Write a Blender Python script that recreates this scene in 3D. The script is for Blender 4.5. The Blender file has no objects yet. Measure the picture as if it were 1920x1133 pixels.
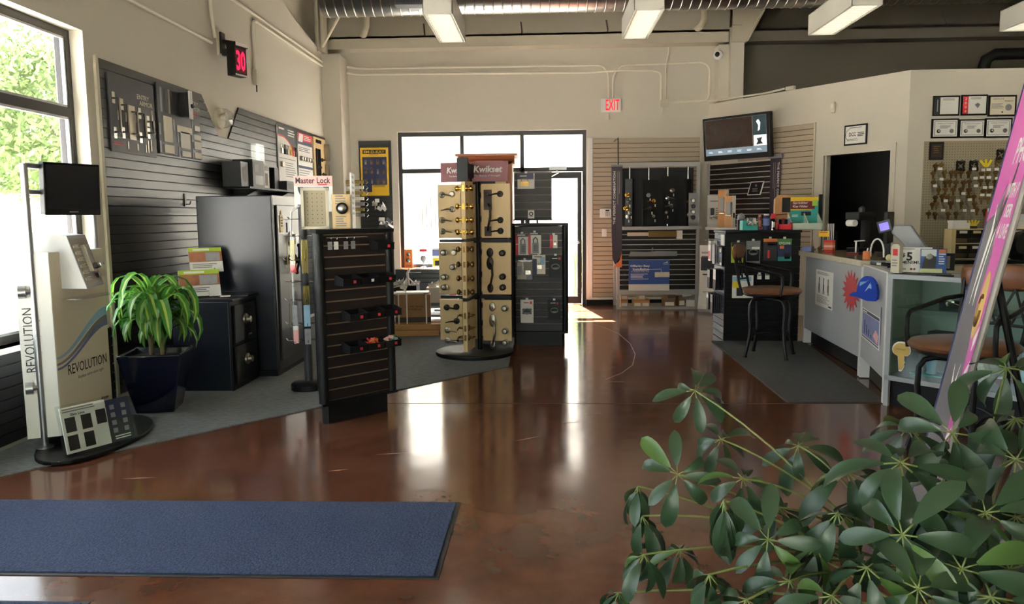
import bpy, math, random
from mathutils import Vector, Matrix
random.seed(11)
scene = bpy.context.scene
COL = scene.collection
PI = math.pi
R = math.radians

# ------------------------------------------------------------------ camera
cam_data = bpy.data.cameras.new('camera')
cam_data.sensor_width = 36.0
cam_data.lens = 27.1875
cam_data.clip_start = 0.05
cam = bpy.data.objects.new('camera', cam_data)
COL.objects.link(cam)
cam.location = (0.0, 0.0, 1.45)
cam.rotation_euler = (R(83.7075), R(0.5695), R(2.3945))
scene.camera = cam

# ------------------------------------------------------------------ sky, sun, exposure
world = bpy.data.worlds.new('world')
scene.world = world
world.use_nodes = True
wn = world.node_tree
wn.nodes.clear()
w_out = wn.nodes.new('ShaderNodeOutputWorld')
w_bg = wn.nodes.new('ShaderNodeBackground')
w_sky = wn.nodes.new('ShaderNodeTexSky')
w_sky.sky_type = 'HOSEK_WILKIE'
w_sky.turbidity = 4.5
w_sky.ground_albedo = 0.5
SUN_DIR = Vector((0.106, -0.661, -0.742)).normalized()      # direction the sunlight travels
w_sky.sun_direction = -SUN_DIR
w_mix = wn.nodes.new('ShaderNodeMix')
w_mix.data_type = 'RGBA'
w_mix.inputs[0].default_value = 0.65
w_mix.inputs[7].default_value = (0.86, 0.94, 1.0, 1)
wn.links.new(w_sky.outputs[0], w_mix.inputs[6])
wn.links.new(w_mix.outputs[2], w_bg.inputs[0])
w_bg.inputs[1].default_value = 5.0
wn.links.new(w_bg.outputs[0], w_out.inputs[0])

sun_data = bpy.data.lights.new('sun', 'SUN')
sun_data.energy = 120.0
sun_data.angle = R(0.6)
sun_data.color = (1.0, 0.97, 0.92)
sun = bpy.data.objects.new('sun', sun_data)
COL.objects.link(sun)
sun.rotation_euler = SUN_DIR.to_track_quat('-Z', 'Y').to_euler()
sun.location = (0, 20, 12)

vs = scene.view_settings
scene.display_settings.display_device = 'sRGB'
vs.view_transform = 'Standard'
vs.look = 'None'
vs.gamma = 1.0
vs.use_curve_mapping = False
vs.exposure = 0.9

# ------------------------------------------------------------------ materials
def lin(c):
    o = []
    for v in c[:3]:
        v /= 255.0
        o.append(v / 12.92 if v <= 0.04045 else ((v + 0.055) / 1.055) ** 2.4)
    return o

MATS = {}
def mat(name, col, rough=0.5, metal=0.0, var=0.06, scale=9.0, bump=0.0, bscale=None, emit=0.0, coat=0.0, stretch=None, spec=None):
    """procedural principled material: noise-varied colour, optional noise bump"""
    m = bpy.data.materials.new(name)
    m.use_nodes = True
    nt = m.node_tree
    b = nt.nodes['Principled BSDF']
    c = lin(col)
    tc = nt.nodes.new('ShaderNodeTexCoord')
    src = tc.outputs['Object']
    if stretch:
        mp = nt.nodes.new('ShaderNodeMapping')
        mp.inputs['Scale'].default_value = stretch
        nt.links.new(src, mp.inputs[0])
        src = mp.outputs[0]
    nz = nt.nodes.new('ShaderNodeTexNoise')
    nz.inputs['Scale'].default_value = scale
    nz.inputs['Detail'].default_value = 4
    nt.links.new(src, nz.inputs['Vector'])
    mx = nt.nodes.new('ShaderNodeMix')
    mx.data_type = 'RGBA'
    mx.inputs[6].default_value = [max(0, v * (1 - var)) for v in c] + [1]
    mx.inputs[7].default_value = [min(1, v * (1 + var)) for v in c] + [1]
    nt.links.new(nz.outputs['Fac'], mx.inputs[0])
    nt.links.new(mx.outputs[2], b.inputs['Base Color'])
    b.inputs['Roughness'].default_value = rough
    b.inputs['Metallic'].default_value = metal
    if spec is not None:
        b.inputs['Specular IOR Level'].default_value = spec
    if coat:
        b.inputs['Coat Weight'].default_value = coat
        b.inputs['Coat Roughness'].default_value = 0.08
    if emit:
        nt.links.new(mx.outputs[2], b.inputs['Emission Color'])
        b.inputs['Emission Strength'].default_value = emit
    if bump:
        nb = nt.nodes.new('ShaderNodeTexNoise')
        nb.inputs['Scale'].default_value = bscale or scale * 6
        nb.inputs['Detail'].default_value = 3
        nt.links.new(src, nb.inputs['Vector'])
        bp = nt.nodes.new('ShaderNodeBump')
        bp.inputs['Strength'].default_value = bump
        bp.inputs['Distance'].default_value = 0.01
        nt.links.new(nb.outputs['Fac'], bp.inputs['Height'])
        nt.links.new(bp.outputs[0], b.inputs['Normal'])
    MATS[name] = m
    return m

def glass_mat(name, tint=(1, 1, 1), ior=1.5, rough=0.0):
    m = bpy.data.materials.new(name)
    m.use_nodes = True
    nt = m.node_tree
    nt.nodes.clear()
    o = nt.nodes.new('ShaderNodeOutputMaterial')
    t = nt.nodes.new('ShaderNodeBsdfTransparent')
    t.inputs[0].default_value = (*tint, 1)
    g = nt.nodes.new('ShaderNodeBsdfGlossy')
    g.inputs['Roughness'].default_value = rough
    f = nt.nodes.new('ShaderNodeFresnel')
    ge = nt.nodes.new('ShaderNodeNewGeometry')          # both faces of a pane reflect alike
    ma = nt.nodes.new('ShaderNodeMath'); ma.operation = 'MULTIPLY_ADD'
    ma.inputs[1].default_value = 1.0 / ior - ior; ma.inputs[2].default_value = ior
    nt.links.new(ge.outputs['Backfacing'], ma.inputs[0]); nt.links.new(ma.outputs[0], f.inputs[0])
    x = nt.nodes.new('ShaderNodeMixShader')
    nt.links.new(f.outputs[0], x.inputs[0])
    nt.links.new(t.outputs[0], x.inputs[1])
    nt.links.new(g.outputs[0], x.inputs[2])
    nt.links.new(x.outputs[0], o.inputs[0])
    MATS[name] = m
    return m

def leaf_mat(name, col, rough=0.4, var=0.3, scale=8.0, trans=0.45):
    """leaf: glossy front, light passing through the blade"""
    m = mat(name, col, rough, var=var, scale=scale)
    nt = m.node_tree
    b = nt.nodes['Principled BSDF']
    tl = nt.nodes.new('ShaderNodeBsdfTranslucent')
    nt.links.new(b.inputs['Base Color'].links[0].from_socket, tl.inputs[0])
    mx = nt.nodes.new('ShaderNodeMixShader')
    mx.inputs[0].default_value = trans
    out = [n for n in nt.nodes if n.type == 'OUTPUT_MATERIAL'][0]
    nt.links.new(b.outputs[0], mx.inputs[1]); nt.links.new(tl.outputs[0], mx.inputs[2])
    nt.links.new(mx.outputs[0], out.inputs[0])
    return m

def N(m, t, **kw):
    n = m.node_tree.nodes.new(t)
    for k, v in kw.items():
        n.inputs[k].default_value = v
    return n

# stained, sealed concrete floor
def floor_mat():
    m = mat('stained_concrete', (98, 58, 43), rough=0.14, var=0.5, scale=1.3, coat=0.0)
    nt = m.node_tree
    b = nt.nodes['Principled BSDF']
    L = nt.links.new
    tc = nt.nodes.new('ShaderNodeTexCoord')
    n1 = N(m, 'ShaderNodeTexNoise', Scale=2.6, Detail=8, Roughness=0.62)
    L(tc.outputs['Object'], n1.inputs['Vector'])
    r1 = nt.nodes.new('ShaderNodeValToRGB')
    e = r1.color_ramp.elements
    e[0].position = 0.22; e[0].color = (*lin((68, 39, 29)), 1)
    e[1].position = 0.80; e[1].color = (*lin((114, 76, 57)), 1)
    k = e.new(0.5); k.color = (*lin((92, 56, 41)), 1)
    L(n1.outputs['Fac'], r1.inputs[0])
    # fine scratches and scuffs: thin pale streaks
    mp = nt.nodes.new('ShaderNodeMapping')
    mp.inputs['Scale'].default_value = (3.0, 26.0, 1.0)
    mp.inputs['Rotation'].default_value = (0, 0, 0.5)
    L(tc.outputs['Object'], mp.inputs[0])
    n2 = N(m, 'ShaderNodeTexNoise', Scale=5.5, Detail=7, Roughness=0.72, Distortion=0.6)
    L(mp.outputs[0], n2.inputs['Vector'])
    r2 = nt.nodes.new('ShaderNodeValToRGB')
    e = r2.color_ramp.elements
    e[0].position = 0.68; e[0].color = (0, 0, 0, 1)
    e[1].position = 0.80; e[1].color = (1, 1, 1, 1)
    L(n2.outputs['Fac'], r2.inputs[0])
    mx = nt.nodes.new('ShaderNodeMix'); mx.data_type = 'RGBA'
    mul = nt.nodes.new('ShaderNodeMath'); mul.operation = 'MULTIPLY'; mul.inputs[1].default_value = 0.05
    L(r2.outputs[0], mul.inputs[0]); L(mul.outputs[0], mx.inputs[0])
    L(r1.outputs[0], mx.inputs[6]); mx.inputs[7].default_value = (*lin((176, 152, 134)), 1)
    L(mx.outputs[2], b.inputs['Base Color'])
    n3 = N(m, 'ShaderNodeTexNoise', Scale=5.0, Detail=6)
    L(tc.outputs['Object'], n3.inputs['Vector'])
    mr = nt.nodes.new('ShaderNodeMapRange')
    mr.inputs[3].default_value = 0.07; mr.inputs[4].default_value = 0.20
    L(n3.outputs['Fac'], mr.inputs[0]); L(mr.outputs[0], b.inputs['Roughness'])
    n4 = N(m, 'ShaderNodeTexNoise', Scale=3.5, Detail=2)
    L(tc.outputs['Object'], n4.inputs['Vector'])
    bp = nt.nodes.new('ShaderNodeBump'); bp.inputs['Strength'].default_value = 0.05; bp.inputs['Distance'].default_value = 0.02
    L(n4.outputs['Fac'], bp.inputs['Height']); L(bp.outputs[0], b.inputs['Normal'])
    return m

M_FLOOR = floor_mat()
M_WALL = mat('beige_wall_paint', (208, 201, 184), 0.75, var=0.03, scale=2, bump=0.08, bscale=120)
M_WALLDK = mat('dark_taupe', (82, 76, 64), 0.8, var=0.06, scale=1.5)  # darker tone for the wall right of the rear column
M_STEEL = mat('beige_painted_steel', (200, 192, 170), 0.55, var=0.04, scale=3)
M_PIPE = mat('cream_painted_conduit', (232, 224, 204), 0.45, var=0.03)
M_STEELDK = mat('taupe_steel', (96, 90, 78), 0.6, var=0.05, scale=3)  # darker tone for the girt right of the rear column
M_CEIL = mat('ceiling_paint', (150, 145, 132), 0.9, var=0.03)
M_FRAME = mat('dark_bronze_aluminium', (38, 36, 36), 0.38, 0.3, var=0.08)
M_GLASS = glass_mat('window_glass')
M_CLEAR = glass_mat('clear_plastic', (0.93, 0.95, 0.95), 1.4, 0.08)
M_CASEGLASS = glass_mat('showcase_glass', (0.88, 0.95, 0.92), 1.5)
M_SLATDK = mat('charcoal_slat_laminate', (34, 34, 33), 0.36, var=0.07, scale=4, stretch=(1, 6, 30))
M_GROOVE = mat('black_groove', (9, 9, 9), 0.7)
M_SLATBG = mat('tan_slat_laminate', (178, 162, 138), 0.5, var=0.05, scale=4)
M_SLATBR = mat('espresso_slat_laminate', (28, 20, 17), 0.45, var=0.1, scale=5, spec=0.35)
M_LIPBR = mat('brown_groove_edge', (128, 104, 84), 0.5)
M_LIPAL = mat('aluminium_groove_insert', (206, 200, 188), 0.35, 0.3)
M_BLACK = mat('satin_black', (11, 11, 12), 0.5, spec=0.3)
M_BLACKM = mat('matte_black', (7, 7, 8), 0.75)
M_CARPET = mat('grey_loop_carpet', (108, 112, 113), 0.95, var=0.75, scale=16, bump=0.8, bscale=60, stretch=(1, 4.5, 1))
M_CARPET2 = mat('charcoal_loop_carpet', (62, 65, 64), 0.95, var=0.4, scale=26, bump=0.5, bscale=120)
M_MAT = mat('blue_grey_mat_pile', (52, 65, 94), 0.97, var=0.95, scale=75, bump=1.0, bscale=90)
M_RUB = mat('black_rubber', (28, 28, 32), 0.6)
M_WHITE = mat('white_plastic', (232, 230, 224), 0.4, var=0.02)
M_PAPER = mat('white_paper', (236, 233, 224), 0.7, var=0.03)
M_CREAM = mat('cream_print', (222, 212, 188), 0.55, var=0.03)
M_GREYP = mat('light_grey_laminate', (170, 173, 174), 0.5, var=0.03)
M_GREYM = mat('mid_grey_plastic', (128, 130, 132), 0.45)
M_GREYD = mat('dark_grey_print', (44, 44, 48), 0.5)
M_INK = mat('black_ink', (24, 23, 26), 0.6)
M_INKG = mat('grey_ink', (130, 128, 126), 0.7)
M_CHROME = mat('satin_chrome', (196, 194, 188), 0.22, 1.0, var=0.05)
M_NICKEL = mat('satin_nickel', (150, 142, 128), 0.32, 1.0, var=0.08)
M_BRASS = mat('polished_brass', (206, 162, 74), 0.22, 1.0, var=0.08)
M_BRASSD = mat('antique_brass', (124, 98, 58), 0.35, 1.0, var=0.15, scale=60)
M_BRONZE = mat('oil_rubbed_bronze', (46, 38, 33), 0.36, 0.7, var=0.1)
M_ALU = mat('brushed_aluminium', (176, 178, 180), 0.34, 1.0, var=0.05)
M_GALV = mat('galvanised_duct', (172, 170, 162), 0.28, 1.0, var=0.25, scale=7)
M_WOOD = mat('pale_maple', (206, 178, 128), 0.5, var=0.1, scale=5, stretch=(8, 8, 1))
M_WOODP = mat('pine_plank', (184, 138, 86), 0.6, var=0.18, scale=5, stretch=(1, 8, 8))
M_CHERRY = mat('cherry_wood', (150, 82, 48), 0.4, var=0.2, scale=5, stretch=(9, 9, 1))
M_OAK = mat('oak_block', (176, 124, 70), 0.5, var=0.14, scale=6, stretch=(8, 8, 1))
M_CARD = mat('cardboard', (150, 114, 74), 0.8, var=0.08, scale=6)
M_CARDL = mat('kraft_box', (196, 160, 116), 0.8, var=0.06)
M_NAVY = mat('navy_enamel', (14, 18, 30), 0.34, var=0.12, scale=3)
M_POT = mat('navy_glazed_ceramic', (8, 11, 34), 0.14, var=0.2, coat=0.6)
M_SAFE = mat('gunmetal_enamel', (36, 35, 33), 0.33, 0.3, var=0.08, scale=3)
M_LEATHER = mat('brown_leather', (104, 66, 40), 0.38, var=0.18, scale=12, bump=0.15)
M_IRON = mat('wrought_iron', (26, 25, 25), 0.42, 0.6, var=0.1)
M_RED = mat('red_print', (196, 40, 48), 0.5, var=0.04)
M_MAROON = mat('maroon_print', (104, 26, 36), 0.45, var=0.05)
M_PINK = mat('magenta_print', (206, 88, 170), 0.3, var=0.05)
M_PINKL = mat('pale_pink_print', (236, 176, 170), 0.5, var=0.03)
M_BLUE = mat('blue_print', (52, 84, 156), 0.5, var=0.05)
M_BLUED = mat('navy_print', (30, 38, 78), 0.5, var=0.06)
M_HELM = mat('helmet_blue_print', (24, 66, 176), 0.3, var=0.08)
M_LBLUE = mat('light_blue_print', (150, 190, 214), 0.5)
M_TEAL = mat('teal_print', (46, 150, 140), 0.5)
M_GREEN = mat('green_print', (74, 130, 70), 0.5)
M_LIME = mat('lime_print', (160, 186, 54), 0.5)
M_YEL = mat('yellow_print', (232, 186, 34), 0.45)
M_YELT = mat('yellow_tag', (230, 206, 40), 0.5)
M_ORANGE = mat('orange_print', (206, 116, 60), 0.5)
M_TERRA = mat('photo_brown_print', (150, 98, 70), 0.5, var=0.5, scale=22)
M_PHOTO = mat('photo_grey_print', (150, 148, 150), 0.5, var=0.5, scale=18)
M_PHOTOB = mat('photo_blue_print', (112, 122, 172), 0.5, var=0.35, scale=14)
M_PURPLE = mat('plum_vinyl', (52, 36, 52), 0.42, var=0.1)
M_STONE = mat('mottled_laminate', (196, 186, 160), 0.35, var=0.2, scale=22)
M_STONET = mat('dark_stone_worktop', (120, 106, 80), 0.22, var=0.3, scale=16)
M_LEAF = leaf_mat('schefflera_leaf', (46, 70, 46), 0.34, var=0.3, scale=9, trans=0.22)
M_LEAFY = leaf_mat('young_leaf', (74, 104, 50), 0.36, var=0.2, scale=9, trans=0.3)
M_LEAFD = leaf_mat('dracaena_leaf', (74, 132, 54), 0.32, var=0.35, scale=7)
M_LEAFS = leaf_mat('dracaena_stripe', (168, 190, 84), 0.35, var=0.15, scale=7)
M_STEM = mat('green_stem', (96, 108, 56), 0.5)
M_BARK = mat('brown_bark', (96, 78, 58), 0.85, var=0.3, scale=20, bump=0.5)
M_SOIL = mat('potting_soil', (40, 30, 24), 0.95, var=0.3, scale=30, bump=0.6)
M_SCREEN = mat('black_screen', (12, 12, 15), 0.16)
M_LAMP = mat('fluorescent_glow', (255, 249, 236), 0.5, var=0.0, emit=1.3)
M_LEDRED = mat('red_led', (255, 22, 60), 0.4, var=0.0, emit=1.6)
M_EXITRED = mat('exit_red', (226, 22, 40), 0.4, var=0.0, emit=0.5)
M_SCRBLUE = mat('blue_lcd', (86, 70, 226), 0.3, var=0.0, emit=0.8)
M_TVLIT = mat('tv_lit_panel', (120, 138, 152), 0.2, var=0.1, emit=0.35)
M_TVDIM = mat('tv_dim_picture', (42, 30, 24), 0.15, var=0.5, scale=4, emit=0.2)
M_TVWHITE = mat('tv_white_icon', (226, 232, 232), 0.2, var=0.1, emit=0.5)
M_PEG = mat('pegboard_tan', (150, 140, 114), 0.7, var=0.04)
M_DISPW = mat('cream_drawer_plastic', (214, 196, 142), 0.5)
M_SMOKE = glass_mat('smoked_drawer_plastic', (0.55, 0.5, 0.42), 1.45, 0.1)

# ------------------------------------------------------------------ mesh building
class MB:
    def __init__(s):
        s.v = []; s.f = []; s.m = []
    def add(s, vs, fs, mi=0, X=None):
        b = len(s.v)
        for p in vs:
            p = Vector(p)
            s.v.append(tuple(X @ p) if X else tuple(p))
        for f in fs:
            s.f.append([i + b for i in f]); s.m.append(mi)
        return s
    def bx(s, x0, x1, y0, y1, z0, z1, mi=0, X=None):
        return s.add([(x0, y0, z0), (x1, y0, z0), (x1, y1, z0), (x0, y1, z0), (x0, y0, z1), (x1, y0, z1), (x1, y1, z1), (x0, y1, z1)],
                     [(0, 3, 2, 1), (4, 5, 6, 7), (0, 1, 5, 4), (1, 2, 6, 5), (2, 3, 7, 6), (3, 0, 4, 7)], mi, X)
    def box(s, c, d, mi=0, rot=None):
        X = Matrix.Translation(c)
        if rot:
            X = X @ Matrix.Rotation(rot[2], 4, 'Z') @ Matrix.Rotation(rot[1], 4, 'Y') @ Matrix.Rotation(rot[0], 4, 'X')
        a, b, e = d[0] / 2, d[1] / 2, d[2] / 2
        return s.bx(-a, a, -b, b, -e, e, mi, X)
    def cyl(s, p0, p1, r0, r1=None, n=10, mi=0, caps=True):
        r1 = r0 if r1 is None else r1
        p0 = Vector(p0); p1 = Vector(p1); d = (p1 - p0).normalized()
        u = d.orthogonal().normalized(); w = d.cross(u)
        vs = []
        for p, r in ((p0, r0), (p1, r1)):
            for i in range(n):
                a = 2 * PI * i / n
                vs.append(p + (u * math.cos(a) + w * math.sin(a)) * r)
        fs = [(i, (i + 1) % n, n + (i + 1) % n, n + i) for i in range(n)]
        if caps:
            fs += [tuple(range(n - 1, -1, -1)), tuple(range(n, 2 * n))]
        return s.add(vs, fs, mi)
    def tube(s, pts, r, n=6, mi=0, r1=None):
        pts = [Vector(p) for p in pts]
        K = len(pts); vs = []; u = None
        for k, p in enumerate(pts):
            d = (pts[min(k + 1, K - 1)] - pts[max(k - 1, 0)]).normalized()
            if u is None:
                u = d.orthogonal().normalized()
            u = (u - d * u.dot(d))
            u = u.normalized() if u.length > 1e-5 else d.orthogonal().normalized()
            w = d.cross(u)
            rr = r if r1 is None else r + (r1 - r) * k / (K - 1)
            for i in range(n):
                a = 2 * PI * i / n
                vs.append(p + (u * math.cos(a) + w * math.sin(a)) * rr)
        fs = []
        for k in range(K - 1):
            for i in range(n):
                fs.append((k * n + i, k * n + (i + 1) % n, (k + 1) * n + (i + 1) % n, (k + 1) * n + i))
        fs += [tuple(range(n - 1, -1, -1)), tuple(range((K - 1) * n, K * n))]
        return s.add(vs, fs, mi)
    def lathe(s, prof, n=16, X=None, mi=0):
        """prof: (radius, z) list, spun about local z"""
        vs = []
        for r, z in prof:
            for i in range(n):
                a = 2 * PI * i / n
                vs.append((max(r, 1e-4) * math.cos(a), max(r, 1e-4) * math.sin(a), z))
        fs = []
        for k in range(len(prof) - 1):
            for i in range(n):
                fs.append((k * n + i, k * n + (i + 1) % n, (k + 1) * n + (i + 1) % n, (k + 1) * n + i))
        fs += [tuple(range(n - 1, -1, -1)), tuple(range((len(prof) - 1) * n, len(prof) * n))]
        return s.add(vs, fs, mi, X)
    def face_lathe(s, c, prof, n=14, mi=0):
        """spun about the local -y axis (a knob standing off a board)"""
        return s.lathe(prof, n, Matrix.Translation(c) @ Matrix.Rotation(PI / 2, 4, 'X'), mi)
    def prism(s, poly, h0, h1, mi=0, ax='y', X=None):
        """ax y: poly in (x,z) from y=h0 to h1; ax z: poly in (x,y) from z=h0 to h1; ax x: poly in (y,z)"""
        n = len(poly)
        g = {'y': lambda p, h: (p[0], h, p[1]), 'z': lambda p, h: (p[0], p[1], h), 'x': lambda p, h: (h, p[0], p[1])}[ax]
        vs = [g(p, h0) for p in poly] + [g(p, h1) for p in poly]
        fs = [tuple(range(n)), tuple(range(2 * n - 1, n - 1, -1))] + [(i, n + i, n + (i + 1) % n, (i + 1) % n) for i in range(n)]
        return s.add(vs, fs, mi, X)
    def ell(s, c, r, n=12, k=7, mi=0):
        prof = [(math.sin(PI * i / k), -math.cos(PI * i / k)) for i in range(k + 1)]
        X = Matrix.Translation(c) @ Matrix.Diagonal((*r, 1))
        return s.lathe(prof, n, X, mi)
    def mesh(s, name, mats, smooth=False):
        me = bpy.data.meshes.new(name)
        me.from_pydata(s.v, [], s.f)
        if not isinstance(mats, (list, tuple)):
            mats = [mats]
        for m in mats:
            me.materials.append(m)
        if len(mats) > 1:
            me.polygons.foreach_set('material_index', s.m)
        me.validate()
        if smooth:
            me.polygons.foreach_set('use_smooth', [True] * len(me.polygons))
            if smooth != 'all':
                try:
                    me.set_sharp_from_angle(angle=R(40))
                except Exception:
                    pass
        me.update()
        import bmesh as _b
        bm = _b.new(); bm.from_mesh(me)
        _b.ops.recalc_face_normals(bm, faces=bm.faces)
        bm.to_mesh(me); bm.free()
        return me
    def o(s, name, mats, parent=None, loc=(0, 0, 0), rot=(0, 0, 0), smooth=False, bev=0):
        return ob(name, s.mesh(name, mats, smooth), parent, loc, rot, bev)

def ob(name, me, parent=None, loc=(0, 0, 0), rot=(0, 0, 0), bev=0):
    o = bpy.data.objects.new(name, me)
    COL.objects.link(o)
    o.parent = parent
    o.location = loc
    o.rotation_euler = rot
    if bev:
        b = o.modifiers.new('bevel', 'BEVEL')
        b.width = bev; b.segments = 2; b.limit_method = 'ANGLE'
    return o

def thing(name, label, cat, loc=(0, 0, 0), rz=0.0, group=None, rot=None):
    o = bpy.data.objects.new(name, None)
    o.empty_display_size = 0.05
    COL.objects.link(o)
    o.location = loc
    o.rotation_euler = rot or (0, 0, rz)
    return tag(o, label, cat, group)

def tag(o, label, cat, group=None):
    o['label'] = label; o['category'] = cat
    if group:
        o['group'] = group
    return o

def struct(o, label=None):
    o['kind'] = 'structure'
    if label:
        o['label'] = label
    return o

def copy_tree(o, parent=None, loc=None, rz=None):
    c = o.copy()
    COL.objects.link(c)
    if parent is not None:
        c.parent = parent
    if loc is not None:
        c.location = loc
    if rz is not None:
        c.rotation_euler = (0, 0, rz)
    for ch in list(o.children):
        copy_tree(ch, c)
    return c

def bx(name, m, parent, x0, x1, y0, y1, z0, z1, bev=0):
    return MB().bx(x0, x1, y0, y1, z0, z1).o(name, m, parent, bev=bev)

def pr(par, name, x0, x1, z0, z1, m, y, t=0.0012):
    """a thin printed field on a face that looks along local -y; its own front lies at y - t"""
    return MB().bx(x0, x1, y - t, y, z0, z1).o(name, m, par)

def txt(par, s, x, z, h, m, y, w=None, al='C', roll=0.0, ext=0.0012, name='lettering', bold=0.0, slant=0.0):
    cu = bpy.data.curves.new('t', 'FONT')
    cu.body = s
    cu.size = 1.0
    cu.resolution_u = 2
    cu.offset = bold
    cu.shear = slant
    to = bpy.data.objects.new('t', cu)
    me = bpy.data.meshes.new_from_object(to)
    bpy.data.objects.remove(to); bpy.data.curves.remove(cu)
    P = [(v.co.x, v.co.y) for v in me.vertices]
    F = [tuple(p.vertices) for p in me.polygons]
    bpy.data.meshes.remove(me)
    xa = min(p[0] for p in P); xb = max(p[0] for p in P)
    ya = min(p[1] for p in P); yb = max(p[1] for p in P)
    sy = h / (yb - ya)
    sx = w / (xb - xa) if w else sy
    x_0 = {'C': (xa + xb) / 2, 'L': xa, 'R': xb}[al]
    c, q = math.cos(roll), math.sin(roll)
    V = []
    for px_, py_ in P:
        a = (px_ - x_0) * sx; b = (py_ - (ya + yb) / 2) * sy
        V.append((x + a * c - b * q, y - ext, z + a * q + b * c))
    me = bpy.data.meshes.new(name)
    me.from_pydata(V, [], F)
    me.materials.append(m)
    return ob(name, me, par)

def lines(par, x0, z1, w, h, n, m, y, fill=0.45, jag=0.35, name='small_print', t=0.001):
    """n rows of illegible small print below z1"""
    b = MB(); dz = h / n
    for i in range(n):
        wl = w * (1 - jag * random.random())
        b.bx(x0, x0 + wl, y - t, y, z1 - (i + fill) * dz, z1 - i * dz)
    return b.o(name, m, par)

def board(name, label, cat, loc, rz, w, h, t, m, group=None, part='board', bev=0):
    r = thing(name, label, cat, loc, rz, group)
    bx(part, m, r, -w / 2, w / 2, -t, 0, 0, h, bev)
    return r

def slats(root, x0, x1, z0, z1, m, mg, pitch=0.0762, gap=0.009, y=0.0, d=0.016, clip=None, top_extra=0.0):
    """a slatwall: a grooved backing and one child per slat, front faces at y - d"""
    bk = MB()
    if clip is None:
        bk.bx(x0, x1, y - 0.005, y, z0, z1)
    n = max(1, round((z1 - z0) / pitch))
    p = (z1 - z0) / n
    shared = {}
    for i in range(n):
        a = z0 + i * p + gap / 2; b = z0 + (i + 1) * p - gap / 2
        spans = [(x0, x1, x0, x1)] if clip is None else clip(a, b)
        for (xa, xb, xc, xd) in spans:
            if clip is not None:
                bk.prism([(xa, a - gap / 2), (xb, a - gap / 2), (xd, b + gap / 2), (xc, b + gap / 2)], y - 0.005, y)
            key = (round(xa, 3), round(xb, 3), round(xc, 3), round(xd, 3))
            if key not in shared:
                shared[key] = MB().prism([(xa, 0), (xb, 0), (xd, b - a), (xc, b - a)], y - d, y - 0.004).mesh('slat', m)
            ob('slat', shared[key], root, (0, 0, a))
    bk.o('groove_backing', mg, root)
    return root

# ================================================================== the room
XL, YB = -3.45, 12.7
AX, AY, ARZ = 2.63, 12.7, -0.9637811041002471            # angled wall: start point and heading
AC, AS = math.cos(ARZ), math.sin(ARZ)
def ang(s, off=0.0, z=0.0):
    """point on the angled wall, s metres along it, off metres out into the room"""
    return (AX + s * AC + off * AS, AY + s * AS - off * AC, z)

# floor: two poured slabs with a control joint between
fl = bpy.data.objects.new('floor', None); COL.objects.link(fl)
struct(fl, 'glossy brown stained concrete floor')
bx('floor_slab', M_FLOOR, fl, -3.7, 9.0, -2.6, 5.898, -0.12, 0.0)
bx('floor_slab', M_FLOOR, fl, -3.7, 9.0, 5.920, 12.95, -0.12, 0.0)
bx('joint_filler', mat('joint_filler', (58, 46, 40), 0.8), fl, -3.7, 9.0, 5.898, 5.920, -0.12, -0.002)

# long curved scratch worn into the sealer near the rear door
sc_pts = [(0.52, 10.52), (0.599, 10.419), (0.756, 10.109), (0.907, 9.501), (0.968, 8.735), (0.943, 8.051), (0.849, 7.466), (0.703, 7.08), (0.533, 6.798)]
sm = MB()
for i in range(len(sc_pts) - 1):
    (xa, ya_), (xb, yb_) = sc_pts[i], sc_pts[i + 1]
    sm.add([(xa - .004, ya_, .0004), (xa + .004, ya_, .0004), (xb + .004, yb_, .0004), (xb - .004, yb_, .0004)], [(0, 1, 2, 3)])
sm.o('scratch_mark', mat('pale_scratch', (150, 126, 112), 0.5), fl)
for (x, y, a, l) in ((-.95, 4.62, .25, .22), (-1.2, 4.30, .3, .12), (.35, 5.6, .1, .14), (.18, 5.35, .2, .16), (-.12, 4.95, .6, .2), (.62, 6.7, .1, .2), (-2.3, 4.15, .15, .2)):
    q = Vector((math.cos(a), math.sin(a), 0)); w_ = Vector((-q.y, q.x, 0)) * .008; c_ = Vector((x, y, .0004))
    MB().add([c_ - q * l / 2, c_ + w_ * .6, c_ + q * l / 2, c_ - w_], [(0, 1, 2, 3)]).o('scuff_mark', MATS['pale_scratch'], fl)

# left wall with its two windows
def wall_left():
    m = MB()
    x0, x1 = -3.68, XL
    W = [(-1.6, 1.9), (2.5, 5.837)]
    z0, z1 = 0.645, 2.869
    top = 4.0
    cur = -2.6
    for a, b in W:
        m.bx(x0, x1, cur, a, 0, top); cur = b
        m.bx(x0, x1, a, b, 0, z0); m.bx(x0, x1, a, b, z1, top)
    m.bx(x0, x1, cur, 12.9, 0, top)
    # raked upper part of the thick wall, rising towards the street
    m.prism([(-2.6, top), (12.28, top), (10.366, 4.303), (6.0, 5.1), (-2.6, 5.1)], x0, x1, ax='x')
    # thinner wall above, set back
    m.bx(-3.75, -3.68, -2.6, 12.9, 3.9, 5.1)
    return struct(m.o('wall_left', M_WALL), 'beige painted wall with the tall street windows')
wall_left()

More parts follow.
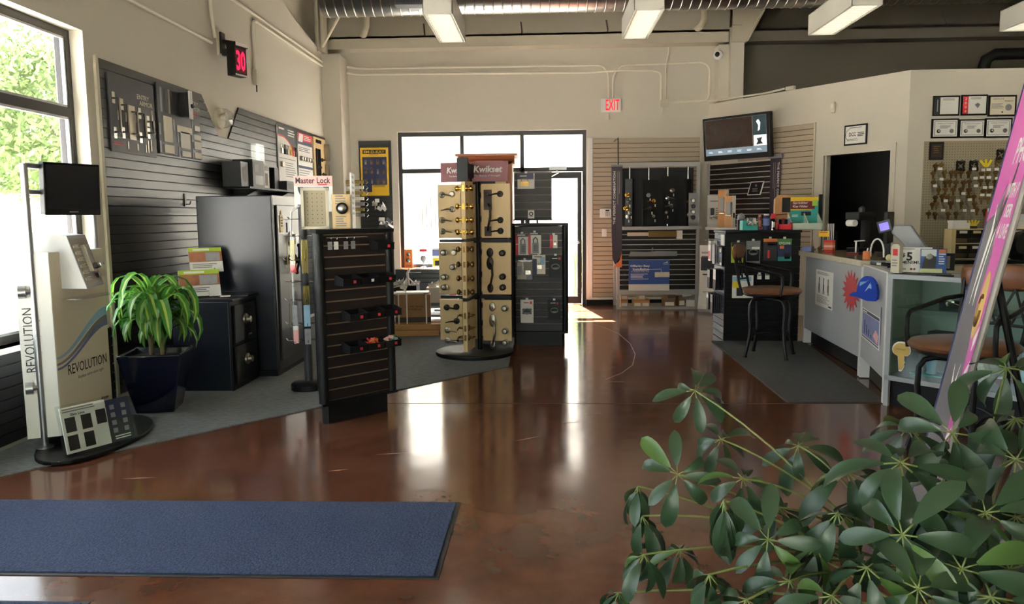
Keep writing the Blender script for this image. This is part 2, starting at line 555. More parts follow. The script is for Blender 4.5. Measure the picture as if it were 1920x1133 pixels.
def window(name, label, y0, y1, z0, z1, zm, ym):
    """dark aluminium window set into the left wall"""
    r = bpy.data.objects.new(name, None); COL.objects.link(r); struct(r, label)
    xa, xb = -3.64, -3.555
    f = 0.055
    bx('window_frame', M_FRAME, r, xa, xb, y0, y1, z1 - f, z1)
    bx('window_frame', M_FRAME, r, xa, xb, y0, y1, z0, z0 + f)
    bx('window_frame', M_FRAME, r, xa, xb, y0, y0 + f, z0 + f, z1 - f)
    bx('window_frame', M_FRAME, r, xa, xb, y1 - f, y1, z0 + f, z1 - f)
    ys = [y0 + f] + ym + [y1 - f]
    for y in ym:
        bx('mullion', M_FRAME, r, xa, xb, y - 0.03, y + 0.03, z0 + f, z1 - f)
    for i in range(len(ys) - 1):
        a = ys[i] + (0.03 if i else 0); b = ys[i + 1] - (0.03 if i < len(ys) - 2 else 0)
        bx('transom_bar', M_FRAME, r, xa, xb, a, b, zm - 0.035, zm + 0.035)
        for c, d in ((z0 + f, zm - 0.035), (zm + 0.035, z1 - f)):
            bx('pane', M_GLASS, r, -3.603, -3.597, a, b, c, d)
            g = MB()                                     # glazing beads
            for e in (a, b - 0.02):
                g.bx(-3.585, -3.56, e, e + 0.02, c, d)
            g.bx(-3.585, -3.56, a, b, c, c + 0.018); g.bx(-3.585, -3.56, a, b, d - 0.018, d)
            g.o('glazing_bead', M_ALU, r)
    return r
window('window_1', 'tall dark-framed street window beside the keyless entry stand', 2.5, 5.837, 0.645, 2.869, 2.26, [4.15])
window('window_2', 'tall dark-framed street window nearest the entrance', -1.6, 1.9, 0.645, 2.869, 2.26, [0.15])
sill = bx('window_sill', M_WHITE, None, -3.56, -3.40, 2.5, 5.837, 0.62, 0.645)
struct(sill, 'white window sill board'); sill.name = 'trim_1'

# back wall
def wall_back():
    m = MB()
    y0, y1 = YB, 12.95
    a, b, s, t = -2.385, 0.68, 0.625, 2.835
    m.bx(-3.7, a, y0, y1, 0, 5.1)
    m.bx(a, b, y0, y1, t, 5.1)
    m.bx(a, -0.36, y0, y1, 0, s)
    m.bx(b, 3.05, y0, y1, 0, 5.1)
    return struct(m.o('wall_back', M_WALL), 'beige back wall around the glazed rear door')
wall_back()
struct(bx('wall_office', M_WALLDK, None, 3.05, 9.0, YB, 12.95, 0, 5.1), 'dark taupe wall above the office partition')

# glazed rear door and side window
sf = bpy.data.objects.new('window_3', None); COL.objects.link(sf)
struct(sf, 'dark bronze storefront window beside the rear door')
ya, yb = 12.76, 12.84
for (x0, x1, z0, z1) in ((-2.385, 0.68, 2.765, 2.835), (-2.385, -2.325, 0.625, 2.765), (0.62, 0.68, 0, 2.765), (-2.325, 0.62, 2.175, 2.245),
                         (-1.37, -1.31, 2.245, 2.765), (-0.39, -0.33, 0.0, 2.765), (-1.37, -1.31, 0.685, 2.175), (-2.325, -0.39, 0.625, 0.685)):
    bx('window_frame', M_FRAME, sf, x0, x1, ya, yb, z0, z1)
for (x0, x1, z0, z1) in ((-2.325, -1.37, 2.245, 2.765), (-1.31, -0.39, 2.245, 2.765), (-0.33, 0.62, 2.245, 2.765),
                         (-2.325, -1.37, 0.685, 2.175), (-1.31, -0.39, 0.685, 2.175)):
    bx('pane', M_GLASS, sf, x0, x1, 12.797, 12.803, z0, z1)
dr = bpy.data.objects.new('door_1', None); COL.objects.link(dr)
struct(dr, 'glazed rear exit door with push bar and closer')
dm = MB()
dm.bx(-0.32, 0.61, 12.775, 12.82, 2.065, 2.165).bx(-0.32, 0.61, 12.775, 12.82, 0.012, 0.13)
dm.bx(-0.32, -0.25, 12.775, 12.82, 0.13, 2.065).bx(0.54, 0.61, 12.775, 12.82, 0.13, 2.065)
dm.o('door_frame', M_FRAME, dr)
bx('pane', M_GLASS, dr, -0.25, 0.54, 12.796, 12.802, 0.13, 2.065)
MB().tube([(-0.28, 12.775, 1.02), (-0.28, 12.71, 1.02), (0.57, 12.71, 1.02), (0.57, 12.775, 1.02)], 0.014, 8).o('push_bar', M_ALU, dr, smooth=True)
dc = MB().bx(0.08, 0.36, 12.70, 12.755, 2.20, 2.255).tube([(0.2, 12.72, 2.2), (0.22, 12.66, 2.15), (0.12, 12.72, 2.10)], 0.012, 6)
dc.o('door_closer', M_ALU, dr)

# angled office partition with a doorway, and the partition behind the counter
def wall_partition():
    r = bpy.data.objects.new('wall_angled', None); COL.objects.link(r)
    r.location = (AX, AY, 0); r.rotation_euler = (0, 0, ARZ)
    struct(r, 'beige angled office partition with an open doorway')
    H = 3.2
    m = MB()
    m.bx(-0.05, 2.13, 0, 0.12, 0, H).bx(3.10, 3.312, 0, 0.12, 0, H).bx(2.13, 3.10, 0, 0.12, 2.24, H)
    m.o('partition', M_WALL, r)
    t = MB()
    t.bx(2.03, 2.13, -0.018, 0.14, 0, 2.24).bx(3.10, 3.17, -0.018, 0.14, 0, 2.24).bx(2.03, 3.17, -0.018, 0.14, 2.24, 2.335)
    t.bx(2.13, 2.15, 0.02, 0.1, 0, 2.24).bx(3.08, 3.10, 0.02, 0.1, 0, 2.24)
    t.o('door_casing', M_WALL, r)
    return r
wall_partition()
struct(bx('wall_right', M_WALL, None, 4.519, 9.0, 9.98, 10.1, 0, 3.2), 'beige partition hung with certificates and keys')
struct(MB().prism([(3.0, 12.66), (4.66, 10.14), (8.98, 10.14), (8.98, 12.66)], 2.9, 2.95, ax='z').o('office_shade_slab', M_WALLDK), 'unseen slab added above the office to keep it dark')  # slab added out of view to keep light out of the office
om = MB().bx(4.45, 4.57, 10.14, 12.68, 0, 2.9)  # black backing put behind the doorway in place of the room's darkness
struct(om.o('office_dark_backing', M_BLACKM), 'black backing standing in for the gloom behind the office doorway')

# the rest of the shell, behind and beside the viewer
struct(bx('wall_side', M_WALL, None, 9.0, 9.2, -2.6, 12.95, 0, 5.1), 'beige side wall beyond the counter')
def wall_front():
    m = MB()
    m.bx(-3.7, -3.0, -2.85, -2.6, 0, 5.1).bx(1.26, 9.2, -2.85, -2.6, 0, 5.1).bx(-3.0, 1.26, -2.85, -2.6, 2.7, 5.1).bx(-3.0, 1.26, -2.85, -2.6, 0, 0.3)
    return struct(m.o('wall_front', M_WALL), 'street front wall behind the viewer')
wall_front()
w4 = bpy.data.objects.new('window_4', None); COL.objects.link(w4); struct(w4, 'street front shop window behind the viewer')
for x in (-3.0, -0.9, 1.2):
    bx('mullion', M_FRAME, w4, x, x + 0.06, -2.76, -2.68, 0.3, 2.7)
for x in (-2.94, -0.84):
    bx('pane', M_GLASS, w4, x, x + 2.04, -2.723, -2.717, 0.3, 2.7)
struct(bx('ceiling', M_CEIL, None, -3.75, 9.2, -2.85, 12.95, 5.1, 5.2), 'high painted ceiling')

# columns, beam and knee braces
struct(bx('column_corner', M_WALL, None, XL, -3.16, 12.2, YB, 0, 3.985, 0.004), 'boxed beige column in the room corner')
m = MB().bx(2.70, 2.90, 12.42, YB, 3.21, 4.06).bx(2.86, 3.06, 12.3, YB, 3.21, 4.06)
struct(m.o('column_rear', M_WALL), 'stepped beige column by the office partition')
def beam(name, x0, x1, m, label):
    b = MB().bx(x0, x1, 12.42, 12.70, 4.255, 4.285).bx(x0, x1, 12.55, 12.60, 4.13, 4.255).bx(x0, x1, 12.42, 12.70, 4.10, 4.13)
    b.bx(x0, x1, 12.42, 12.45, 4.13, 4.285)
    return struct(b.o(name, m), label)
beam('trim_2', -3.42, 2.85, M_STEEL, 'beige steel girt along the back wall')
beam('trim_3', 3.06, 9.0, M_STEELDK, 'taupe steel girt above the office')
b = MB().prism([(2.86, 4.06), (3.06, 4.06), (3.62, 5.1), (3.22, 5.1), (2.86, 4.6)], 12.25, 12.40).bx(2.86, 3.0, 12.2, 12.45, 4.3, 5.1)
b.prism([(3.06, 4.06), (3.09, 4.06), (3.65, 5.1), (3.62, 5.1)], 12.18, 12.46)
struct(b.o('trim_4', M_STEEL), 'tapered steel haunch on top of the rear column')
b = MB().bx(-3.45, -3.42, 12.0, 12.2, 3.985, 5.1).bx(-3.44, -3.36, 12.1, 12.13, 3.985, 5.1).bx(-3.37, -3.34, 12.0, 12.2, 3.985, 5.1)
struct(b.o('trim_5', M_STEEL), 'steel column stub above the boxed corner column')
struct(bx('baseboard_back', M_BLACK, None, 0.68, 2.62, 12.685, 12.7, 0, 0.085), 'dark baseboard under the tan slat panel')
tr = MB().bx(0.70, 2.5, 12.66, 12.7, 0.085, 0.12).bx(0.70, 0.775, 12.68, 12.7, 0.085, 2.70)
struct(tr.o('trim_6', M_WHITE), 'white edging around the tan slat panel')

# carpet areas and mats
c = MB().prism([(-3.44, 3.78), (-0.36, 7.41), (-0.345, 12.69), (-3.44, 12.69)], 0.0, 0.008, ax='z').o('carpet', M_CARPET)
tag(c, 'grey carpet along the window wall with a diagonal front edge', 'carpet')
c = MB().prism([(1.865, 5.935), (2.62, 5.935), (2.95, 8.85), (1.915, 8.90)], 0.0, 0.008, ax='z').o('carpet', M_CARPET2)
tag(c, 'dark grey carpet patch in front of the service counter', 'carpet')
def mat_rug(label, x0, x1, y0, y1):
    r = thing('entrance_mat', label, 'mat', ((x0 + x1) / 2, (y0 + y1) / 2, 0))
    a, b = (x1 - x0) / 2, (y1 - y0) / 2
    bx('rubber_border', M_RUB, r, -a, a, -b, b, 0, 0.004, 0.002)
    bx('pile', M_MAT, r, -a + 0.022, a - 0.022, -b + 0.022, b - 0.022, 0.003, 0.011, 0.003)
mat_rug('long blue-grey entrance mat lying across the brown floor', -3.2, -0.434, 2.955, 3.80)
mat_rug('blue-grey mat of which only a corner shows in front of the long mat', -3.2, -1.74, 1.85, 2.743)

# ------------------------------------------------------------------ outdoors
M_PAVE = mat('pale_concrete_paving', (206, 202, 194), 0.9, var=0.08, scale=2)
M_STUCCO = mat('white_stucco', (244, 240, 234), 0.9, var=0.05, scale=3)
M_STUCCOT = mat('tan_stucco', (238, 228, 212), 0.9, var=0.05, scale=3)
M_GRASS = mat('lawn', (92, 124, 58), 0.95, var=0.4, scale=12, bump=0.5)
M_TREE = leaf_mat('tree_leaf', (104, 122, 76), 0.5, var=0.3, scale=5, trans=0.3)
M_VAN = mat('white_van_paint', (232, 232, 230), 0.3, var=0.02)
M_VANG = mat('van_window', (42, 84, 120), 0.12, var=0.2)
struct(bx('ground_outside', M_PAVE, None, -60, 60, -60, 70, -0.25, -0.13), 'pale paving outside')
struct(bx('lawn_strip', M_GRASS, None, -11.5, -8.6, 4, 40, -0.13, -0.06), 'strip of lawn outside the street windows')
# building across the rear yard
bd = thing('building', 'pale stucco building across the rear yard with a recessed porch', 'building', (0, 20.5, -0.13))
m = MB().bx(-9, -3.6, 0, 4, 0, 7).bx(-3.6, -0.6, 1.4, 4, 0, 7).bx(-0.6, 10, 0, 4, 0, 7).bx(-3.6, -0.6, 0, 1.4, 3.9, 7)
m.o('wall', M_STUCCO, bd)
bx('porch_wall', M_STUCCOT, bd, -3.6, -0.6, 1.38, 1.4, 0, 3.9)
for i in range(7):
    bx('railing_bar', M_FRAME, bd, -3.3 + i * 0.12, -3.28 + i * 0.12, 0.3, 0.33, 1.3, 2.2)
bx('ledge', M_GREYM, bd, -3.9, -2.2, -0.15, 0.0, 0.9, 1.05)
ov = bx('roof_overhang', M_STUCCO, None, -6, 8, 12.95, 13.45, 3.2, 3.4)
tag(ov, 'stucco roof overhang above the rear door outside', 'roof')

LEAFCARD = None
def tree(label, loc, h, r, n, mfol, group=None, name='tree', trunk=True, seed=1):
    rnd = random.Random(seed)
    t = thing(name, label, name, loc, 0, group)
    b = MB()
    for i in range(n):
        while True:
            p = Vector((rnd.uniform(-1, 1), rnd.uniform(-1, 1), rnd.uniform(-1, 1)))
            if 0.35 < p.length < 1:
                break
        q = p.length
        lump = 0.82 + 0.25 * math.sin(p.x * 6 + seed) * math.sin(p.y * 5) * math.sin(p.z * 5 + 1)
        c = Vector((p.x * r * lump, p.y * r * lump, h * 0.62 + p.z * h * 0.40 * lump))
        s = rnd.uniform(0.05, 0.10) * max(0.5, min(1.4, r / 2))
        a = Vector((rnd.uniform(-1, 1), rnd.uniform(-1, 1), rnd.uniform(-1, 1))).normalized()
        e = a.orthogonal().normalized()
        b.add([c - a * s, c + e * s * 0.42, c + a * s, c - e * s * 0.42], [(0, 1, 2, 3)])
    me = bpy.data.meshes.new('foliage'); me.from_pydata(b.v, [], b.f); me.materials.append(mfol)
    f = ob('foliage', me, t); f['kind'] = 'stuff'
    if trunk:
        MB().tube([(0, 0, 0), (0.05, 0, h * 0.3), (0, 0.1, h * 0.65)], 0.16, 8, r1=0.07).o('trunk', M_BARK, t, smooth=True)
    return t
tree('broad leafy street tree filling the street window', (-11.2, 17.4, -0.1), 6.4, 2.6, 13000, M_TREE, seed=3)
tree('second street tree farther along behind the van', (-16.5, 21.0, -0.1), 7.5, 3.0, 9000, M_TREE, seed=5)
tree('small street tree beyond the white van', (-14.0, 13.0, -0.1), 5.6, 2.0, 6000, M_TREE, seed=8)
for i, x in enumerate((-6.0, -1.0, 4.0)):
    tree(('leafy tree behind the viewer on the window side', 'leafy tree straight behind the viewer', 'leafy tree behind the viewer on the counter side')[i], (x, -11.0, -0.1), 6.0, 2.6, 5000, M_TREE, 'trees on the street side', seed=20 + i)
v = thing('van', 'white van parked outside the street window', 'van', (-7.4, 10.3, -0.13), R(125))
MB().prism([(-2.3, 0.35), (2.3, 0.35), (2.35, 1.0), (1.5, 1.15), (1.0, 1.75), (-2.25, 1.8)], -0.85, 0.85).o('body', M_VAN, v, bev=0.06)
for s in (-1, 1):
    y = s * 0.855
    for x0, x1 in ((-2.0, -0.9), (-0.75, 0.2), (0.3, 1.0)):
        bx('side_window', M_VANG, v, x0, x1, min(y, y + s * 0.01), max(y, y + s * 0.01), 1.12, 1.62)
    for x in (-1.5, 1.5):
        MB().cyl((x, s * 0.7, 0.34), (x, s * 0.88, 0.34), 0.34, n=18).o('wheel', M_RUB, v)
fc = thing('fence', 'grey board fence behind the parked van', 'fence', (-17.5, 16.8, -0.13), R(40))
for i in range(30):
    bx('board', M_GREYM, fc, -4.5 + i * 0.3, -4.21 + i * 0.3, 0, 0.03, 0, 1.9)
gr = thing('ornamental_grass', 'clump of tall ornamental grass outside the rear door', 'grass', (0.62, 14.6, -0.13))
b = MB()
for i in range(120):
    a = random.uniform(0, 2 * PI); l = random.uniform(0.9, 1.45); q = random.uniform(0.1, 0.4)
    d = Vector((math.cos(a), math.sin(a), 0)); s = Vector((-d.y, d.x, 0)) * 0.008
    p0 = d * 0.06; p1 = d * q * 0.4 + Vector((0, 0, l * 0.7)); p2 = d * q + Vector((0, 0, l))
    b.add([p0 - s, p0 + s, p1 + s, p1 - s, p2], [(0, 1, 2, 3), (3, 2, 4)])
me = bpy.data.meshes.new('blades'); me.from_pydata(b.v, [], b.f); me.materials.append(M_TREE)
g = ob('blades', me, gr); g['kind'] = 'stuff'

# ================================================================== window wall
# charcoal slatwall, notched round the emergency lamp
sw = thing('slatwall', 'charcoal slatwall with a V-shaped notch on the window wall', 'slatwall', (XL + 0.002, 0, 0), R(90))
def notch(a, b):
    if a <= 2.30:
        return [(5.984, 12.2, 5.984, 12.2)]
    ln = lambda z: 7.787 + (2.716 - z) / (2.716 - 2.324) * (8.171 - 7.787)
    rn = lambda z: 8.418 + (z - 2.315) / (2.70 - 2.315) * (8.76 - 8.418)
    return [(5.984, ln(a), 5.984, ln(b)), (rn(a), 12.2, rn(b), 12.2)]
slats(sw, 5.984, 12.2, 0.05, 2.705, M_SLATDK, M_GROOVE, clip=notch)
bx('edge_trim', M_STEEL, sw, 5.945, 5.984, -0.022, 0, 0.05, 2.715)
su = thing('slatwall', 'low charcoal slatwall strip under the street window', 'slatwall', (XL + 0.002, 0, 0), R(90))
slats(su, 3.4, 5.93, 0.03, 0.615, M_SLATDK, M_GROOVE)
hk = thing('slatwall_hook', 'small empty dark bracket on the slatwall beside the big safe', 'hook', (XL + 0.016, 7.311, 1.58), R(90))
MB().bx(-0.02, 0.02, -0.012, 0, 0, 0.12).tube([(0, -0.01, 0.02), (0, -0.05, 0.02), (0, -0.06, 0.05)], 0.006).o('bracket', M_BRONZE, hk)

XS = XL + 0.017          # front of the slats
def lb(name, label, cat, rect, t, m, group=None, part='board'):
    return board(name, label, cat, (XS + 0.004, rect[0], rect[1]), R(90), rect[2], rect[3], t, m, group, part), rect[2], rect[3]

# two ENTRY ARMOR boards
def pull(r, x, z0, z1, m, y, wide=0.02, plate=None):
    b = MB()
    if plate:
        b.bx(x - plate, x + plate, y - 0.006, y, z0 - 0.03, z1 + 0.03)
    b.tube([(x, y, z0 + 0.02), (x, y - 0.05, z0 + 0.02), (x, y - 0.05, z1 - 0.02), (x, y, z1 - 0.02)], wide / 2, 6)
    b.bx(x - 0.022, x + 0.022, y - 0.005, y, z0 - 0.03, z0 + 0.06).bx(x - 0.022, x + 0.022, y - 0.005, y, z1 - 0.06, z1 + 0.03)
    b.o('pull_handle', m, r)
e1, w, h = lb('sample_board', 'dark grey sample board with five pull handles, nearest the window', 'display board', (6.438, 1.999, 0.715, 0.61), 0.012, M_GREYD)
y = -0.0125
txt(e1, 'ENTRY', w * 0.24, h * 0.80, 0.04, M_CREAM, y, w=0.20)
txt(e1, 'ARMOR', w * 0.30, h * 0.72, 0.04, M_CREAM, y, w=0.22)
pull(e1, -w * 0.42, 0.22 * h, 0.72 * h, M_CHROME, y, 0.022)
pull(e1, -w * 0.25, 0.24 * h, 0.66 * h, M_CHROME, y, 0.02)
pull(e1, -w * 0.05, 0.24 * h, 0.60 * h, M_NICKEL, y, 0.02, 0.05)
pull(e1, w * 0.13, 0.22 * h, 0.60 * h, M_CHROME, y, 0.026)
pull(e1, w * 0.32, 0.30 * h, 0.52 * h, M_CHROME, y, 0.024)
for x, z0, z1 in ((-0.33, 0.42, 0.55), (-0.17, 0.42, 0.54), (0.04, 0.44, 0.54), (0.23, 0.42, 0.54), (0.43, 0.42, 0.66), (-0.16, 0.06, 0.16), (0.05, 0.06, 0.15), (0.24, 0.05, 0.16), (0.30, 0.05, 0.22), (0.37, 0.08, 0.24)):
    pr(e1, 'strike_plate', x * w - 0.008, x * w + 0.008, z0 * h, z1 * h, M_NICKEL, y, 0.003)
lines(e1, -w * 0.46, h * 0.13, w * 0.22, 0.03, 2, M_RED, y)
lines(e1, -w * 0.46, h * 0.20, w * 0.7, 0.02, 1, M_INKG, y)
e2, w, h = lb('sample_board', 'dark grey sample board with a white lever block above cream plates', 'display board', (7.277, 2.045, 0.844, 0.452), 0.012, M_GREYD)
h2 = 0.62
bx('upper_board', M_GREYD, e2, -w / 2, w / 2, -0.012, 0, h, h2)
txt(e2, 'ENTRY', w * 0.33, h2 * 0.86, 0.04, M_CREAM, y, w=0.24)
txt(e2, 'ARMOR', w * 0.37, h2 * 0.78, 0.04, M_CREAM, y, w=0.24)
lines(e2, w * 0.24, h2 * 0.71, 0.22, 0.05, 3, M_RED, y)
MB().bx(-0.02, 0.03, -0.10, -0.012, 0.37, 0.59).o('lever_block', M_BLACK, e2)
MB().bx(0.0, 0.055, -0.115, -0.10, 0.35, 0.61).o('lever_plate', M_WHITE, e2)
MB().cyl((0.03, -0.115, 0.47), (0.03, -0.13, 0.47), 0.02, n=12).o('lock_cylinder', M_BLACK, e2)
for i in range(4):
    pr(e2, 'swatch_strip', -w * (0.44 - 0.09 * i), -w * (0.40 - 0.09 * i), h2 * 0.60, h2 * 0.95, (M_GREYM, M_INK, M_NICKEL, M_GREYD)[i], y, 0.002)
for x0, x1, z0, z1, mm in ((-.42, -.22, .18, .55, M_CREAM), (-.10, .28, .36, .46, M_CREAM), (-.02, .22, .13, .38, M_PAPER), (.36, .50, .44, .52, M_PAPER), (.33, .52, .30, .38, M_PAPER),
                           (.33, .52, .15, .27, M_PAPER), (-.42, -.2, .02, .14, M_CREAM), (0, .22, .01, .09, M_PAPER), (.33, .52, .01, .1, M_CREAM)):
    pr(e2, 'cover_plate', x0 * w * .95, x1 * w * .95, z0 * h2, z1 * h2, mm, y, 0.006)
for x, z in ((-.48, .35), (-.16, .45), (-.48, .1), (-.08, .28), (-.06, .06), (.29, .5), (.28, .33), (.28, .08)):
    pr(e2, 'strike_plate', x * w - 0.012, x * w + 0.012, z * h2 - .05, z * h2 + .05, M_GREYM, y, 0.003)

# led number sign on a bracket, conduit and junction boxes
ld = thing('led_sign', 'black LED sign with red digits bracketed high on the window wall', 'sign', (-3.4, 8.335, 3.182), 0)
ld.location.x = XL
MB().bx(0, 0.03, -0.06, 0.06, 0.0, 0.28).o('junction_box', M_STEEL, ld)
MB().bx(0.03, 0.05, -0.05, 0.05, 0.02, 0.24).tube([(0.04, 0, 0.15), (0.16, 0.02, 0.13)], 0.025, 8).bx(0.04, 0.14, -0.03, 0.03, 0.0, 0.07).o('bracket', M_BLACK, ld)
hd = MB().bx(-0.10, 0.10, -0.05, 0.05, -0.17, 0.17).bx(-0.105, 0.105, -0.075, 0.05, 0.13, 0.175).o('housing', M_BLACK, ld, (0.17, 0.04, -0.04), (0, 0, R(72)), bev=0.008)
pr(hd, 'led_window', -0.085, 0.085, -0.135, 0.115, MATS['maroon_print'], -0.051)
txt(hd, '30', 0, -0.01, 0.21, M_LEDRED, -0.053, w=0.14, bold=0.02, name='digits')
bx('hood', M_WHITE, hd, -0.10, 0.10, -0.08, -0.076, 0.135, 0.17)
pr(hd, 'lower_rim', -0.09, 0.09, -0.168, -0.15, M_WHITE, -0.051)

def conduit(label, pts, r=0.018, m=M_PIPE, name='conduit', clamps=(), group=None):
    """pipe along pts with rounded corners"""
    P = [Vector(p) for p in pts]; out = [P[0]]
    for i in range(1, len(P) - 1):
        a = (P[i - 1] - P[i]); c = (P[i + 1] - P[i]); q = min(0.10, a.length / 2.2, c.length / 2.2)
        p0 = P[i] + a.normalized() * q; p1 = P[i] + c.normalized() * q
        for k in range(5):
            t = k / 4
            out.append(p0 * (1 - t) ** 2 + P[i] * 2 * t * (1 - t) + p1 * t ** 2)
    out.append(P[-1])
    return tag(MB().tube(out, r, 8).o(name, m, smooth=True), label, 'conduit', group)
XC = XL + 0.021
conduit('long conduit running down the window wall to the LED sign box', [(XC, 5.0, 3.27), (XC, 8.10, 3.27)])
conduit('vertical conduit rising from the LED sign box', [(XC, 8.2, 3.34), (XC, 8.12, 3.6), (XC, 8.12, 5.0)])
conduit('upper of the two parallel conduits on the window wall', [(XC, 7.5, 3.87), (XC, 12.19, 3.87)])
ej = conduit('lower parallel conduit with a drop on the window wall', [(XC, 9.307, 3.15), (XC, 9.307, 3.80), (XC, 12.19, 3.80)])
jb = thing('junction_box', 'flat outlet box hanging from the dropped conduit on the window wall', 'outlet box', (XL, 9.307, 3.02), R(90))
bx('box_body', M_STEEL, jb, -0.035, 0.035, -0.05, 0, 0.02, 0.2, 0.004)
MB().tube([(0, -0.03, 0.02), (0.0, -0.03, -0.06)], 0.008).o('wire_stub', M_BRONZE, jb)

# emergency lamp in the notch
em = thing('emergency_lamp', 'clear domed emergency lamp in the slatwall notch', 'wall lamp', (XL, 8.226, 2.518), R(90))
MB().face_lathe((0, 0, 0), [(0.11, 0), (0.11, 0.03), (0.10, 0.035)], 18).o('base_plate', M_CREAM, em, smooth=True)
MB().face_lathe((0, 0, 0), [(0.105, 0.03), (0.10, 0.09), (0.07, 0.14), (0.01, 0.15)], 18).o('dome', M_CLEAR, em, smooth=True)
MB().face_lathe((0, 0, 0.02), [(0.03, 0.03), (0.045, 0.09), (0.0, 0.10)], 10).o('lamp_head', M_CREAM, em, smooth=True)

# shelf with boxed goods
sh = thing('wall_shelf', 'black shelf of boxed goods on the charcoal slatwall', 'shelf', (XS, 9.05, 1.80), R(90))
bx('shelf_board', M_BLACK, sh, -0.85, 0.9, -0.30, 0, -0.02, 0)
for x in (-0.55, 0.5):
    MB().prism([(0, -0.02), (-0.28, -0.02), (0, -0.16)], x - 0.008, x + 0.008, ax='x').o('bracket', M_BLACK, sh)
def on_shelf(name, label, cat, y, d, w, dd, h, m):
    r = thing(name, label, cat, (XS + d, y, 1.80), R(90))
    bx('carton', m, r, -w / 2, w / 2, -dd / 2, dd / 2, 0, h)
    return r
r = on_shelf('boxed_lock', 'black carton printed with lock pictures on the black wall shelf', 'box', 8.55, 0.16, 0.34, 0.22, 0.30, M_BLACK)
pr(r, 'print', -0.10, 0.14, 0.03, 0.13, M_PHOTO, -0.11); pr(r, 'print', -0.12, 0.0, 0.16, 0.25, M_GREYD, -0.11)
r = on_shelf('boxed_lock', 'dark carton with a window behind the printed carton on the shelf', 'box', 8.22, 0.14, 0.20, 0.2, 0.26, M_GREYD)
pr(r, 'print', -0.06, 0.08, 0.05, 0.2, M_INKG, -0.1)
r = on_shelf('boxed_lock', 'white carton standing forward on the black wall shelf', 'box', 8.80, 0.22, 0.16, 0.1, 0.27, M_PAPER)
pr(r, 'print', -0.05, 0.03, 0.03, 0.17, M_INKG, -0.05); pr(r, 'print', -0.06, 0.06, 0.2, 0.25, M_GREYD, -0.05)
r = thing('hanging_pouch', 'clear plastic pouch above the wall shelf', 'pouch', (XS + 0.06, 9.12, 1.81), R(90))
bx('pouch', M_CLEAR, r, -0.13, 0.13, -0.03, 0.03, 0, 0.52); bx('label_card', M_PAPER, r, -0.09, 0.09, -0.008, 0.008, 0.0, 0.24)
r = on_shelf('boxed_lock', 'tall narrow black carton on the wall shelf', 'box', 9.42, 0.12, 0.14, 0.1, 0.27, M_BLACK)
r = on_shelf('boxed_lock', 'low grey tray carton at the far end of the wall shelf', 'box', 9.72, 0.15, 0.34, 0.2, 0.12, M_GREYD)
pr(r, 'print', -0.12, 0.02, 0.02, 0.09, M_BLACK, -0.1); pr(r, 'print', 0.05, 0.14, 0.02, 0.09, M_BLACK, -0.1)

# three sample boards at the far end of the slatwall
b1, w, h = lb('sample_board', 'white padlock board with a black and red arched header', 'display board', (10.33, 1.80, 0.74, 0.86), 0.015, M_PAPER)
y = -0.0155
arc = [(-w / 2, h)] + [(-w / 2 + w * t, h * 0.86 - 0.42 * h * max(0, t - 0.25) ** 1.6) for t in [i / 10 for i in range(11)]] + [(w / 2, h)]
MB().prism([(x, z - 0.02) if 0 < i < len(arc) - 1 else (x, z) for i, (x, z) in enumerate(arc)], y - 0.001, y).o('red_arch', M_RED, b1)
MB().prism(arc, y - 0.002, y).o('header', M_GREYD, b1)
lines(b1, -w * 0.44, h * 0.97, 0.20, 0.05, 1, M_PAPER, y - 0.002, jag=0)
lines(b1, 0.02, h * 0.97, w * 0.4, 0.1, 3, M_PAPER, y - 0.002)
for i, (x, m_) in enumerate(((-.38, M_CHROME), (-.2, M_BLACK), (-.06, M_NICKEL), (.1, M_BRASS), (.24, M_RED), (.38, M_BLACK))):
    MB().bx(x * w - .03, x * w + .03, y - .03, y, h * .58, h * .66).tube([(x * w - .02, y - .015, h * .66), (x * w - .02, y - .015, h * .72), (x * w + .02, y - .015, h * .72), (x * w + .02, y - .015, h * .66)], .006).o('sample_padlock', m_, b1)
MB().bx(-.42 * w, -.28 * w, y - .03, y, h * .38, h * .46).o('sample_padlock', M_NICKEL, b1)
lines(b1, -w * .15, h * .46, w * .6, h * .24, 7, M_INKG, y, fill=.3); lines(b1, -w * .46, h * .52, w * .9, .02, 1, M_INKG, y)
pr(b1, 'orange_footer', -w / 2, w / 2, 0, h * .13, M_ORANGE, y)
b2, w, h = lb('sample_board', 'white cylinder board with a red and blue header', 'display board', (11.10, 1.76, 0.66, 0.89), 0.015, M_PAPER)
pr(b2, 'red_header', -w / 2, w / 2, h * .88, h, M_RED, y); pr(b2, 'blue_band', -w / 2, w / 2, h * .82, h * .88, M_BLUED, y)
MB().prism([(-w * .46, h * .86), (-w * .18, h * .86), (-w * .12, h * .985), (-w * .40, h * .985)], y - .002, y).o('logo_field', M_PAPER, b2)
lines(b2, -w * .08, h * .97, w * .5, h * .08, 3, M_PAPER, y - .001)
pr(b2, 'blue_band', -w / 2, w / 2, h * .45, h * .49, M_BLUED, y)
for i in range(5):
    MB().face_lathe(((-.36 + .18 * i) * w, y, h * .6), [(.035, 0), (.03, .04), (.01, .045)], 10).o('sample_cylinder', M_CHROME if i % 2 else M_NICKEL, b2, smooth=True)
lines(b2, -w * .44, h * .78, w * .85, h * .08, 3, M_INKG, y); lines(b2, -w * .44, h * .42, w * .85, h * .22, 6, M_INKG, y, fill=.3)
pr(b2, 'red_field', -w * .5, -w * .2, 0, h * .12, M_RED, y); pr(b2, 'blue_field', -w * .2, w * .1, 0, h * .1, M_BLUED, y)
b3, w, h = lb('sample_board', 'pale wooden board of black latch bolts beside the corner column', 'display board', (11.78, 1.82, 0.62, 0.84), 0.03, M_WOOD)
y = -0.031
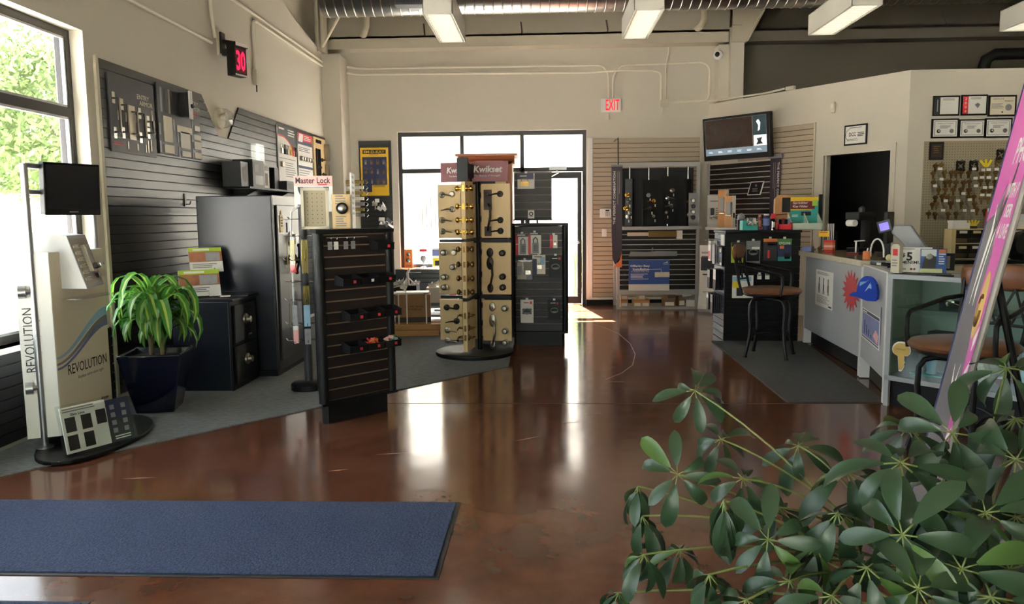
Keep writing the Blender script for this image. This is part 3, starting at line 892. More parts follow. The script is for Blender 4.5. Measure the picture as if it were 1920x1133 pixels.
for i, x in enumerate((-.34, -.2, -.06)):
    MB().bx(x * w - .012, x * w + .012, y - .02, y, h * (.12 + .04 * i), h * .8).bx(x * w - .012, x * w + .05, y - .02, y, h * .46, h * .5).o('latch_bolt', M_BLACK, b3)
for x, z in ((.12, .62), (.2, .36)):
    MB().tube([(x * w - .06, y - .01, z * h), (x * w + .06, y - .03, z * h)], .012).face_lathe((x * w, y, z * h), [(.03, 0), (.025, .02)], 8).o('thumb_latch', M_BRONZE, b3)
for i in range(4):
    MB().bx((-.3 + .12 * i) * w - .015, (-.3 + .12 * i) * w + .015, y - .012, y, h * .9, h * .96).o('strike_plate', M_BRONZE, b3)
MB().bx(w * .36, w * .5, y - .06, y, h * .62, h * .92).bx(w * .4, w * .5, y - .05, y, h * .2, h * .55).o('mortise_case', M_NICKEL, b3)

# ------------------------------------------------------------------ keyless entry stand in front of the window
rv = thing('display_stand', 'white keyless entry display stand with a black monitor by the window', 'display stand', (-3.02, 4.95, 0), R(90))
# local x runs along the window (world +y), local -y faces the shop
base = [(1.0 * math.cos(a) * (0.44 if math.cos(a) > 0 else 0.60), 0.30 * math.sin(a)) for a in [2 * PI * i / 36 for i in range(36)]]
base = [(x * 1.05 + 0.02 + 0.10 * (y / .3), y - 0.04) for x, y in base]
MB().prism(base, 0.008, 0.034, ax='z').o('base_plate', M_BLACK, rv, bev=0.006)
for x, y_ in ((-0.335, 0.13), (0.345, 0.12)):
    MB().cyl((x, y_, 0.03), (x, y_, 1.80), 0.021, n=14).o('post', M_ALU, rv, smooth=True)
    MB().lathe([(0.05, 0.034), (0.05, 0.044), (0.022, 0.05)], 14, Matrix.Translation((x, y_, 0))).o('post_flange', M_ALU, rv, smooth=True)
MB().cyl((-0.335, 0.13, 1.79), (0.345, 0.12, 1.79), 0.018, n=10).o('cross_tube', M_ALU, rv, smooth=True)
MB().cyl((-0.335, 0.13, 1.63), (0.345, 0.12, 1.63), 0.016, n=10).o('cross_tube', M_ALU, rv, smooth=True)
mo = MB().bx(-0.19, 0.19, -0.025, 0.025, -0.165, 0.165).o('monitor', M_BLACK, rv, (-0.04, 0.03, 1.655), (R(3), 0, R(-24)), bev=0.006)
pr(mo, 'screen', -0.178, 0.178, -0.125, 0.15, M_SCREEN, -0.026)
pr(mo, 'maker_mark', -0.03, 0.03, -0.148, -0.14, M_GREYM, -0.026)
# curved information panel: narrow flank towards the camera, broad front towards the shop
pn = [(-0.375, 0.21), (-0.30, 0.04), (0.30, 0.05), (0.32, 0.21)]
MB().prism(pn, 0.10, 1.26, ax='z').o('panel_body', M_PAPER, rv)
fr = MB().bx(0.0, 0.595, -0.0015, 0.0, 0.10, 1.255).o('front_panel', M_CREAM, rv, (-0.298, 0.038, 0), (0, 0, math.atan2(0.01, 0.6)))
for k, (za, zb, mm) in enumerate(((0.60, 0.86, M_LBLUE), (0.56, 0.80, M_GREYM), (0.53, 0.76, MATS['photo_blue_print']))):
    pts = []
    for i in range(15):
        t = i / 14; pts.append((0.595 * t, za + (zb - za) * (t * t * (3 - 2 * t))))
    low = [(x, z - 0.012 - 0.05 * (x / 0.595) * (1 - 0.3 * k)) for x, z in reversed(pts)]
    MB().prism(pts + low, -0.0025 - k * 0.0004, -0.0015).o('wave_print', mm, fr)
txt(fr, 'REVOLUTION', 0.33, 0.50, 0.066, M_INK, -0.002, w=0.45, bold=0.005)
txt(fr, 'Keyless entry done right', 0.36, 0.43, 0.028, M_GREYD, -0.002, w=0.30, slant=0.2)
txt(fr, 'Arrow', 0.50, 0.23, 0.03, M_INK, -0.002, w=0.10, bold=0.03, slant=0.3)
lines(fr, 0.46, 0.20, 0.10, 0.02, 1, M_GREYD, -0.002); lines(fr, 0.47, 0.17, 0.08, 0.02, 1, M_INK, -0.002)
fk2 = MB().bx(0, 0.186, -0.0015, 0, 0.10, 1.25).o('flank_panel', M_WHITE, rv, (-0.377, 0.21, 0), (0, 0, math.atan2(-0.17, 0.075)))
txt(fk2, 'REVOLUTION', 0.05, 0.72, 0.055, M_GREYD, -0.002, w=0.40, roll=PI / 2)
txt(fk2, 'Keyless entry done right', 0.105, 0.74, 0.022, M_GREYM, -0.002, w=0.26, roll=PI / 2, slant=0.2)
for z in (0.42, 1.02):
    MB().cyl((-0.335, 0.13, z), (-0.37, 0.19, z), 0.018, n=8).cyl((-0.352, 0.165, z), (-0.372, 0.20, z), 0.04, n=10).o('clamp', M_ALU, rv, smooth=True)
    MB().cyl((0.345, 0.12, z), (0.31, 0.12, z), 0.016, n=8).o('clamp', M_ALU, rv, smooth=True)
# lock housing with a sloping instruction face
lk = MB().prism([(0.10, 1.03), (-0.20, 1.02), (-0.10, 1.36), (0.10, 1.38)], -0.12, 0.22, ax='x').o('lock_housing', mat('pale_grey_enamel', (196, 196, 194), 0.45), rv, (-0.09, 0.12, 0), (0, 0, R(14)))
sl = math.atan2(0.10, 0.34)
face = MB().bx(-0.17, 0.17, -0.002, 0.0, 0.0, 0.35).o('instruction_face', MATS['mid_grey_plastic'], lk, (0.05, -0.201, 1.022), (-sl, 0, 0))
def on_face(b, name, m):
    o = b.o(name, m, lk, (0.05, -0.201, 1.022), (-sl, 0, 0)); return o
on_face(MB().bx(-0.16, 0.16, -0.004, -0.002, 0.02, 0.33), 'instruction_plate', MATS['bronze_plate'] if 'bronze_plate' in MATS else mat('bronze_plate', (112, 102, 90), 0.35, 0.6))
b = MB()
for i in range(6):
    b.bx(-0.145, -0.125, -0.0055, -0.004, 0.05 + i * 0.043, 0.068 + i * 0.043)
    for j in range(3):
        b.bx(-0.11, -0.03 - 0.02 * (j % 2), -0.0055, -0.004, 0.05 + i * 0.043 + j * 0.009, 0.054 + i * 0.043 + j * 0.009)
on_face(b, 'small_print', M_CREAM)
on_face(MB().bx(-0.01, 0.06, -0.03, -0.004, 0.10, 0.28).bx(0.005, 0.045, -0.032, -0.03, 0.19, 0.26), 'keypad_lock', M_NICKEL)
on_face(MB().face_lathe((0.025, -0.03, 0.13), [(0.022, 0), (0.022, 0.03), (0.012, 0.04)], 10).bx(0.015, 0.095, -0.075, -0.06, 0.122, 0.138), 'lever', M_CHROME)
on_face(MB().face_lathe((0.09, -0.004, 0.07), [(0.02, 0), (0.02, 0.02)], 10), 'thumb_turn', M_CHROME)
# acrylic shelf and brochure rack
MB().bx(-0.22, 0.24, -0.10, 0.08, 0.955, 0.962).o('acrylic_shelf', M_CLEAR, rv)
bh = thing('brochure_holder', 'clear brochure holder with lock leaflets leaning at the foot of the stand', 'brochure holder', (-2.80, 4.63, 0.04), R(62), rot=(R(-12), 0, R(62)))
bx('acrylic_front', M_CLEAR, bh, -0.23, 0.23, -0.035, -0.031, 0.0, 0.27)
bx('acrylic_back', M_CLEAR, bh, -0.23, 0.23, 0.0, 0.004, 0.0, 0.30)
bx('acrylic_base', M_CLEAR, bh, -0.23, 0.23, -0.035, 0.004, -0.004, 0.0)
lf = MB().bx(-0.22, 0.06, -0.025, -0.012, 0.003, 0.285).o('leaflet', M_PAPER, bh)
for i, (x, z) in enumerate(((-.17, .13), (-.07, .13), (.025, .14), (-.17, .02), (-.07, .02))):
    pr(lf, 'product_print', x - .034, x + .03, z, z + .09, M_INK, -.0255)
txt(lf, 'Slim Line', -0.12, 0.235, 0.016, M_INK, -0.0255, w=0.09, bold=0.03)
lines(lf, -0.21, 0.275, 0.24, 0.03, 2, M_INKG, -0.0255)
lf2 = MB().bx(0.07, 0.22, -0.025, -0.012, 0.003, 0.275).o('leaflet', MATS['dark_grey_print'], bh)
pr(lf2, 'purple_field', 0.07, 0.22, 0.15, 0.275, M_BLUED, -.0252)
for i in range(8):
    pr(lf2, 'icon_print', (.085 if i % 2 else .16), (.115 if i % 2 else .19), .06 + .05 * (i // 2), .09 + .05 * (i // 2), M_PHOTO, -.0255)
lines(lf2, 0.09, 0.04, 0.12, 0.03, 2, M_PAPER, -0.0255)

# ------------------------------------------------------------------ corn plant in the navy pot
pp = thing('potted_plant', 'corn plant with arching striped leaves in a square navy pot', 'potted plant', (-2.96, 5.70, 0.008), R(12))
m = MB()
def ring(w, z): return [(-w, -w, z), (w, -w, z), (w, w, z), (-w, w, z)]
m.add(ring(.135, 0) + ring(.205, .34) + ring(.225, .455) + ring(.20, .455) + ring(.19, .40), [(3, 2, 1, 0)] + [(k * 4 + i, k * 4 + (i + 1) % 4, k * 4 + 4 + (i + 1) % 4, k * 4 + 4 + i) for k in range(4) for i in range(4)])
m.o('pot', M_POT, pp, bev=0.012)
bx('soil', M_SOIL, pp, -.192, .192, -.192, .192, .38, .405)
def strap(L, wd, lean, droop, tw):
    """arching strap leaf with a pale stripe: base at origin, leaning along +x"""
    b = MB(); K = 9; p = Vector((0, 0, 0)); a = lean; vs = []
    for k in range(K + 1):
        t = k / K; w_ = wd * (0.35 + 1.3 * t) * (1 - t) ** 0.55 * 1.05 if t < 1 else 0.002
        n = Vector((-math.sin(a), 0, math.cos(a)))
        vs += [p + Vector((0, -w_, 0)) + n * w_ * .35, p + Vector((0, -w_ * .25, 0)), p + Vector((0, w_ * .25, 0)), p + Vector((0, w_, 0)) + n * w_ * .35]
        p = p + Vector((math.cos(a), tw * t, math.sin(a))) * (L / K)
        a -= droop / K * (0.5 + 1.2 * t)
    for k in range(K):
        for j in range(3):
            b.add([], []); b.f.append([k * 4 + j, k * 4 + j + 1, k * 4 + j + 5, k * 4 + j + 4]); b.m.append(1 if j == 1 else 0)
    b.v = [tuple(v) for v in vs]
    return b
protos = []
for L, wd, ln, dr_, tw in ((.82, .050, 1.42, 3.7, .06), (.76, .052, 1.3, 3.7, -.08), (.90, .050, 1.48, 3.9, .05), (.68, .052, 1.2, 3.3, .1), (.42, .040, 1.4, 1.4, 0)):
    b = strap(L, wd, ln, dr_, tw)
    me = bpy.data.meshes.new('leaf'); me.from_pydata(b.v, [], b.f); me.materials.append(M_LEAFD); me.materials.append(M_LEAFS)
    me.polygons.foreach_set('material_index', b.m); me.polygons.foreach_set('use_smooth', [True] * len(me.polygons)); me.update(); protos.append(me)
for cx, cy, hz, seed in ((-.04, .02, .42, 1), (.06, -.05, .30, 2)):
    MB().tube([(cx, cy, .38), (cx, cy, .40 + hz)], .02, 8).o('stem', M_BARK, pp, smooth=True)
    rnd = random.Random(seed)
    for i in range(34):
        k = i % 4 if i < 31 else 4
        o = ob('leaf', protos[k], pp, (cx, cy, .38 + hz * (0.15 + 0.85 * i / 34)), (rnd.uniform(-.12, .12), rnd.uniform(-.22, .08), i * 2.399 + rnd.uniform(-.2, .2)))
        s = rnd.uniform(.72, 1.02); o.scale = (s * .74, s * 1.1, s)

# ------------------------------------------------------------------ the safes
sf_ = thing('safe', 'tall gunmetal safe with a navy side against the slatwall', 'safe', (-2.44, 6.90, 0.008), R(90))
# local x along the front (world +y), front at local y=0 facing the shop
bx('plinth', M_BLACKM, sf_, 0.02, 0.83, 0.02, 0.68, 0, 0.05)
MB().bx(0, 0.85, 0.012, 0.70, 0.05, 1.655).o('body', M_NAVY, sf_, bev=0.008)
MB().bx(0, 0.85, 0.0, 0.012, 0.05, 1.655).o('front_frame', M_SAFE, sf_)
MB().bx(0.06, 0.79, -0.018, 0.0, 0.14, 1.57).o('door', M_SAFE, sf_, bev=0.006)
dd = sf_.children[-1]
MB().face_lathe((0.42, -0.018, 1.25), [(0.075, 0), (0.075, 0.01), (0.05, 0.02), (0.045, 0.05), (0.02, 0.055)], 18).o('dial', M_NICKEL, dd, smooth=True)
MB().face_lathe((0.42, -0.018, 1.05), [(0.06, 0), (0.05, 0.02), (0.03, 0.05), (0.03, 0.09), (0.0, 0.095)], 14).o('handle_hub', M_BLACK, dd, smooth=True)
sp = MB()
for k in range(5):
    a = 2 * PI * k / 5 + .3
    sp.tube([(0.42, -0.09, 1.05), (0.42 + 0.14 * math.cos(a), -0.09, 1.05 + 0.14 * math.sin(a))], 0.011)
    sp.ell((0.42 + 0.14 * math.cos(a), -0.09, 1.05 + 0.14 * math.sin(a)), (.02, .02, .02), 8, 5)
sp.o('spoke_handle', M_BLACK, dd, smooth=True)
b = MB().bx(0.12, 0.20, -0.024, -0.02, 1.32, 1.48).bx(0.15, 0.17, -0.024, -0.02, 1.48, 1.52)
b.o('hang_tag', M_YEL, sf_); lines(sf_, 0.13, 1.46, 0.06, 0.1, 4, M_INK, -0.0245)
for z in (0.2, 0.7, 1.4):
    bx('hinge', M_SAFE, sf_, 0.80, 0.83, -0.02, 0.0, z, z + 0.12)
s2 = thing('safe', 'low navy two-door safe beside the potted corn plant', 'safe', (-2.63, 6.31, 0.008), R(90))
MB().bx(0, 0.57, 0.015, 0.50, 0, 0.76).o('body', M_NAVY, s2, bev=0.006)
MB().bx(-0.005, 0.575, -0.03, 0.50, 0.76, 0.785).o('top_plate', M_BLACK, s2, bev=0.004)
bx('front_frame', M_BLACK, s2, 0, 0.57, 0, 0.015, 0, 0.76)
for z in (0.05, 0.40):
    d_ = MB().bx(0.05, 0.52, -0.02, 0, z, z + 0.32).o('door', M_BLACK, s2, bev=0.005)
    MB().face_lathe((0.27, -0.02, z + 0.18), [(0.05, 0), (0.048, 0.012), (0.03, 0.02), (0.026, 0.05), (0.0, 0.052)], 16).o('dial', M_NICKEL, d_, smooth=True)
    pr(d_, 'maker_plate', 0.33, 0.39, z + 0.03, z + 0.045, M_CHROME, -0.02)
# brochures standing on the low safe
def brochure(label, loc, w, h, tilt):
    r = thing('brochure', label, 'brochure', loc, 0, None, rot=(R(-tilt), 0, R(38)))
    bx('card', M_PAPER, r, -w / 2, w / 2, -0.012, 0, 0, h)
    pr(r, 'green_band', -w / 2, w / 2, h * .84, h, M_LIME, -.012); pr(r, 'photo', -w / 2, w / 2, h * .42, h * .84, M_TERRA, -.012); pr(r, 'photo', 0, w / 2 - .02, h * .45, h * .8, M_PHOTO, -.0125)
    lines(r, -w * .37, h * .955, w * .5, h * .16, 1, M_PAPER, -.0132, jag=0)
    lines(r, -w * .42, h * .34, w * .8, h * .2, 3, M_INKG, -.012)
    MB().tube([(-.06, -.03, .0), (.06, -.03, .0), (.06, -.03, .03)], .004).o('wire_foot', M_CHROME, r)
    return r
brochure('wide green-banded brochure standing on the low navy safe', (-2.92, 6.42, 0.80), 0.33, 0.23, 12)
b_ = brochure('smaller green-banded brochure raised behind the wide one', (-2.98, 6.70, 0.99), 0.28, 0.22, 16)
bx('riser', M_BLACK, b_, -0.08, 0.08, 0.0, 0.06, -0.17, 0.12)
pf = thing('brochure', 'loose dark leaflets lying on the low navy safe', 'leaflets', (-2.72, 6.62, 0.793), R(20))
bx('leaflet', M_GREYD, pf, -.12, .12, -.15, .15, 0, .006); bx('leaflet', M_PAPER, pf, -.10, -.02, -.2, -.1, .006, .01)

# ================================================================== shop floor displays
# door hardware sub-parts (all face local -y); meshes are shared
HWC = {}
def hw_mesh(kind):
    if kind in HWC:
        return HWC[kind]
    b = MB(); nm = kind.split('_')[0]
    if kind == 'knob':
        b.face_lathe((0, 0, 0), [(.034, 0), (.032, .008), (.014, .014), (.013, .03), (.029, .042), (.031, .056), (.02, .068), (.004, .07)], 14)
    elif kind in ('lever_left', 'lever_right'):
        s = -1 if kind == 'lever_left' else 1
        b.face_lathe((0, 0, 0), [(.034, 0), (.032, .01), (.014, .016), (.013, .045)], 14)
        b.tube([(0, -.042, 0), (s * .02, -.05, .003), (s * .055, -.05, .0), (s * .09, -.047, -.008), (s * .112, -.046, -.012)], .011, 8, r1=.005)
    elif kind == 'deadbolt':
        b.face_lathe((0, 0, 0), [(.034, 0), (.032, .012), (.024, .024), (.004, .025)], 14)
    elif kind == 'bolt_square':
        b.bx(-.04, .04, -.02, 0, -.045, .045); b.face_lathe((0, -.02, 0), [(.018, 0), (.016, .012)], 10)
    elif kind == 'bolt_oval':
        b.lathe([(1, 0), (.95, .014), (.6, .02), (.01, .021)], 16, Matrix.Diagonal((.036, 1, .05, 1)) @ Matrix.Rotation(PI / 2, 4, 'X'))
        b.face_lathe((0, -.02, 0), [(.014, 0), (.012, .012)], 10)
    elif kind == 'handleset_square':
        b.bx(-.04, .04, -.02, 0, .19, .36).bx(-.035, .035, -.018, 0, -.08, .02)
        b.tube([(.01, -.012, .25), (.035, -.06, .22), (.035, -.065, .12), (.015, -.06, .03), (0, -.015, -.02)], .012, 8)
    elif kind == 'handleset_oval':
        D = Matrix.Rotation(PI / 2, 4, 'X')
        b.lathe([(1, 0), (.95, .014), (.6, .02), (.01, .021)], 16, Matrix.Translation((0, 0, .24)) @ Matrix.Diagonal((.038, 1, .07, 1)) @ D)
        b.lathe([(1, 0), (.95, .014), (.6, .02), (.01, .021)], 16, Matrix.Translation((0, 0, -.02)) @ Matrix.Diagonal((.032, 1, .05, 1)) @ D)
        b.tube([(.0, -.012, .24), (.03, -.055, .2), (.035, -.06, .12), (.015, -.055, .03), (0, -.015, -.02)], .011, 8)
    HWC[kind] = (nm, b.mesh(nm, M_NICKEL, True))
    return HWC[kind]
HWM = {}
def hw(par, kind, x, z, m, y, flip=False):
    nm, me = hw_mesh(kind)
    k = (kind, m.name)
    if k not in HWM:
        c = me.copy(); c.materials.clear(); c.materials.append(m); HWM[k] = c
    o = ob({'bolt': 'deadbolt'}.get(nm, nm), HWM[k], par, (x, y, z))
    if flip:
        o.rotation_euler = (0, 0, PI)
    return o

# ------------------------------------------------------------------ three-sided slat towers
def tower(label, loc, rz, L=0.61, H=1.375):
    t = thing('slat_tower', label, 'display tower', loc, rz)
    h = L * 0.866
    pl = [(.05, .02), (L - .05, .02), (L - .02, .06), (L / 2 + .03, h - .06), (L / 2 - .03, h - .06), (.02, .06)]
    MB().prism(pl, 0, .14, ax='z').o('plinth', M_BLACK, t)
    MB().prism([(-.02, -.02), (L + .02, -.02), (L / 2 + .02, h + .02), (L / 2 - .02, h + .02)], .14, .158, ax='z').o('base_deck', M_BLACK, t)
    core = [(.02, .012), (L - .02, .012), (L / 2, h - .025)]
    MB().prism(core, .158, H - .03, ax='z').o('core', M_BLACKM, t)
    MB().prism([(-.025, -.02), (L + .025, -.02), (L / 2 + .03, h + .03), (L / 2 - .03, h + .03)], H - .028, H, ax='z').o('top_board', M_BLACK, t, bev=0.004)
    for cx, cy in ((.012, .012), (L - .012, .012), (L / 2, h - .012)):
        MB().cyl((cx, cy, .158), (cx, cy, H - .028), .034, n=14).o('corner_post', M_BLACK, t, smooth=True)
    for k, (p, a) in enumerate((((0, 0), 0), ((L, 0), R(120)), ((L / 2, h), R(240)))):
        f = bpy.data.objects.new('slat_face', None); COL.objects.link(f); f.parent = t
        f.location = (p[0], p[1], 0); f.rotation_euler = (0, 0, a)
        slats(f, .045, L - .045, .17, H - .035, M_SLATBR, M_LIPBR, y=.012, d=.014, gap=.010)
    return t
T1 = (-1.553, 5.249); T1R = R(48.0)
tower('dark brown three-sided slat tower with rows of small black bins', (*T1, 0), T1R)
def t1(x, y, z):
    c, s = math.cos(T1R), math.sin(T1R)
    return (T1[0] + x * c - y * s, T1[1] + x * s + y * c, z)
# bins: one mould, copied
def make_bin(loc, rz, label, group, tag_m, fill=None):
    r = thing('parts_bin', label, 'bin', loc, rz, group)
    w, d, h = .142, .11, .072
    k = 'bin'
    if k not in HWC:
        b = MB()
        b.bx(-w / 2, w / 2, -d, 0, 0, .004).bx(-w / 2, w / 2, -.004, 0, 0, h)
        b.bx(-w / 2, w / 2, -d, -d + .004, 0, h * .68)
        for s in (-1, 1):
            b.prism([(-d, .0), (0, 0), (0, h), (-.03, h), (-d, h * .68)], s * w / 2 - (.004 if s > 0 else 0), s * w / 2 + (0 if s > 0 else .004), ax='x')
        b.bx(-w / 2 - .002, w / 2 + .002, -d - .004, -d, h * .62, h * .70)
        HWC[k] = b.mesh('bin_tray', M_BLACK)
    ob('bin_tray', HWC[k], r)
    pr(r, 'price_tag', .012, .034, .016, .036, tag_m, -d)
    if fill:
        f = MB(); rnd = random.Random(fill)
        for i in range(14):
            f.box((rnd.uniform(-.045, .045), rnd.uniform(-.085, -.03), rnd.uniform(.03, .07)), (.036, .026, .012), i % 3, (rnd.uniform(-1, 1), rnd.uniform(-1, 1), rnd.uniform(-2, 2)))
        fm = [M_RED, M_ORANGE, M_PINKL] if fill == 3 else [M_GREEN, M_LBLUE, M_PINKL]
        o = f.o('key_caps', fm, r); o['kind'] = 'stuff'
BINS = [(.475, 1.225, 'black bin hung alone at the top of the brown slat tower', M_RED, None)]
for i, (x, z) in enumerate(((.176, .985), (.326, .987), (.481, .99))):
    BINS.append((x, z, ('left', 'middle white-tagged', 'right')[i] + ' black bin in the upper row of three on the brown tower', M_PAPER if i == 1 else M_RED, None))
for i, (x, z) in enumerate(((.224, .735), (.374, .738), (.525, .742))):
    BINS.append((x, z, ('left', 'middle', 'right')[i] + ' black bin in the second row of three on the brown tower', M_RED, None))
for i, (x, z) in enumerate(((.214, .51), (.364, .512), (.516, .514))):
    BINS.append((x, z, ('empty black bin', 'black bin of red and orange key caps', 'black bin of green and pink key caps')[i] + ' in the lowest row of the brown tower', M_RED, (None, 3, 4)[i]))
for x, z, lab, tm, fl_ in BINS:
    make_bin(t1(x, -.026, z), T1R, lab, 'bins on the brown tower', tm, fl_)
for i, x in enumerate((.086, .135, .215, .275)):
    r = thing('key_tag', ('first', 'second', 'third', 'fourth')[i] + ' small hanging key tag from the left along the top groove of the brown tower', 'key tag', t1(x, -.006, 1.235), T1R, 'key tags on the brown tower')
    bx('tag', (M_PHOTO, M_PAPER, M_PHOTO, M_GREYM)[i], r, -.017, .017, -.012, -.008, 0, .055)
    MB().tube([(0, 0, .075), (0, -.03, .075), (0, -.03, .083)], .003).tube([(0, -.01, .055), (0, -.02, .072)], .002).o('hook', M_CHROME, r)
    if i == 1: pr(r, 'white_patch', -.015, .015, .0, .02, M_WHITE, -.012)
rl = MB().cyl(t1(.06, -.012, 1.318), t1(.40, -.012, 1.318), .004, n=6).o('hang_rail', M_CHROME, smooth=True)
tag(rl, 'thin wire rail above the key tags on the brown tower', 'rail')
# goods on top of the tower
ZT = 1.3765
pg = thing('pegboard_display', 'small framed pegboard standing on the brown tower', 'display', t1(.105, .19, ZT), R(14))
bx('peg_panel', MATS['pegboard_tan'], pg, -.075, .075, -.012, 0, .02, .27)
fm = MB().bx(-.095, -.075, -.03, .01, 0, .29).bx(.075, .095, -.03, .01, 0, .29).bx(-.095, .095, -.03, .01, .27, .29).bx(-.095, .095, -.03, .01, 0, .02)
fm.o('frame', MATS['beige_painted_steel'], pg)
hb = MB()
for i in range(4):
    for j in range(8):
        hb.cyl((-.05 + .033 * i, -.0125, .045 + .029 * j), (-.05 + .033 * i, -.0135, .045 + .029 * j), .0035, n=6)
hb.o('peg_holes', M_INK, pg)
wb = thing('lock_sample', 'pale wooden block with a round black lock beside the small pegboard', 'lock sample', t1(.245, .065, ZT), R(18))
bx('block', M_WOOD, wb, -.065, .06, 0, .09, 0, .245, 0.003)
bx('end_grain', M_OAK, wb, .0601, .062, 0.002, .088, .002, .243)
MB().face_lathe((-.0, 0, .145), [(.042, 0), (.042, .03), (.036, .04), (.03, .042)], 18).o('lock_ring', M_BLACK, wb, smooth=True)
MB().face_lathe((-.0, -.042, .145), [(.028, 0), (.02, .004)], 14).o('lock_face', M_CHROME, wb, smooth=True)
lines(wb, -.045, .235, .08, .07, 4, M_INKG, 0); lines(wb, -.045, .09, .08, .08, 5, M_INKG, 0)
bk_ = thing('boxed_lock', 'dark boxed lock behind the small pegboard on the brown tower', 'box', t1(.12, .30, ZT), R(14))
bx('carton', M_BLACK, bk_, -.05, .12, 0, .06, 0, .27)
gs = thing('sign_card', 'grey round-topped card on the brown tower', 'card', t1(.33, .16, ZT), R(10))
MB().prism([(-.04, 0), (.04, 0), (.04, .17)] + [(.04 * math.cos(a), .17 + .03 * math.sin(a)) for a in [PI * i / 8 for i in range(1, 8)]] + [(-.04, .17)], 0, .008).o('card', M_GREYM, gs)
bx('foot', M_BLACK, gs, -.02, .02, -.02, .03, 0, .03)
ws = thing('sign_card', 'tall pale blue-white card seen edge-on on the brown tower', 'card', t1(.41, .16, ZT), R(98))
bx('card', M_WHITE, ws, -.11, .11, 0, .012, 0, .40); lines(ws, -.09, .38, .18, .3, 8, M_LBLUE, 0)

# ------------------------------------------------------------------ small wire spinner
SPX, SPY = -2.02, 6.42
sn = thing('wire_spinner', 'wire spinner rack with a pink header sign behind the brown tower', 'spinner rack', (SPX, SPY, 0.008), R(20))
MB().lathe([(.15, 0), (.15, .045), (.13, .06), (.05, .07)], 24).o('base', M_BLACK, sn, smooth=True)
MB().cyl((0, 0, .06), (0, 0, 1.56), .035, n=12).o('pole', M_GREYD, sn, smooth=True)
LV = (.42, .56, .76, .92, 1.10, 1.30, 1.44)
for z in LV:
    b = MB()
    for k in range(8):
        a = 2 * PI * k / 8
        d = Vector((math.cos(a), math.sin(a), 0))
        b.tube([d * .03 + Vector((0, 0, z)), d * .155 + Vector((0, 0, z)), d * .17 + Vector((0, 0, z + .02))], .003, 5)
    b.o('hook_ring', M_CHROME, sn)
MB().tube([(-.10, -.06, .40), (-.10, -.06, 1.38), (-.09, -.05, 1.50), (-.02, -.02, 1.55)], .008, 8).o('upright_wire', M_WHITE, sn, smooth=True)
hdr = MB().bx(-.16, .16, -.006, .006, 0, .30).o('header_sign', M_PAPER, sn, (.10, .05, 1.50), (0, 0, R(-14)))
pr(hdr, 'pink_field', -.16, .16, .215, .30, M_PINKL, -.006)
txt(hdr, 'Master Lock', 0, .262, .05, M_INK, -.0075, w=.29, bold=.02)
lines(hdr, .04, .232, .10, .02, 1, M_RED, -.0072)
arcp = [(.13 * math.cos(a), .21 - .13 * math.sin(a)) for a in [PI * i / 14 for i in range(15)]]
MB().prism(arcp, -.0075, -.006).o('padlock_picture', M_GREYD, hdr)
arcp = [(.085 * math.cos(a), .21 - .085 * math.sin(a)) for a in [PI * i / 14 for i in range(15)]]
MB().prism(arcp, -.0085, -.0075).o('padlock_picture', M_PHOTO, hdr)
def spin_pack(k, z, L, w, m, label, name='hanging_packet', m2=None, rr=.13):
    a = 2 * PI * k / 8 + R(20)
    r = thing(name, label, 'packet', (SPX + rr * math.cos(a), SPY + rr * math.sin(a), z - L), a + PI / 2, 'packets on the wire spinner')
    if m is M_RODY:
        b = MB()
        for q in range(5):
            b.tube([((q - 2) * w * .2, 0, .006 * (q % 2)), ((q - 2) * w * .22, -.004, L * .5), ((q - 2) * w * .2, 0, L - .02)], .004, 5)
        b.o('rods', m, r)
        bx('sleeve', M_CLEAR, r, -w / 2, w / 2, -.008, .008, 0, L - .02)
    else:
        bx('pouch', m, r, -w / 2, w / 2, -.006, .006, 0, L - .02)
    bx('header_card', m2 or M_CLEAR, r, -w / 2, w / 2, -.0065, .0065, L - .03, L + .006)
M_RODY = mat('yellow_brass_rods', (170, 152, 84), 0.3, 0.6, var=0.4, scale=30, stretch=(6, 6, .5))
SPK = [(4, 1.30, .30, .05, M_RODY, 'first long packet of brass-coloured rods in the upper tier'), (5, 1.30, .29, .05, M_RODY, 'second long packet of brass-coloured rods in the upper tier'), (6, 1.30, .30, .05, M_RODY, 'third long packet of brass-coloured rods in the upper tier'),
       (7, 1.30, .28, .05, M_RODY, 'fourth long packet of brass-coloured rods in the upper tier'), (4, 1.44, .10, .06, M_BLACK, 'small black camera-shaped packet near the top'), (5, 1.10, .09, .055, M_RED, 'small red packet below the long rods'),
       (3, 1.12, .12, .05, M_PINKL, 'pink and white packet at the outer side'), (6, .92, .22, .05, M_RODY, 'middle tier rod packet'), (7, .92, .20, .05, M_PHOTOB, 'bluish blister packet in the middle tier'),
       (5, .92, .18, .045, M_CLEAR, 'clear blister packet in the middle tier'), (4, .76, .22, .04, M_RODY, 'lower rod packet at the outer side'), (5, .76, .20, .05, M_PHOTO, 'grey blister packet in the lower tier'),
       (6, .76, .20, .05, M_LBLUE, 'pale blue packet in the lower tier'), (7, .76, .18, .05, M_RODY, 'lower rod packet next to the brown tower'), (5, .56, .14, .05, M_PINKL, 'pink-tinted blister packet in the bottom tier'),
       (6, .56, .15, .05, M_PHOTO, 'grey-purple blister packet in the bottom tier'), (4, .56, .13, .045, M_CLEAR, 'clear blister packet in the bottom tier'), (7, .42, .12, .05, M_PHOTOB, 'bluish packet lowest on the spinner')]
for k, z, L, w, m, lab in SPK:
    spin_pack(k, z, L, w, m, lab + ' of the wire spinner', m2=M_WHITE if 'pink' in lab else None)

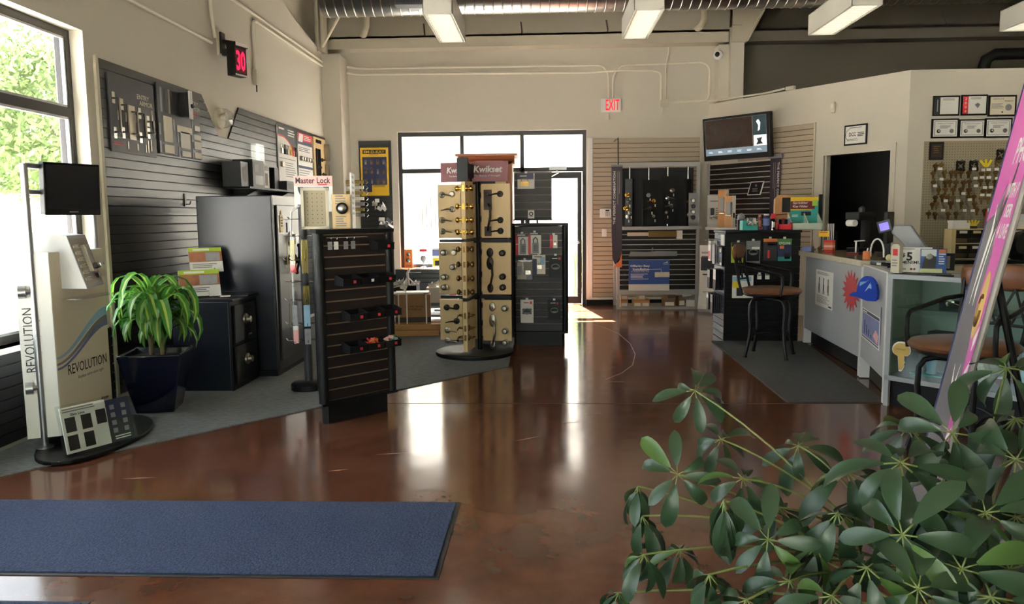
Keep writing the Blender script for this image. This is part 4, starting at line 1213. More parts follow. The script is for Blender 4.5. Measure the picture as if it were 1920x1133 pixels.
# ------------------------------------------------------------------ key-lock spinner with burgundy headers
KX, KY = -0.745, 8.08
ks = thing('hardware_spinner', 'tall spinner of wooden boards with door knobs under burgundy header signs', 'spinner rack', (KX, KY, 0.0), R(-8))
MB().lathe([(.41, .008), (.415, .02), (.41, .045), (.39, .052), (.05, .06)], 40).o('base', M_BLACK, ks, smooth=True)
MB().cyl((.055, 0, .05), (.055, 0, 1.96), .024, n=12).cyl((-.03, .03, .05), (-.03, .03, 1.96), .018, n=10).o('pole', M_BLACK, ks, smooth=True)
TZ = ((1.235, 1.79), (.645, 1.185), (.155, .585))
for z in (1.205, .615):
    b = MB().bx(-.36, .40, -.018, .018, z - .014, z + .014).bx(-.02, .02, -.36, .36, z - .014, z + .014)
    b.lathe([(.07, -.02), (.075, 0), (.07, .02)], 16, Matrix.Translation((0, 0, z)))
    b.o('cross_arm', M_BLACK, ks)
LZ = lambda py: 1.45 - (py - 407) * .005572
def kboard(x0, x1, z0, z1, m=M_WOOD):
    return MB().bx(x0, x1, -.02, .02, z0, z1).o('sample_board', m, ks, bev=0.002)
for z0, z1 in TZ:
    for p in (z0 - .02, z1):
        pass
kl = [kboard(-.37, -.125, z0, z1) for z0, z1 in TZ]
kr = [kboard(.095, .40, z0, z1) for z0, z1 in TZ]
# left boards
for k, (x, py, kind) in enumerate(((-.325, 365, 'lever_right'), (-.215, 364, 'deadbolt'))):
    hw(kl[0], kind, x, LZ(py), M_NICKEL, -.02)
hw(kl[0], 'lever_left', -.215, LZ(392), M_NICKEL, -.02); hw(kl[0], 'lever_right', -.325, LZ(412), M_NICKEL, -.02); hw(kl[0], 'lever_right', -.325, LZ(433), M_NICKEL, -.02)
for x, py, kind in ((-.31, 473, 'knob'), (-.205, 473, 'deadbolt'), (-.215, 500, 'knob'), (-.31, 519, 'knob'), (-.31, 538, 'knob')):
    hw(kl[1], kind, x, LZ(py), M_NICKEL, -.02)
for x, py, kind in ((-.295, 577, 'lever_right'), (-.19, 576, 'deadbolt'), (-.19, 603, 'lever_left'), (-.29, 621, 'lever_right'), (-.29, 640, 'lever_right')):
    hw(kl[2], kind, x, LZ(py), M_BRONZE if py < 610 else M_NICKEL, -.02)
for bd_, z in ((kl[0], LZ(432)), (kl[2], LZ(641))):
    MB().face_lathe((-.18, -.02, z), [(.014, 0), (.012, .003)], 10).o('bore_plug', M_BRONZE, bd_)
# right boards
hw(kr[0], 'bolt_square', .165, LZ(365), M_BRONZE, -.02); hw(kr[0], 'handleset_square', .165, LZ(428), M_BRONZE, -.02)
for py in (365, 413, 433):
    hw(kr[0], 'lever_left', .295, LZ(py), M_BRONZE, -.02)
hw(kr[1], 'bolt_oval', .18, LZ(473), M_BRONZE, -.02); hw(kr[1], 'handleset_oval', .18, LZ(536), M_BRONZE, -.02)
for py in (474, 518, 538):
    hw(kr[1], 'knob', .315, LZ(py), M_BRONZE, -.02)
hw(kr[2], 'bolt_oval', .20, LZ(575), M_NICKEL, -.02); hw(kr[2], 'handleset_oval', .20, LZ(644), M_NICKEL, -.02)
for py in (577, 620, 642):
    hw(kr[2], 'knob', .335, LZ(py), M_NICKEL, -.02)
# the vane that points at the viewer: board seen edge-on with knobs through it
for i, (z0, z1) in enumerate(TZ):
    zz = z0 - (0.06 if i == 2 else 0)
    b_ = MB().bx(-.022, .022, -.41, -.08, max(zz, .06), z1 + .02).o('sample_board', M_WOOD, ks, bev=0.002)
    mm = (M_BRASS, M_BRASSD, M_BRASSD)[i]
    for q in ((.9, .58, .34, .12), (.9, .62, .36, .1), (.72, .42, .2))[i]:
        z = z0 + (z1 - z0) * q
        for s in (-1, 1):
            k_ = hw(b_, 'knob' if i < 2 else 'lever_right', s * .022, z, mm, -.36)
            k_.rotation_euler = (0, 0, s * PI / 2)
        pr(b_, 'latch_plate', -.012, .012, z - .03, z + .03, mm, -.41)
    # back vane
    bb = MB().bx(-.022, .022, .08, .40, z0, z1).o('sample_board', M_WOOD, ks, bev=0.002)
    for q in (.8, .35):
        k_ = hw(bb, 'knob', .022, z0 + (z1 - z0) * q, M_BRONZE, .25); k_.rotation_euler = (0, 0, PI / 2)
# headers
hl = MB().bx(-.345, -.03, -.012, .012, 1.815, 2.015).o('header_sign', M_MAROON, ks, (0, -.02, 0), (0, 0, R(-8)))
txt(hl, 'Kwikset', -.145, 1.935, .062, M_PAPER, -.0135, w=.26, bold=.03, slant=.15)
txt(hl, 'The Beauty of Strength', -.14, 1.872, .022, M_PAPER, -.0135, w=.22, slant=.15)
hr_ = MB().bx(.02, .375, -.012, .012, 1.815, 2.02).o('header_sign', M_MAROON, ks, (0, -.02, 0), (0, 0, R(4)))
txt(hr_, 'Kwikset', .17, 1.94, .07, M_PAPER, -.0135, w=.30, bold=.03, slant=.15)
txt(hr_, 'The Beauty of Strength', .16, 1.872, .024, M_PAPER, -.0135, w=.27, slant=.15)
MB().bx(-.055, .055, -.43, -.39, 1.80, 2.03).bx(-.015, .015, -.40, 0, 1.85, 1.99).tube([(0, -.4, 2.02), (0, -.4, 2.04)], .005).o('header_end', M_BLACK, ks, bev=0.006)
bx('header_sign', M_MAROON, ks, -.012, .012, .03, .36, 1.815, 2.01)

# ------------------------------------------------------------------ cherry display cabinet behind it
ec = thing('display_cabinet', 'cherry wood display cabinet with crown moulding and a dark plaque', 'cabinet', (-.68, 9.25, 0.008), 0)
MB().bx(-.30, .30, .0, .42, .70, 2.09).bx(-.24, .24, -.01, .0, .78, 1.98, 1).o('body', [M_CHERRY, M_BLACK], ec)
for s in (-1, 1):
    bx('stile', M_CHERRY, ec, min(s * .24, s * .30), max(s * .24, s * .30), -.025, 0, .70, 2.09)
MB().prism([(-.025, 2.06), (-.025, 2.09), (-.06, 2.12), (-.075, 2.155), (-.075, 2.17), (.43, 2.17), (.43, 2.06)], -.33, .33, ax='x').bx(-.365, .365, -.10, .44, 2.155, 2.18).o('crown_moulding', M_CHERRY, ec)
pq = MB().bx(-.11, .18, -.05, -.022, 1.985, 2.085).o('plaque', M_BRONZE, ec)
bx('plaque_rim', M_CHERRY, pq, -.125, .195, -.045, -.022, 1.97, 2.10)
txt(pq, 'EMTEK', .035, 2.035, .05, M_BRASSD, -.051, w=.2)
bx('base_cabinet', M_BLACK, ec, -.32, .32, -.05, .44, 0, .70)
for z in (.08, .28, .48):
    d_ = MB().bx(-.29, .29, -.065, -.05, z, z + .18).o('drawer', M_GREYD, ec)
    bx('drawer_pull', M_CHROME, d_, -.05, .05, -.08, -.065, z + .09, z + .10)
bx('back_board', M_WOOD, ec, .10, .23, -.022, -.011, 1.2, 1.95)
for z in (1.3, 1.55, 1.8):
    hw(ec, 'knob', -.1, z, M_BRASSD, -.011)

# ------------------------------------------------------------------ second slat tower with carded locks
T2 = (-.375, 8.65); T2R = R(-2)
tower('dark brown slat tower hung with carded lock boxes beside the rear door', (*T2, 0), T2R, L=.615)
def card_pack(label, x0, y0, x1, y1, rect, m, bands=(), words=(), shapes=(), group='carded goods on the door-side tower', yy=-.014, origin=T2, rz=T2R, name='carded_lock', tab=True, t=.02):
    """carded product; rect = (x centre, z bottom, w, h) on the tower face; fields given as fractions of the card"""
    xc, zb, w, h = rect
    c, s = math.cos(rz), math.sin(rz)
    r = thing(name, label, 'packaged lock', (origin[0] + xc * c - yy * s, origin[1] + xc * s + yy * c, zb), rz, group)
    bx('card', m, r, -w / 2, w / 2, -t, 0, 0, h)
    for a, b, d, e, mm in bands:
        pr(r, 'print', (a - .5) * w, (b - .5) * w, d * h, e * h, mm, -t)
    for sh_ in shapes:
        sh_(r, w, h, -t)
    for s_, x, z, hh, mm, ww in words:
        if s_ == '~':
            lines(r, (x - .5 - (ww or .4) / 2) * w, (z + hh / 2) * h, (ww or .4) * w, hh * h * 1.6, 1, mm, -t - .0012, jag=0)
            continue
        txt(r, s_, (x - .5) * w, z * h, hh * h, mm, -t - .002, w=ww * w if ww else None, bold=.02)
    if tab:
        MB().bx(-.014, .014, -t * .7, -t * .3, h, h + .022).tube([(0, .001, h + .012), (0, -.045, h + .012), (0, -.05, h + .022)], .003).o('hang_tab', M_WHITE, r)
    return r
def keysafe(r, w, h, y):
    b = MB().bx(-.16 * w, .30 * w, y - .025, y, .04 * h, .52 * h)
    b.tube([(-.08 * w, y - .015, .5 * h), (-.10 * w, y - .015, .68 * h), (.07 * w, y - .015, .78 * h), (.22 * w, y - .015, .68 * h), (.22 * w, y - .015, .5 * h)], .008, 6)
    o = b.o('key_safe', M_GREYM, r)
    k = MB()
    for i in range(4):
        for j in range(3):
            k.bx((-.02 + .09 * j) * w, (.03 + .09 * j) * w, y - .028, y - .025, (.14 + .08 * i) * h, (.19 + .08 * i) * h)
    k.o('keypad', M_INK, o)
def small_lock(xc=.1, zc=.4, q=.25):
    def f(r, w, h, y):
        b = MB().bx((xc - q / 2) * w, (xc + q / 2) * w, y - .015, y, (zc - .12) * h, (zc + .08) * h)
        b.tube([((xc - .08) * w, y - .008, (zc + .08) * h), ((xc - .08) * w, y - .008, (zc + .17) * h), ((xc + .08) * w, y - .008, (zc + .17) * h), ((xc + .08) * w, y - .008, (zc + .08) * h)], .004, 6)
        b.o('padlock', M_NICKEL, r)
    return f
def ring_pic(r, w, h, y):
    pts = [(.30 * w * math.cos(a), .5 * h + .12 * h * math.sin(a)) for a in [2 * PI * i / 14 for i in range(14)]]
    b = MB()
    for i in range(14):
        p, q = pts[i], pts[(i + 1) % 14]
        b.tube([(p[0], y - .002, p[1]), (q[0], y - .002, q[1])], .006, 4)
    b.bx(-.2 * w, .25 * w, y - .004, y, .40 * h, .46 * h)
    b.o('chain_picture', M_INKG, r)
red_strip = (0, .2, .0, .94, M_RED)
card_pack('carded key safe with a red strip, upper left on the door-side tower', 0, 0, 0, 0, (.125, 1.026, .145, .235), M_PAPER, [red_strip, (.0, 1, .86, 1, M_GREYD)], [('~', .45, .93, .06, M_PAPER, .6), ('~', .1, .5, .05, M_PAPER, .16)], [keysafe])
card_pack('carded key safe with a red strip, second from the left on the door-side tower', 0, 0, 0, 0, (.265, 1.038, .145, .235), M_PAPER, [red_strip, (.0, 1, .88, 1, M_GREYD)], [('~', .45, .94, .06, M_PAPER, .6)], [keysafe])
card_pack('small red and white carded padlock, upper right on the door-side tower', 0, 0, 0, 0, (.475, 1.10, .085, .145), M_PAPER, [(0, .42, 0, 1, M_RED)], [('~', .2, .6, .07, M_PAPER, .36)], [small_lock(.2, .35, .3)])
card_pack('large clear packet with pale shapes, middle left of the door-side tower', 0, 0, 0, 0, (.152, .745, .195, .225), M_CLEAR, [(0.05, .95, .03, .9, M_GREYM), (.45, .95, .45, .85, M_CREAM), (.1, .6, .05, .25, M_CREAM), (.1, .35, .7, .88, M_CREAM)], [], [small_lock(.2, .4, .3)])
card_pack('blue and white carded padlock in the middle of the door-side tower', 0, 0, 0, 0, (.31, .81, .145, .215), M_PAPER, [(0, .35, 0, .8, M_BLUED), (.6, .95, .5, .9, M_LBLUE)], [('~', .45, .9, .06, M_INK, .6)], [small_lock(.05, .4, .35)])
card_pack('black boxed cable lock, middle right of the door-side tower', 0, 0, 0, 0, (.495, .775, .145, .24), M_BLACK, [(.72, .9, .82, .93, M_RED)], [('~', .45, .87, .05, M_PAPER, .4)], [ring_pic], t=.035)
card_pack('white boxed cable lock with a hang tab, low on the door-side tower', 0, 0, 0, 0, (.175, .265, .145, .26), M_PAPER, [(.72, .9, .82, .93, M_RED), (.15, .85, .38, .62, M_GREYD)], [('~', .45, .87, .05, M_RED, .4)], [ring_pic], t=.035)
card_pack('black boxed cable lock hung askew, low on the door-side tower', 0, 0, 0, 0, (.48, .30, .14, .215), M_BLACK, [(.66, .84, .80, .92, M_RED)], [('~', .4, .87, .05, M_PAPER, .4)], [ring_pic], t=.035)
# slat riser on top of it
ur = thing('slat_riser', 'small brown slat panel standing on top of the door-side tower', 'display', (-.13, 8.78, 1.3765), R(-1))
slats(ur, -.205, .205, .07, .56, M_SLATBR, M_LIPBR, y=0, d=.014, gap=.010)
bx('frame', M_BLACK, ur, -.212, .212, 0, .02, .03, .57)
MB().bx(-.215, .22, -.10, .02, .03, .045).bx(-.06, -.04, -.08, .06, 0, .03).bx(.04, .06, -.08, .06, 0, .03).o('shelf_foot', M_BLACK, ur)
card_pack('white carded brass padlock on the small slat riser', 0, 0, 0, 0, (-.075, 1.76, .19, .17), M_PAPER, [(0, .95, .62, 1, M_BLUED)], [('~', .35, .82, .1, M_PAPER, .4)], [lambda r, w, h, y: MB().bx(-.06, .03, y - .02, y, .03, .08).tube([(-.05, y - .01, .08), (-.05, y - .01, .11), (.02, y - .01, .11), (.02, y - .01, .08)], .006).o('padlock', M_BRASSD, r)], origin=(-.13, 8.78), rz=R(-1), yy=-.016, group='goods on the slat riser')
sc_ = board('price_card', 'white card with a round black emblem on the slat riser shelf', 'card', (-.15, 8.72, 1.43), R(-1), .072, .09, .004, M_PAPER)
MB().face_lathe((0, -.004, .05), [(.024, 0), (.024, .001)], 16).o('emblem', M_INK, sc_); MB().face_lathe((0, -.005, .05), [(.012, 0), (.012, .001)], 12).o('emblem', M_PAPER, sc_)
lines(sc_, -.02, .023, .04, .012, 1, M_INK, -.004, jag=0)

# ================================================================== back wall
YW = YB - 0.002
sb_ = thing('slatwall', 'charcoal slatwall strip between the corner column and the rear window', 'slatwall', (0, YW, 0), 0)
slats(sb_, -3.02, -2.49, 0.10, 2.70, M_SLATDK, M_GROOVE)
sb_ = thing('slatwall', 'low charcoal slatwall under the rear window', 'slatwall', (0, YW, 0), 0)
slats(sb_, -2.47, -0.42, 0.10, 0.60, M_SLATDK, M_GROOVE)
sb_ = thing('slatwall', 'tan slatwall between the rear door and the grey rack', 'slatwall', (0, YW, 0), 0)
slats(sb_, 0.79, 2.49, 0.125, 2.68, M_SLATBG, mat('brown_groove', (64, 52, 40), 0.7))

# padlock poster
po = board('poster', 'yellow and navy padlock poster on the charcoal slatwall', 'poster', (-2.765, YB - .019, 1.815), 0, .46, .775, .006, M_YEL)
y = -.0062
pr(po, 'black_band', -.19, .19, .675, .74, M_INK, y)
txt(po, 'EM-D-KAY', 0, .708, .04, M_YEL, y - .001, w=.34, bold=.02)
lines(po, -.08, .665, .16, .012, 1, M_INK, y)
pr(po, 'navy_field', -.20, .20, .06, .625, M_BLUED, y)
pr(po, 'yellow_note', -.05, .205, .055, .175, M_YEL, y - .001); lines(po, -.03, .165, .2, .03, 2, M_INK, y - .002)
for j in range(4):
    for i in range(4):
        if j == 3 and i: continue
        x = -.145 + .098 * i; z = .535 - .155 * j
        b = MB()
        if j == 1 and i < 2:
            b.prism([(x - .03, z), (x, z + .03), (x + .03, z), (x, z - .03)], y - .004, y).tube([(x, y - .003, z + .02), (x + .02, y - .003, z + .06), (x - .01, y - .003, z + .075), (x - .025, y - .003, z + .05)], .005, 4)
        else:
            q = .014 + .004 * ((i + j) % 3)
            b.bx(x - q, x + q, y - .004, y, z - .03, z + .015).tube([(x - q + .004, y - .003, z + .01), (x - q + .004, y - .003, z + .045), (x + q - .004, y - .003, z + .045), (x + q - .004, y - .003, z + .01)], .004, 4)
        b.o('padlock_picture', M_BRASSD if (i + j) % 3 else M_NICKEL, po)
    lines(po, -.19, .50 - .155 * j, .38 if j < 3 else .08, .012, 1, M_ORANGE, y, jag=0)
for x in (-.10, .10):
    MB().tube([(x, -.007, .78), (x, -.02, .78), (x, -.02, .775)], .006).o('hook', M_CHROME, po)

# rods and packets hanging off the side of the charcoal strip
for i in range(7):
    z = 2.02 - .087 * i
    r = thing('hanging_packet', ('topmost', 'second', 'third', 'fourth', 'fifth', 'sixth', 'lowest')[i] + ' long packet in the ladder of packets beside the padlock poster', 'packet', (-2.86, 12.35, z), 0, 'ladder of packets by the poster')
    bx('tube_packet', (M_RODY, M_PAPER, M_RODY, M_PAPER, M_PHOTO, M_RODY, M_PHOTO)[i], r, -.36, -.02, -.02, .02, -.02, .025)
    MB().tube([(-.38, 0, .03), (.02, 0, .03), (.05, 0, .0), (.02, 0, -.03)], .005).o('wire_hook', M_CHROME, r)
r = thing('hanging_packet', 'crumpled clear packets bunched on a hook below the padlock poster', 'packet', (-2.68, 12.55, 1.60), 0)
def crumple(r, w, d, h, n, ms, seed, name='bag'):
    rnd = random.Random(seed); b = MB()
    for i in range(n):
        b.box((rnd.uniform(-w, w), rnd.uniform(-d, d), rnd.uniform(0, h)), (w * .8, .004, h * .55), i % len(ms), (rnd.uniform(-.8, .8), rnd.uniform(-.8, .8), rnd.uniform(-1.5, 1.5)))
    o = b.o(name, ms, r); return o
crumple(r, .11, .06, .10, 14, [M_WHITE, M_CLEAR, M_PHOTO], 1); pr(r, 'price_card', -.05, .02, .1, .16, M_PAPER, -.08)
MB().tube([(0, .13, .12), (0, -.05, .12)], .004).o('hook', M_CHROME, r)
r = thing('hanging_packet', 'second bunch of crumpled clear packets lower on the charcoal strip', 'packet', (-2.63, 12.55, 1.32), 0)
crumple(r, .13, .06, .10, 14, [M_WHITE, M_CLEAR, M_PHOTO, M_GREYD], 2); pr(r, 'price_card', -.04, .05, .09, .14, M_PAPER, -.08)
MB().tube([(0, .13, .1), (0, -.05, .1)], .004).o('hook', M_CHROME, r)

# sill goods
so = thing('lock_sample', 'orange wooden block with two locks standing at the rear window sill', 'lock sample', (-2.235, 12.60, .627), 0)
bx('block', mat('orange_stained_wood', (206, 108, 46), .45, var=.12, scale=6), so, -.065, .065, 0, .08, 0, .31)
hw(so, 'deadbolt', 0, .23, M_CHROME, 0); hw(so, 'knob', 0, .13, M_CHROME, 0); lines(so, -.05, .05, .1, .03, 2, M_INK, 0)
tp = thing('window_ornament', 'small red and white ornament standing on the rear window sill', 'ornament', (-1.989, 12.62, .627), 0)
MB().lathe([(.05, 0), (.05, .012), (.012, .03), (.012, .09), (.045, .13), (.05, .17), (.03, .21)], 14).o('stand', M_PHOTO, tp, smooth=True)
bx('sign_strip', M_RED, tp, -.06, .06, -.01, .0, .27, .31); MB().cyl((0, 0, .2), (0, 0, .28), .004, n=6).o('stem', M_CHROME, tp)
r = thing('boxed_lock', 'purple printed card standing on the rear window sill', 'box', (-1.77, 12.62, .627), 0)
bx('carton', M_PAPER, r, -.075, .075, 0, .04, 0, .33); pr(r, 'purple_print', -.07, .07, .2, .30, M_PHOTOB, 0); pr(r, 'yellow_print', -.06, .05, .03, .16, M_YELT, 0); pr(r, 'dark_print', -.03, .04, .04, .12, M_INK, -.001)

# strapped carton on planks, goods behind
bxq = thing('cardboard_box', 'strapped brown cardboard box standing on wooden planks', 'box', (-1.62, 9.50, .155), R(8))
MB().bx(-.235, .20, -.17, .17, 0, .355).o('carton', M_CARD, bxq, bev=.004)
pr(bxq, 'dark_band', -.235, .20, .02, .085, MATS['brown_groove'], -.17)
txt(bxq, 'ELC-WE TAN BX', -.0, .215, .022, M_INK, -.171, w=.23, slant=.1); txt(bxq, 'PETTIBOLD', .0, .18, .024, M_INK, -.171, w=.18, slant=.1)
for x in (-.19, -.09, .145):
    MB().bx(x - .008, x + .008, -.175, .175, .0, .36).o('strap', M_WHITE, bxq)
plk = thing('wooden_planks', 'short pine planks under the strapped cardboard box', 'planks', (-1.60, 9.48, .009), R(8))
bx('plank', M_WOODP, plk, -.30, .30, -.19, -.05, .075, .144, .006); bx('plank', M_WOODP, plk, -.29, .28, -.185, -.03, 0, .074, .006)
bx('plank', M_WOODP, plk, -.27, .32, .06, .2, .0, .074, .006); bx('plank', M_WOODP, plk, -.27, .30, .04, .19, .075, .144, .006)
r = thing('paper_pile', 'white papers and wire basket lying on the strapped box', 'papers', (-1.70, 9.50, .517), R(8))
bx('paper', M_PAPER, r, -.20, .20, -.14, .12, 0, .012); bx('paper', M_WHITE, r, -.15, .26, -.12, .14, .012, .02)
MB().tube([(-.2, -.05, .02), (-.18, -.05, .08), (-.08, -.05, .1), (-.02, -.05, .02)], .008).box((-.05, -.02, .08), (.08, .01, .06), 0, (0, .4, .3)).o('crumpled_sheet', M_PAPER, r)
lc = thing('storage_cart', 'low grey cart holding a white carton by the rear window', 'cart', (-1.40, 10.35, .009), 0)
for z in (.12, .28):
    bx('shelf', M_GREYM, lc, -.28, .28, -.18, .18, z, z + .03)
for x in (-.26, .26):
    for y_ in (-.16, .16):
        bx('leg', M_GREYM, lc, x - .015, x + .015, y_ - .015, y_ + .015, 0, .31)
r = thing('white_carton', 'open white carton of crumpled packets behind the strapped box', 'box', (-1.38, 10.35, .32), R(4))
bx('carton', M_WHITE, r, -.21, .21, -.15, .15, 0, .20); pr(r, 'red_print', .1, .19, .06, .12, M_RED, -.15)
o = crumple(r, .18, .12, .04, 26, [M_PAPER, M_WHITE, M_CREAM], 7, 'crumpled_packets'); o.location.z = .21
r = thing('black_tray', 'black tray of crumpled white packets next to the white carton', 'tray', (-1.90, 10.45, .40), 0)
bx('tray', M_BLACK, r, -.19, .17, -.14, .14, 0, .14); o = crumple(r, .15, .1, .05, 20, [M_PAPER, M_WHITE], 8, 'crumpled_packets'); o.location.z = .15
MB().tube([(.04, 0, .14), (.03, 0, .30), (.06, 0, .36)], .02).tube([(.06, -.02, .31), (.22, -.02, .31)], .005).o('white_tool', M_PAPER, r)
for x in (-.16, .14):
    bx('leg', M_BLACK, r, x - .02, x + .02, -.1, .1, -.391, 0)

# exit sign, conduits
ex = thing('exit_sign', 'white EXIT sign with red letters high on the back wall', 'sign', (1.067, YB, 3.10), 0)
bx('housing', M_WHITE, ex, -.16, .16, -.05, 0, 0, .215, .006)
pr(ex, 'face', -.105, .15, .01, .205, M_PAPER, -.05)
txt(ex, 'EXIT', .025, .108, .165, M_EXITRED, -.0515, w=.22, bold=.015)
YC = YB - .021
conduit('upper of two long conduits along the back wall', [(-3.155, 12.6, 3.86), (-3.0, YC, 3.845), (.93, YC, 3.83), (1.03, YC, 3.70), (1.03, YC, 3.32)])
conduit('lower of two long conduits along the back wall', [(-3.155, 12.6, 3.77), (-3.0, YC, 3.755), (.75, YC, 3.72), (.95, YC - .045, 3.725), (1.30, YC - .045, 3.74), (1.45, YC, 3.74), (1.70, YC, 3.735), (1.86, YC, 3.70), (1.86, YC, 3.27)])
conduit('conduit looping from the exit sign to the rear column', [(1.10, YC, 3.32), (1.10, YC, 3.66), (1.22, YC, 3.82), (2.5, YC, 3.85), (2.62, YC, 3.78), (2.62, YC, 3.26), (1.96, YC, 3.23)])
conduit('straight conduit dropping from the roof to the square box', [(1.97, YC - .032, 4.09), (1.97, YC - .032, 4.0), (1.93, YC - .032, 3.8), (1.93, YC - .02, 3.285)], .009)
conduit('short conduit stub under the exit sign', [(1.035, YC, 3.09), (1.035, YC, 2.98)], .01)
conduit('short conduit stub under the square box', [(1.88, YC, 3.16), (1.875, YC, 3.02)], .01)
jb = thing('junction_box', 'square conduit box on the back wall beside the exit sign', 'outlet box', (1.915, YB, 3.17), 0)
bx('box_body', M_STEEL, jb, -.055, .055, -.05, 0, 0, .11, .004); bx('cover', M_STEEL, jb, -.05, .05, -.053, -.05, .005, .105)
conduit('conduit running along the top of the angled partition', [ang(-.02, .03, 3.25), ang(.1, .05, 3.235), ang(1.1, .0, 3.22), ang(1.45, .02, 3.235)], .014)
jb = thing('junction_box', 'small conduit box on top of the angled partition', 'outlet box', ang(1.56, .05, 3.201), ARZ)
bx('box_body', M_STEEL, jb, -.07, .07, 0, .05, 0, .05, .004)
cm = thing('security_camera', 'white dome camera on the rear column', 'camera', (2.70, 12.41, 3.90), R(-30))
MB().face_lathe((0, 0, 0), [(.07, 0), (.075, .03), (.06, .06), (.04, .07)], 16).o('body', M_WHITE, cm, smooth=True)
MB().face_lathe((0, -.06, 0), [(.042, 0), (.035, .02), (.015, .03)], 14).o('lens', M_BLACK, cm, smooth=True)

# ducts, brace and pipes under the roof
def duct(label, x0, x1, yc, zc, r, m, ribs, name='air_duct'):
    t = thing(name, label, 'duct', (x0, yc, zc), 0)
    b = MB().cyl((0, 0, 0), (x1 - x0, 0, 0), r, n=36)
    b.o('pipe', m, t, smooth=True)
    rb = MB(); L = x1 - x0
    n = int(L / ribs)
    for i in range(n):
        x = (i + .5) * ribs
        prof = [(r - .002, -.012), (r + .009, 0), (r - .002, .012)]
        rb.lathe(prof, 32, Matrix.Translation((x, 0, 0)) @ Matrix.Rotation(.05, 4, 'Z') @ Matrix.Rotation(PI / 2, 4, 'Y'))
    o = rb.o('seam_ribs', m, t, smooth='all')
    return t
dt = duct('galvanised spiral air duct crossing under the roof', -2.75, 3.55, 9.95, 4.28, .31, M_GALV, .115)
MB().bx(.95, 1.65, -.34, -.16, -.27, .20).o('grille_frame', M_GREYD, dt)
gb = MB()
for i in range(22):
    gb.bx(.98 + i * .03, .988 + i * .03, -.352, -.34, -.25, .18)
gb.o('grille_fins', M_BLACK, dt)
for x in (1.1, 4.4):
    MB().tube([(x, 0, .31), (x, 0, .82)], .012).o('hanger_rod', M_STEEL, dt)
d2 = duct('thinner dark spiral duct continuing over the counter', 3.56, 6.5, 10.05, 4.27, .27, mat('dull_duct', (96, 90, 78), .5, .7, var=.2), .10)
for x in (.6, 2.4):
    MB().tube([(x, 0, .27), (x, 0, .83)], .012).o('hanger_rod', M_STEEL, d2)
br = MB().tube([(-3.36, 12.0, 4.06), (-2.82, 11.2, 4.40)], .022, 8).o('brace_pipe', M_STEEL, smooth=True)
tag(br, 'slanting pipe brace between the corner column and the duct', 'brace')
for i, x in enumerate((-2.75, 2.45)):
    p = MB().tube([(x, 12.3, 5.0), (x, 12.3, 4.42), (x - .04, 12.32, 4.33), (x - .10, 12.5, 4.30), (x - .12, 12.69, 4.30)], .055, 10).o('drain_pipe', M_STEEL, smooth=True)
    tag(p, ('bent drain pipe above the beam near the corner column', 'bent drain pipe above the beam near the rear column')[i], 'pipe')
p = MB().tube([(5.89, 10.9, 2.96), (5.89, 10.9, 3.38), (5.92, 10.9, 3.48), (6.02, 10.9, 3.545), (8.95, 10.9, 3.57)], .075, 14).o('vent_pipe', M_BLACK, smooth=True)
tag(p, 'black bent vent pipe above the certificate wall', 'pipe')
for i, x in enumerate((-1.9, -.35, 1.0, 4.2, 6.2)):
    s_ = MB().tube([(x, 12.68, 4.30), (x + .01, 12.6, 4.36), (x - .01, 12.68, 4.52)], .012).o('roof_strap', M_STEELDK)
    tag(s_, ('first', 'second', 'third', 'fourth', 'fifth')[i] + ' small strap above the back beam counted from the corner column', 'strap')

# pendant fluorescent fixtures
def pendant(label, xc):
    t = thing('pendant_light', label, 'ceiling light', (xc, 9.14, 3.60), 0, 'pendant fluorescent lights')
    w, l, h = .16, .675, .24
    M_FIX = MATS.get('fixture_white') or mat('fixture_white', (216, 212, 200), .5)
    b = MB().bx(-w, -w + .008, -l, l, 0, h).bx(w - .008, w, -l, l, 0, h).bx(-w, w, -l, -l + .008, 0, h).bx(-w, w, l - .008, l, 0, h).bx(-w, w, -l, l, h - .006, h)
    b.o('housing', M_FIX, t)
    lv = MB()
    for i in range(13):
        y = -l + .05 + i * (2 * l - .1) / 12
        lv.bx(-w + .03, w - .03, y - .003, y + .003, .004, .035)
    lv.bx(-w + .026, -w + .032, -l + .01, l - .01, .004, .035).bx(w - .032, w - .026, -l + .01, l - .01, .004, .035)
    lv.o('louvre', M_FIX, t)
    bx('lamp_tray', M_LAMP, t, -w + .035, w - .035, -l + .02, l - .02, .05, .056)
    for s in (-.5, .28):
        MB().cyl((0, s, h), (0, s, 1.5), .006, n=6).o('suspension_rod', M_STEEL, t)
    return t
for i, x in enumerate((-1.125, 1.115, 3.36, 5.62)):
    pendant(('first boxy pendant light from the window wall', 'second boxy pendant light from the window wall', 'third boxy pendant light, above the counter', 'fourth boxy pendant light, above the certificates')[i], x)

# ------------------------------------------------------------------ grey rack of door hardware
RX0, RX1, RY = 1.115, 2.37, 12.02
rk = thing('hardware_rack', 'light grey rack with black panels of knobs and closers on the back wall', 'display rack', (0, RY, 0), 0)
M_RACK = mat('light_grey_steel', (176, 176, 172), .45, var=.04)
for x in (RX0, RX1 - .045):
    bx('post', M_RACK, rk, x, x + .045, 0, .05, 0.0, 2.25)
    bx('post', M_RACK, rk, x, x + .045, .58, .63, 0.0, 2.25)
bx('top_rail', M_RACK, rk, RX0 + .045, RX1 - .045, 0, .05, 2.185, 2.25)
bx('bottom_rail', M_RACK, rk, RX0 + .045, RX1 - .045, 0, .03, .225, .30)
bx('mid_shelf', M_RACK, rk, RX0 + .085, RX1 + .02, -.12, .20, 1.235, 1.28)
bx('base_shelf', M_RACK, rk, RX0 + .045, RX1 - .045, -.03, .60, 0.0, .03)
bx('upper_panel', M_BLACK, rk, RX0 + .045, RX1 - .045, .30, .32, 1.28, 2.185)
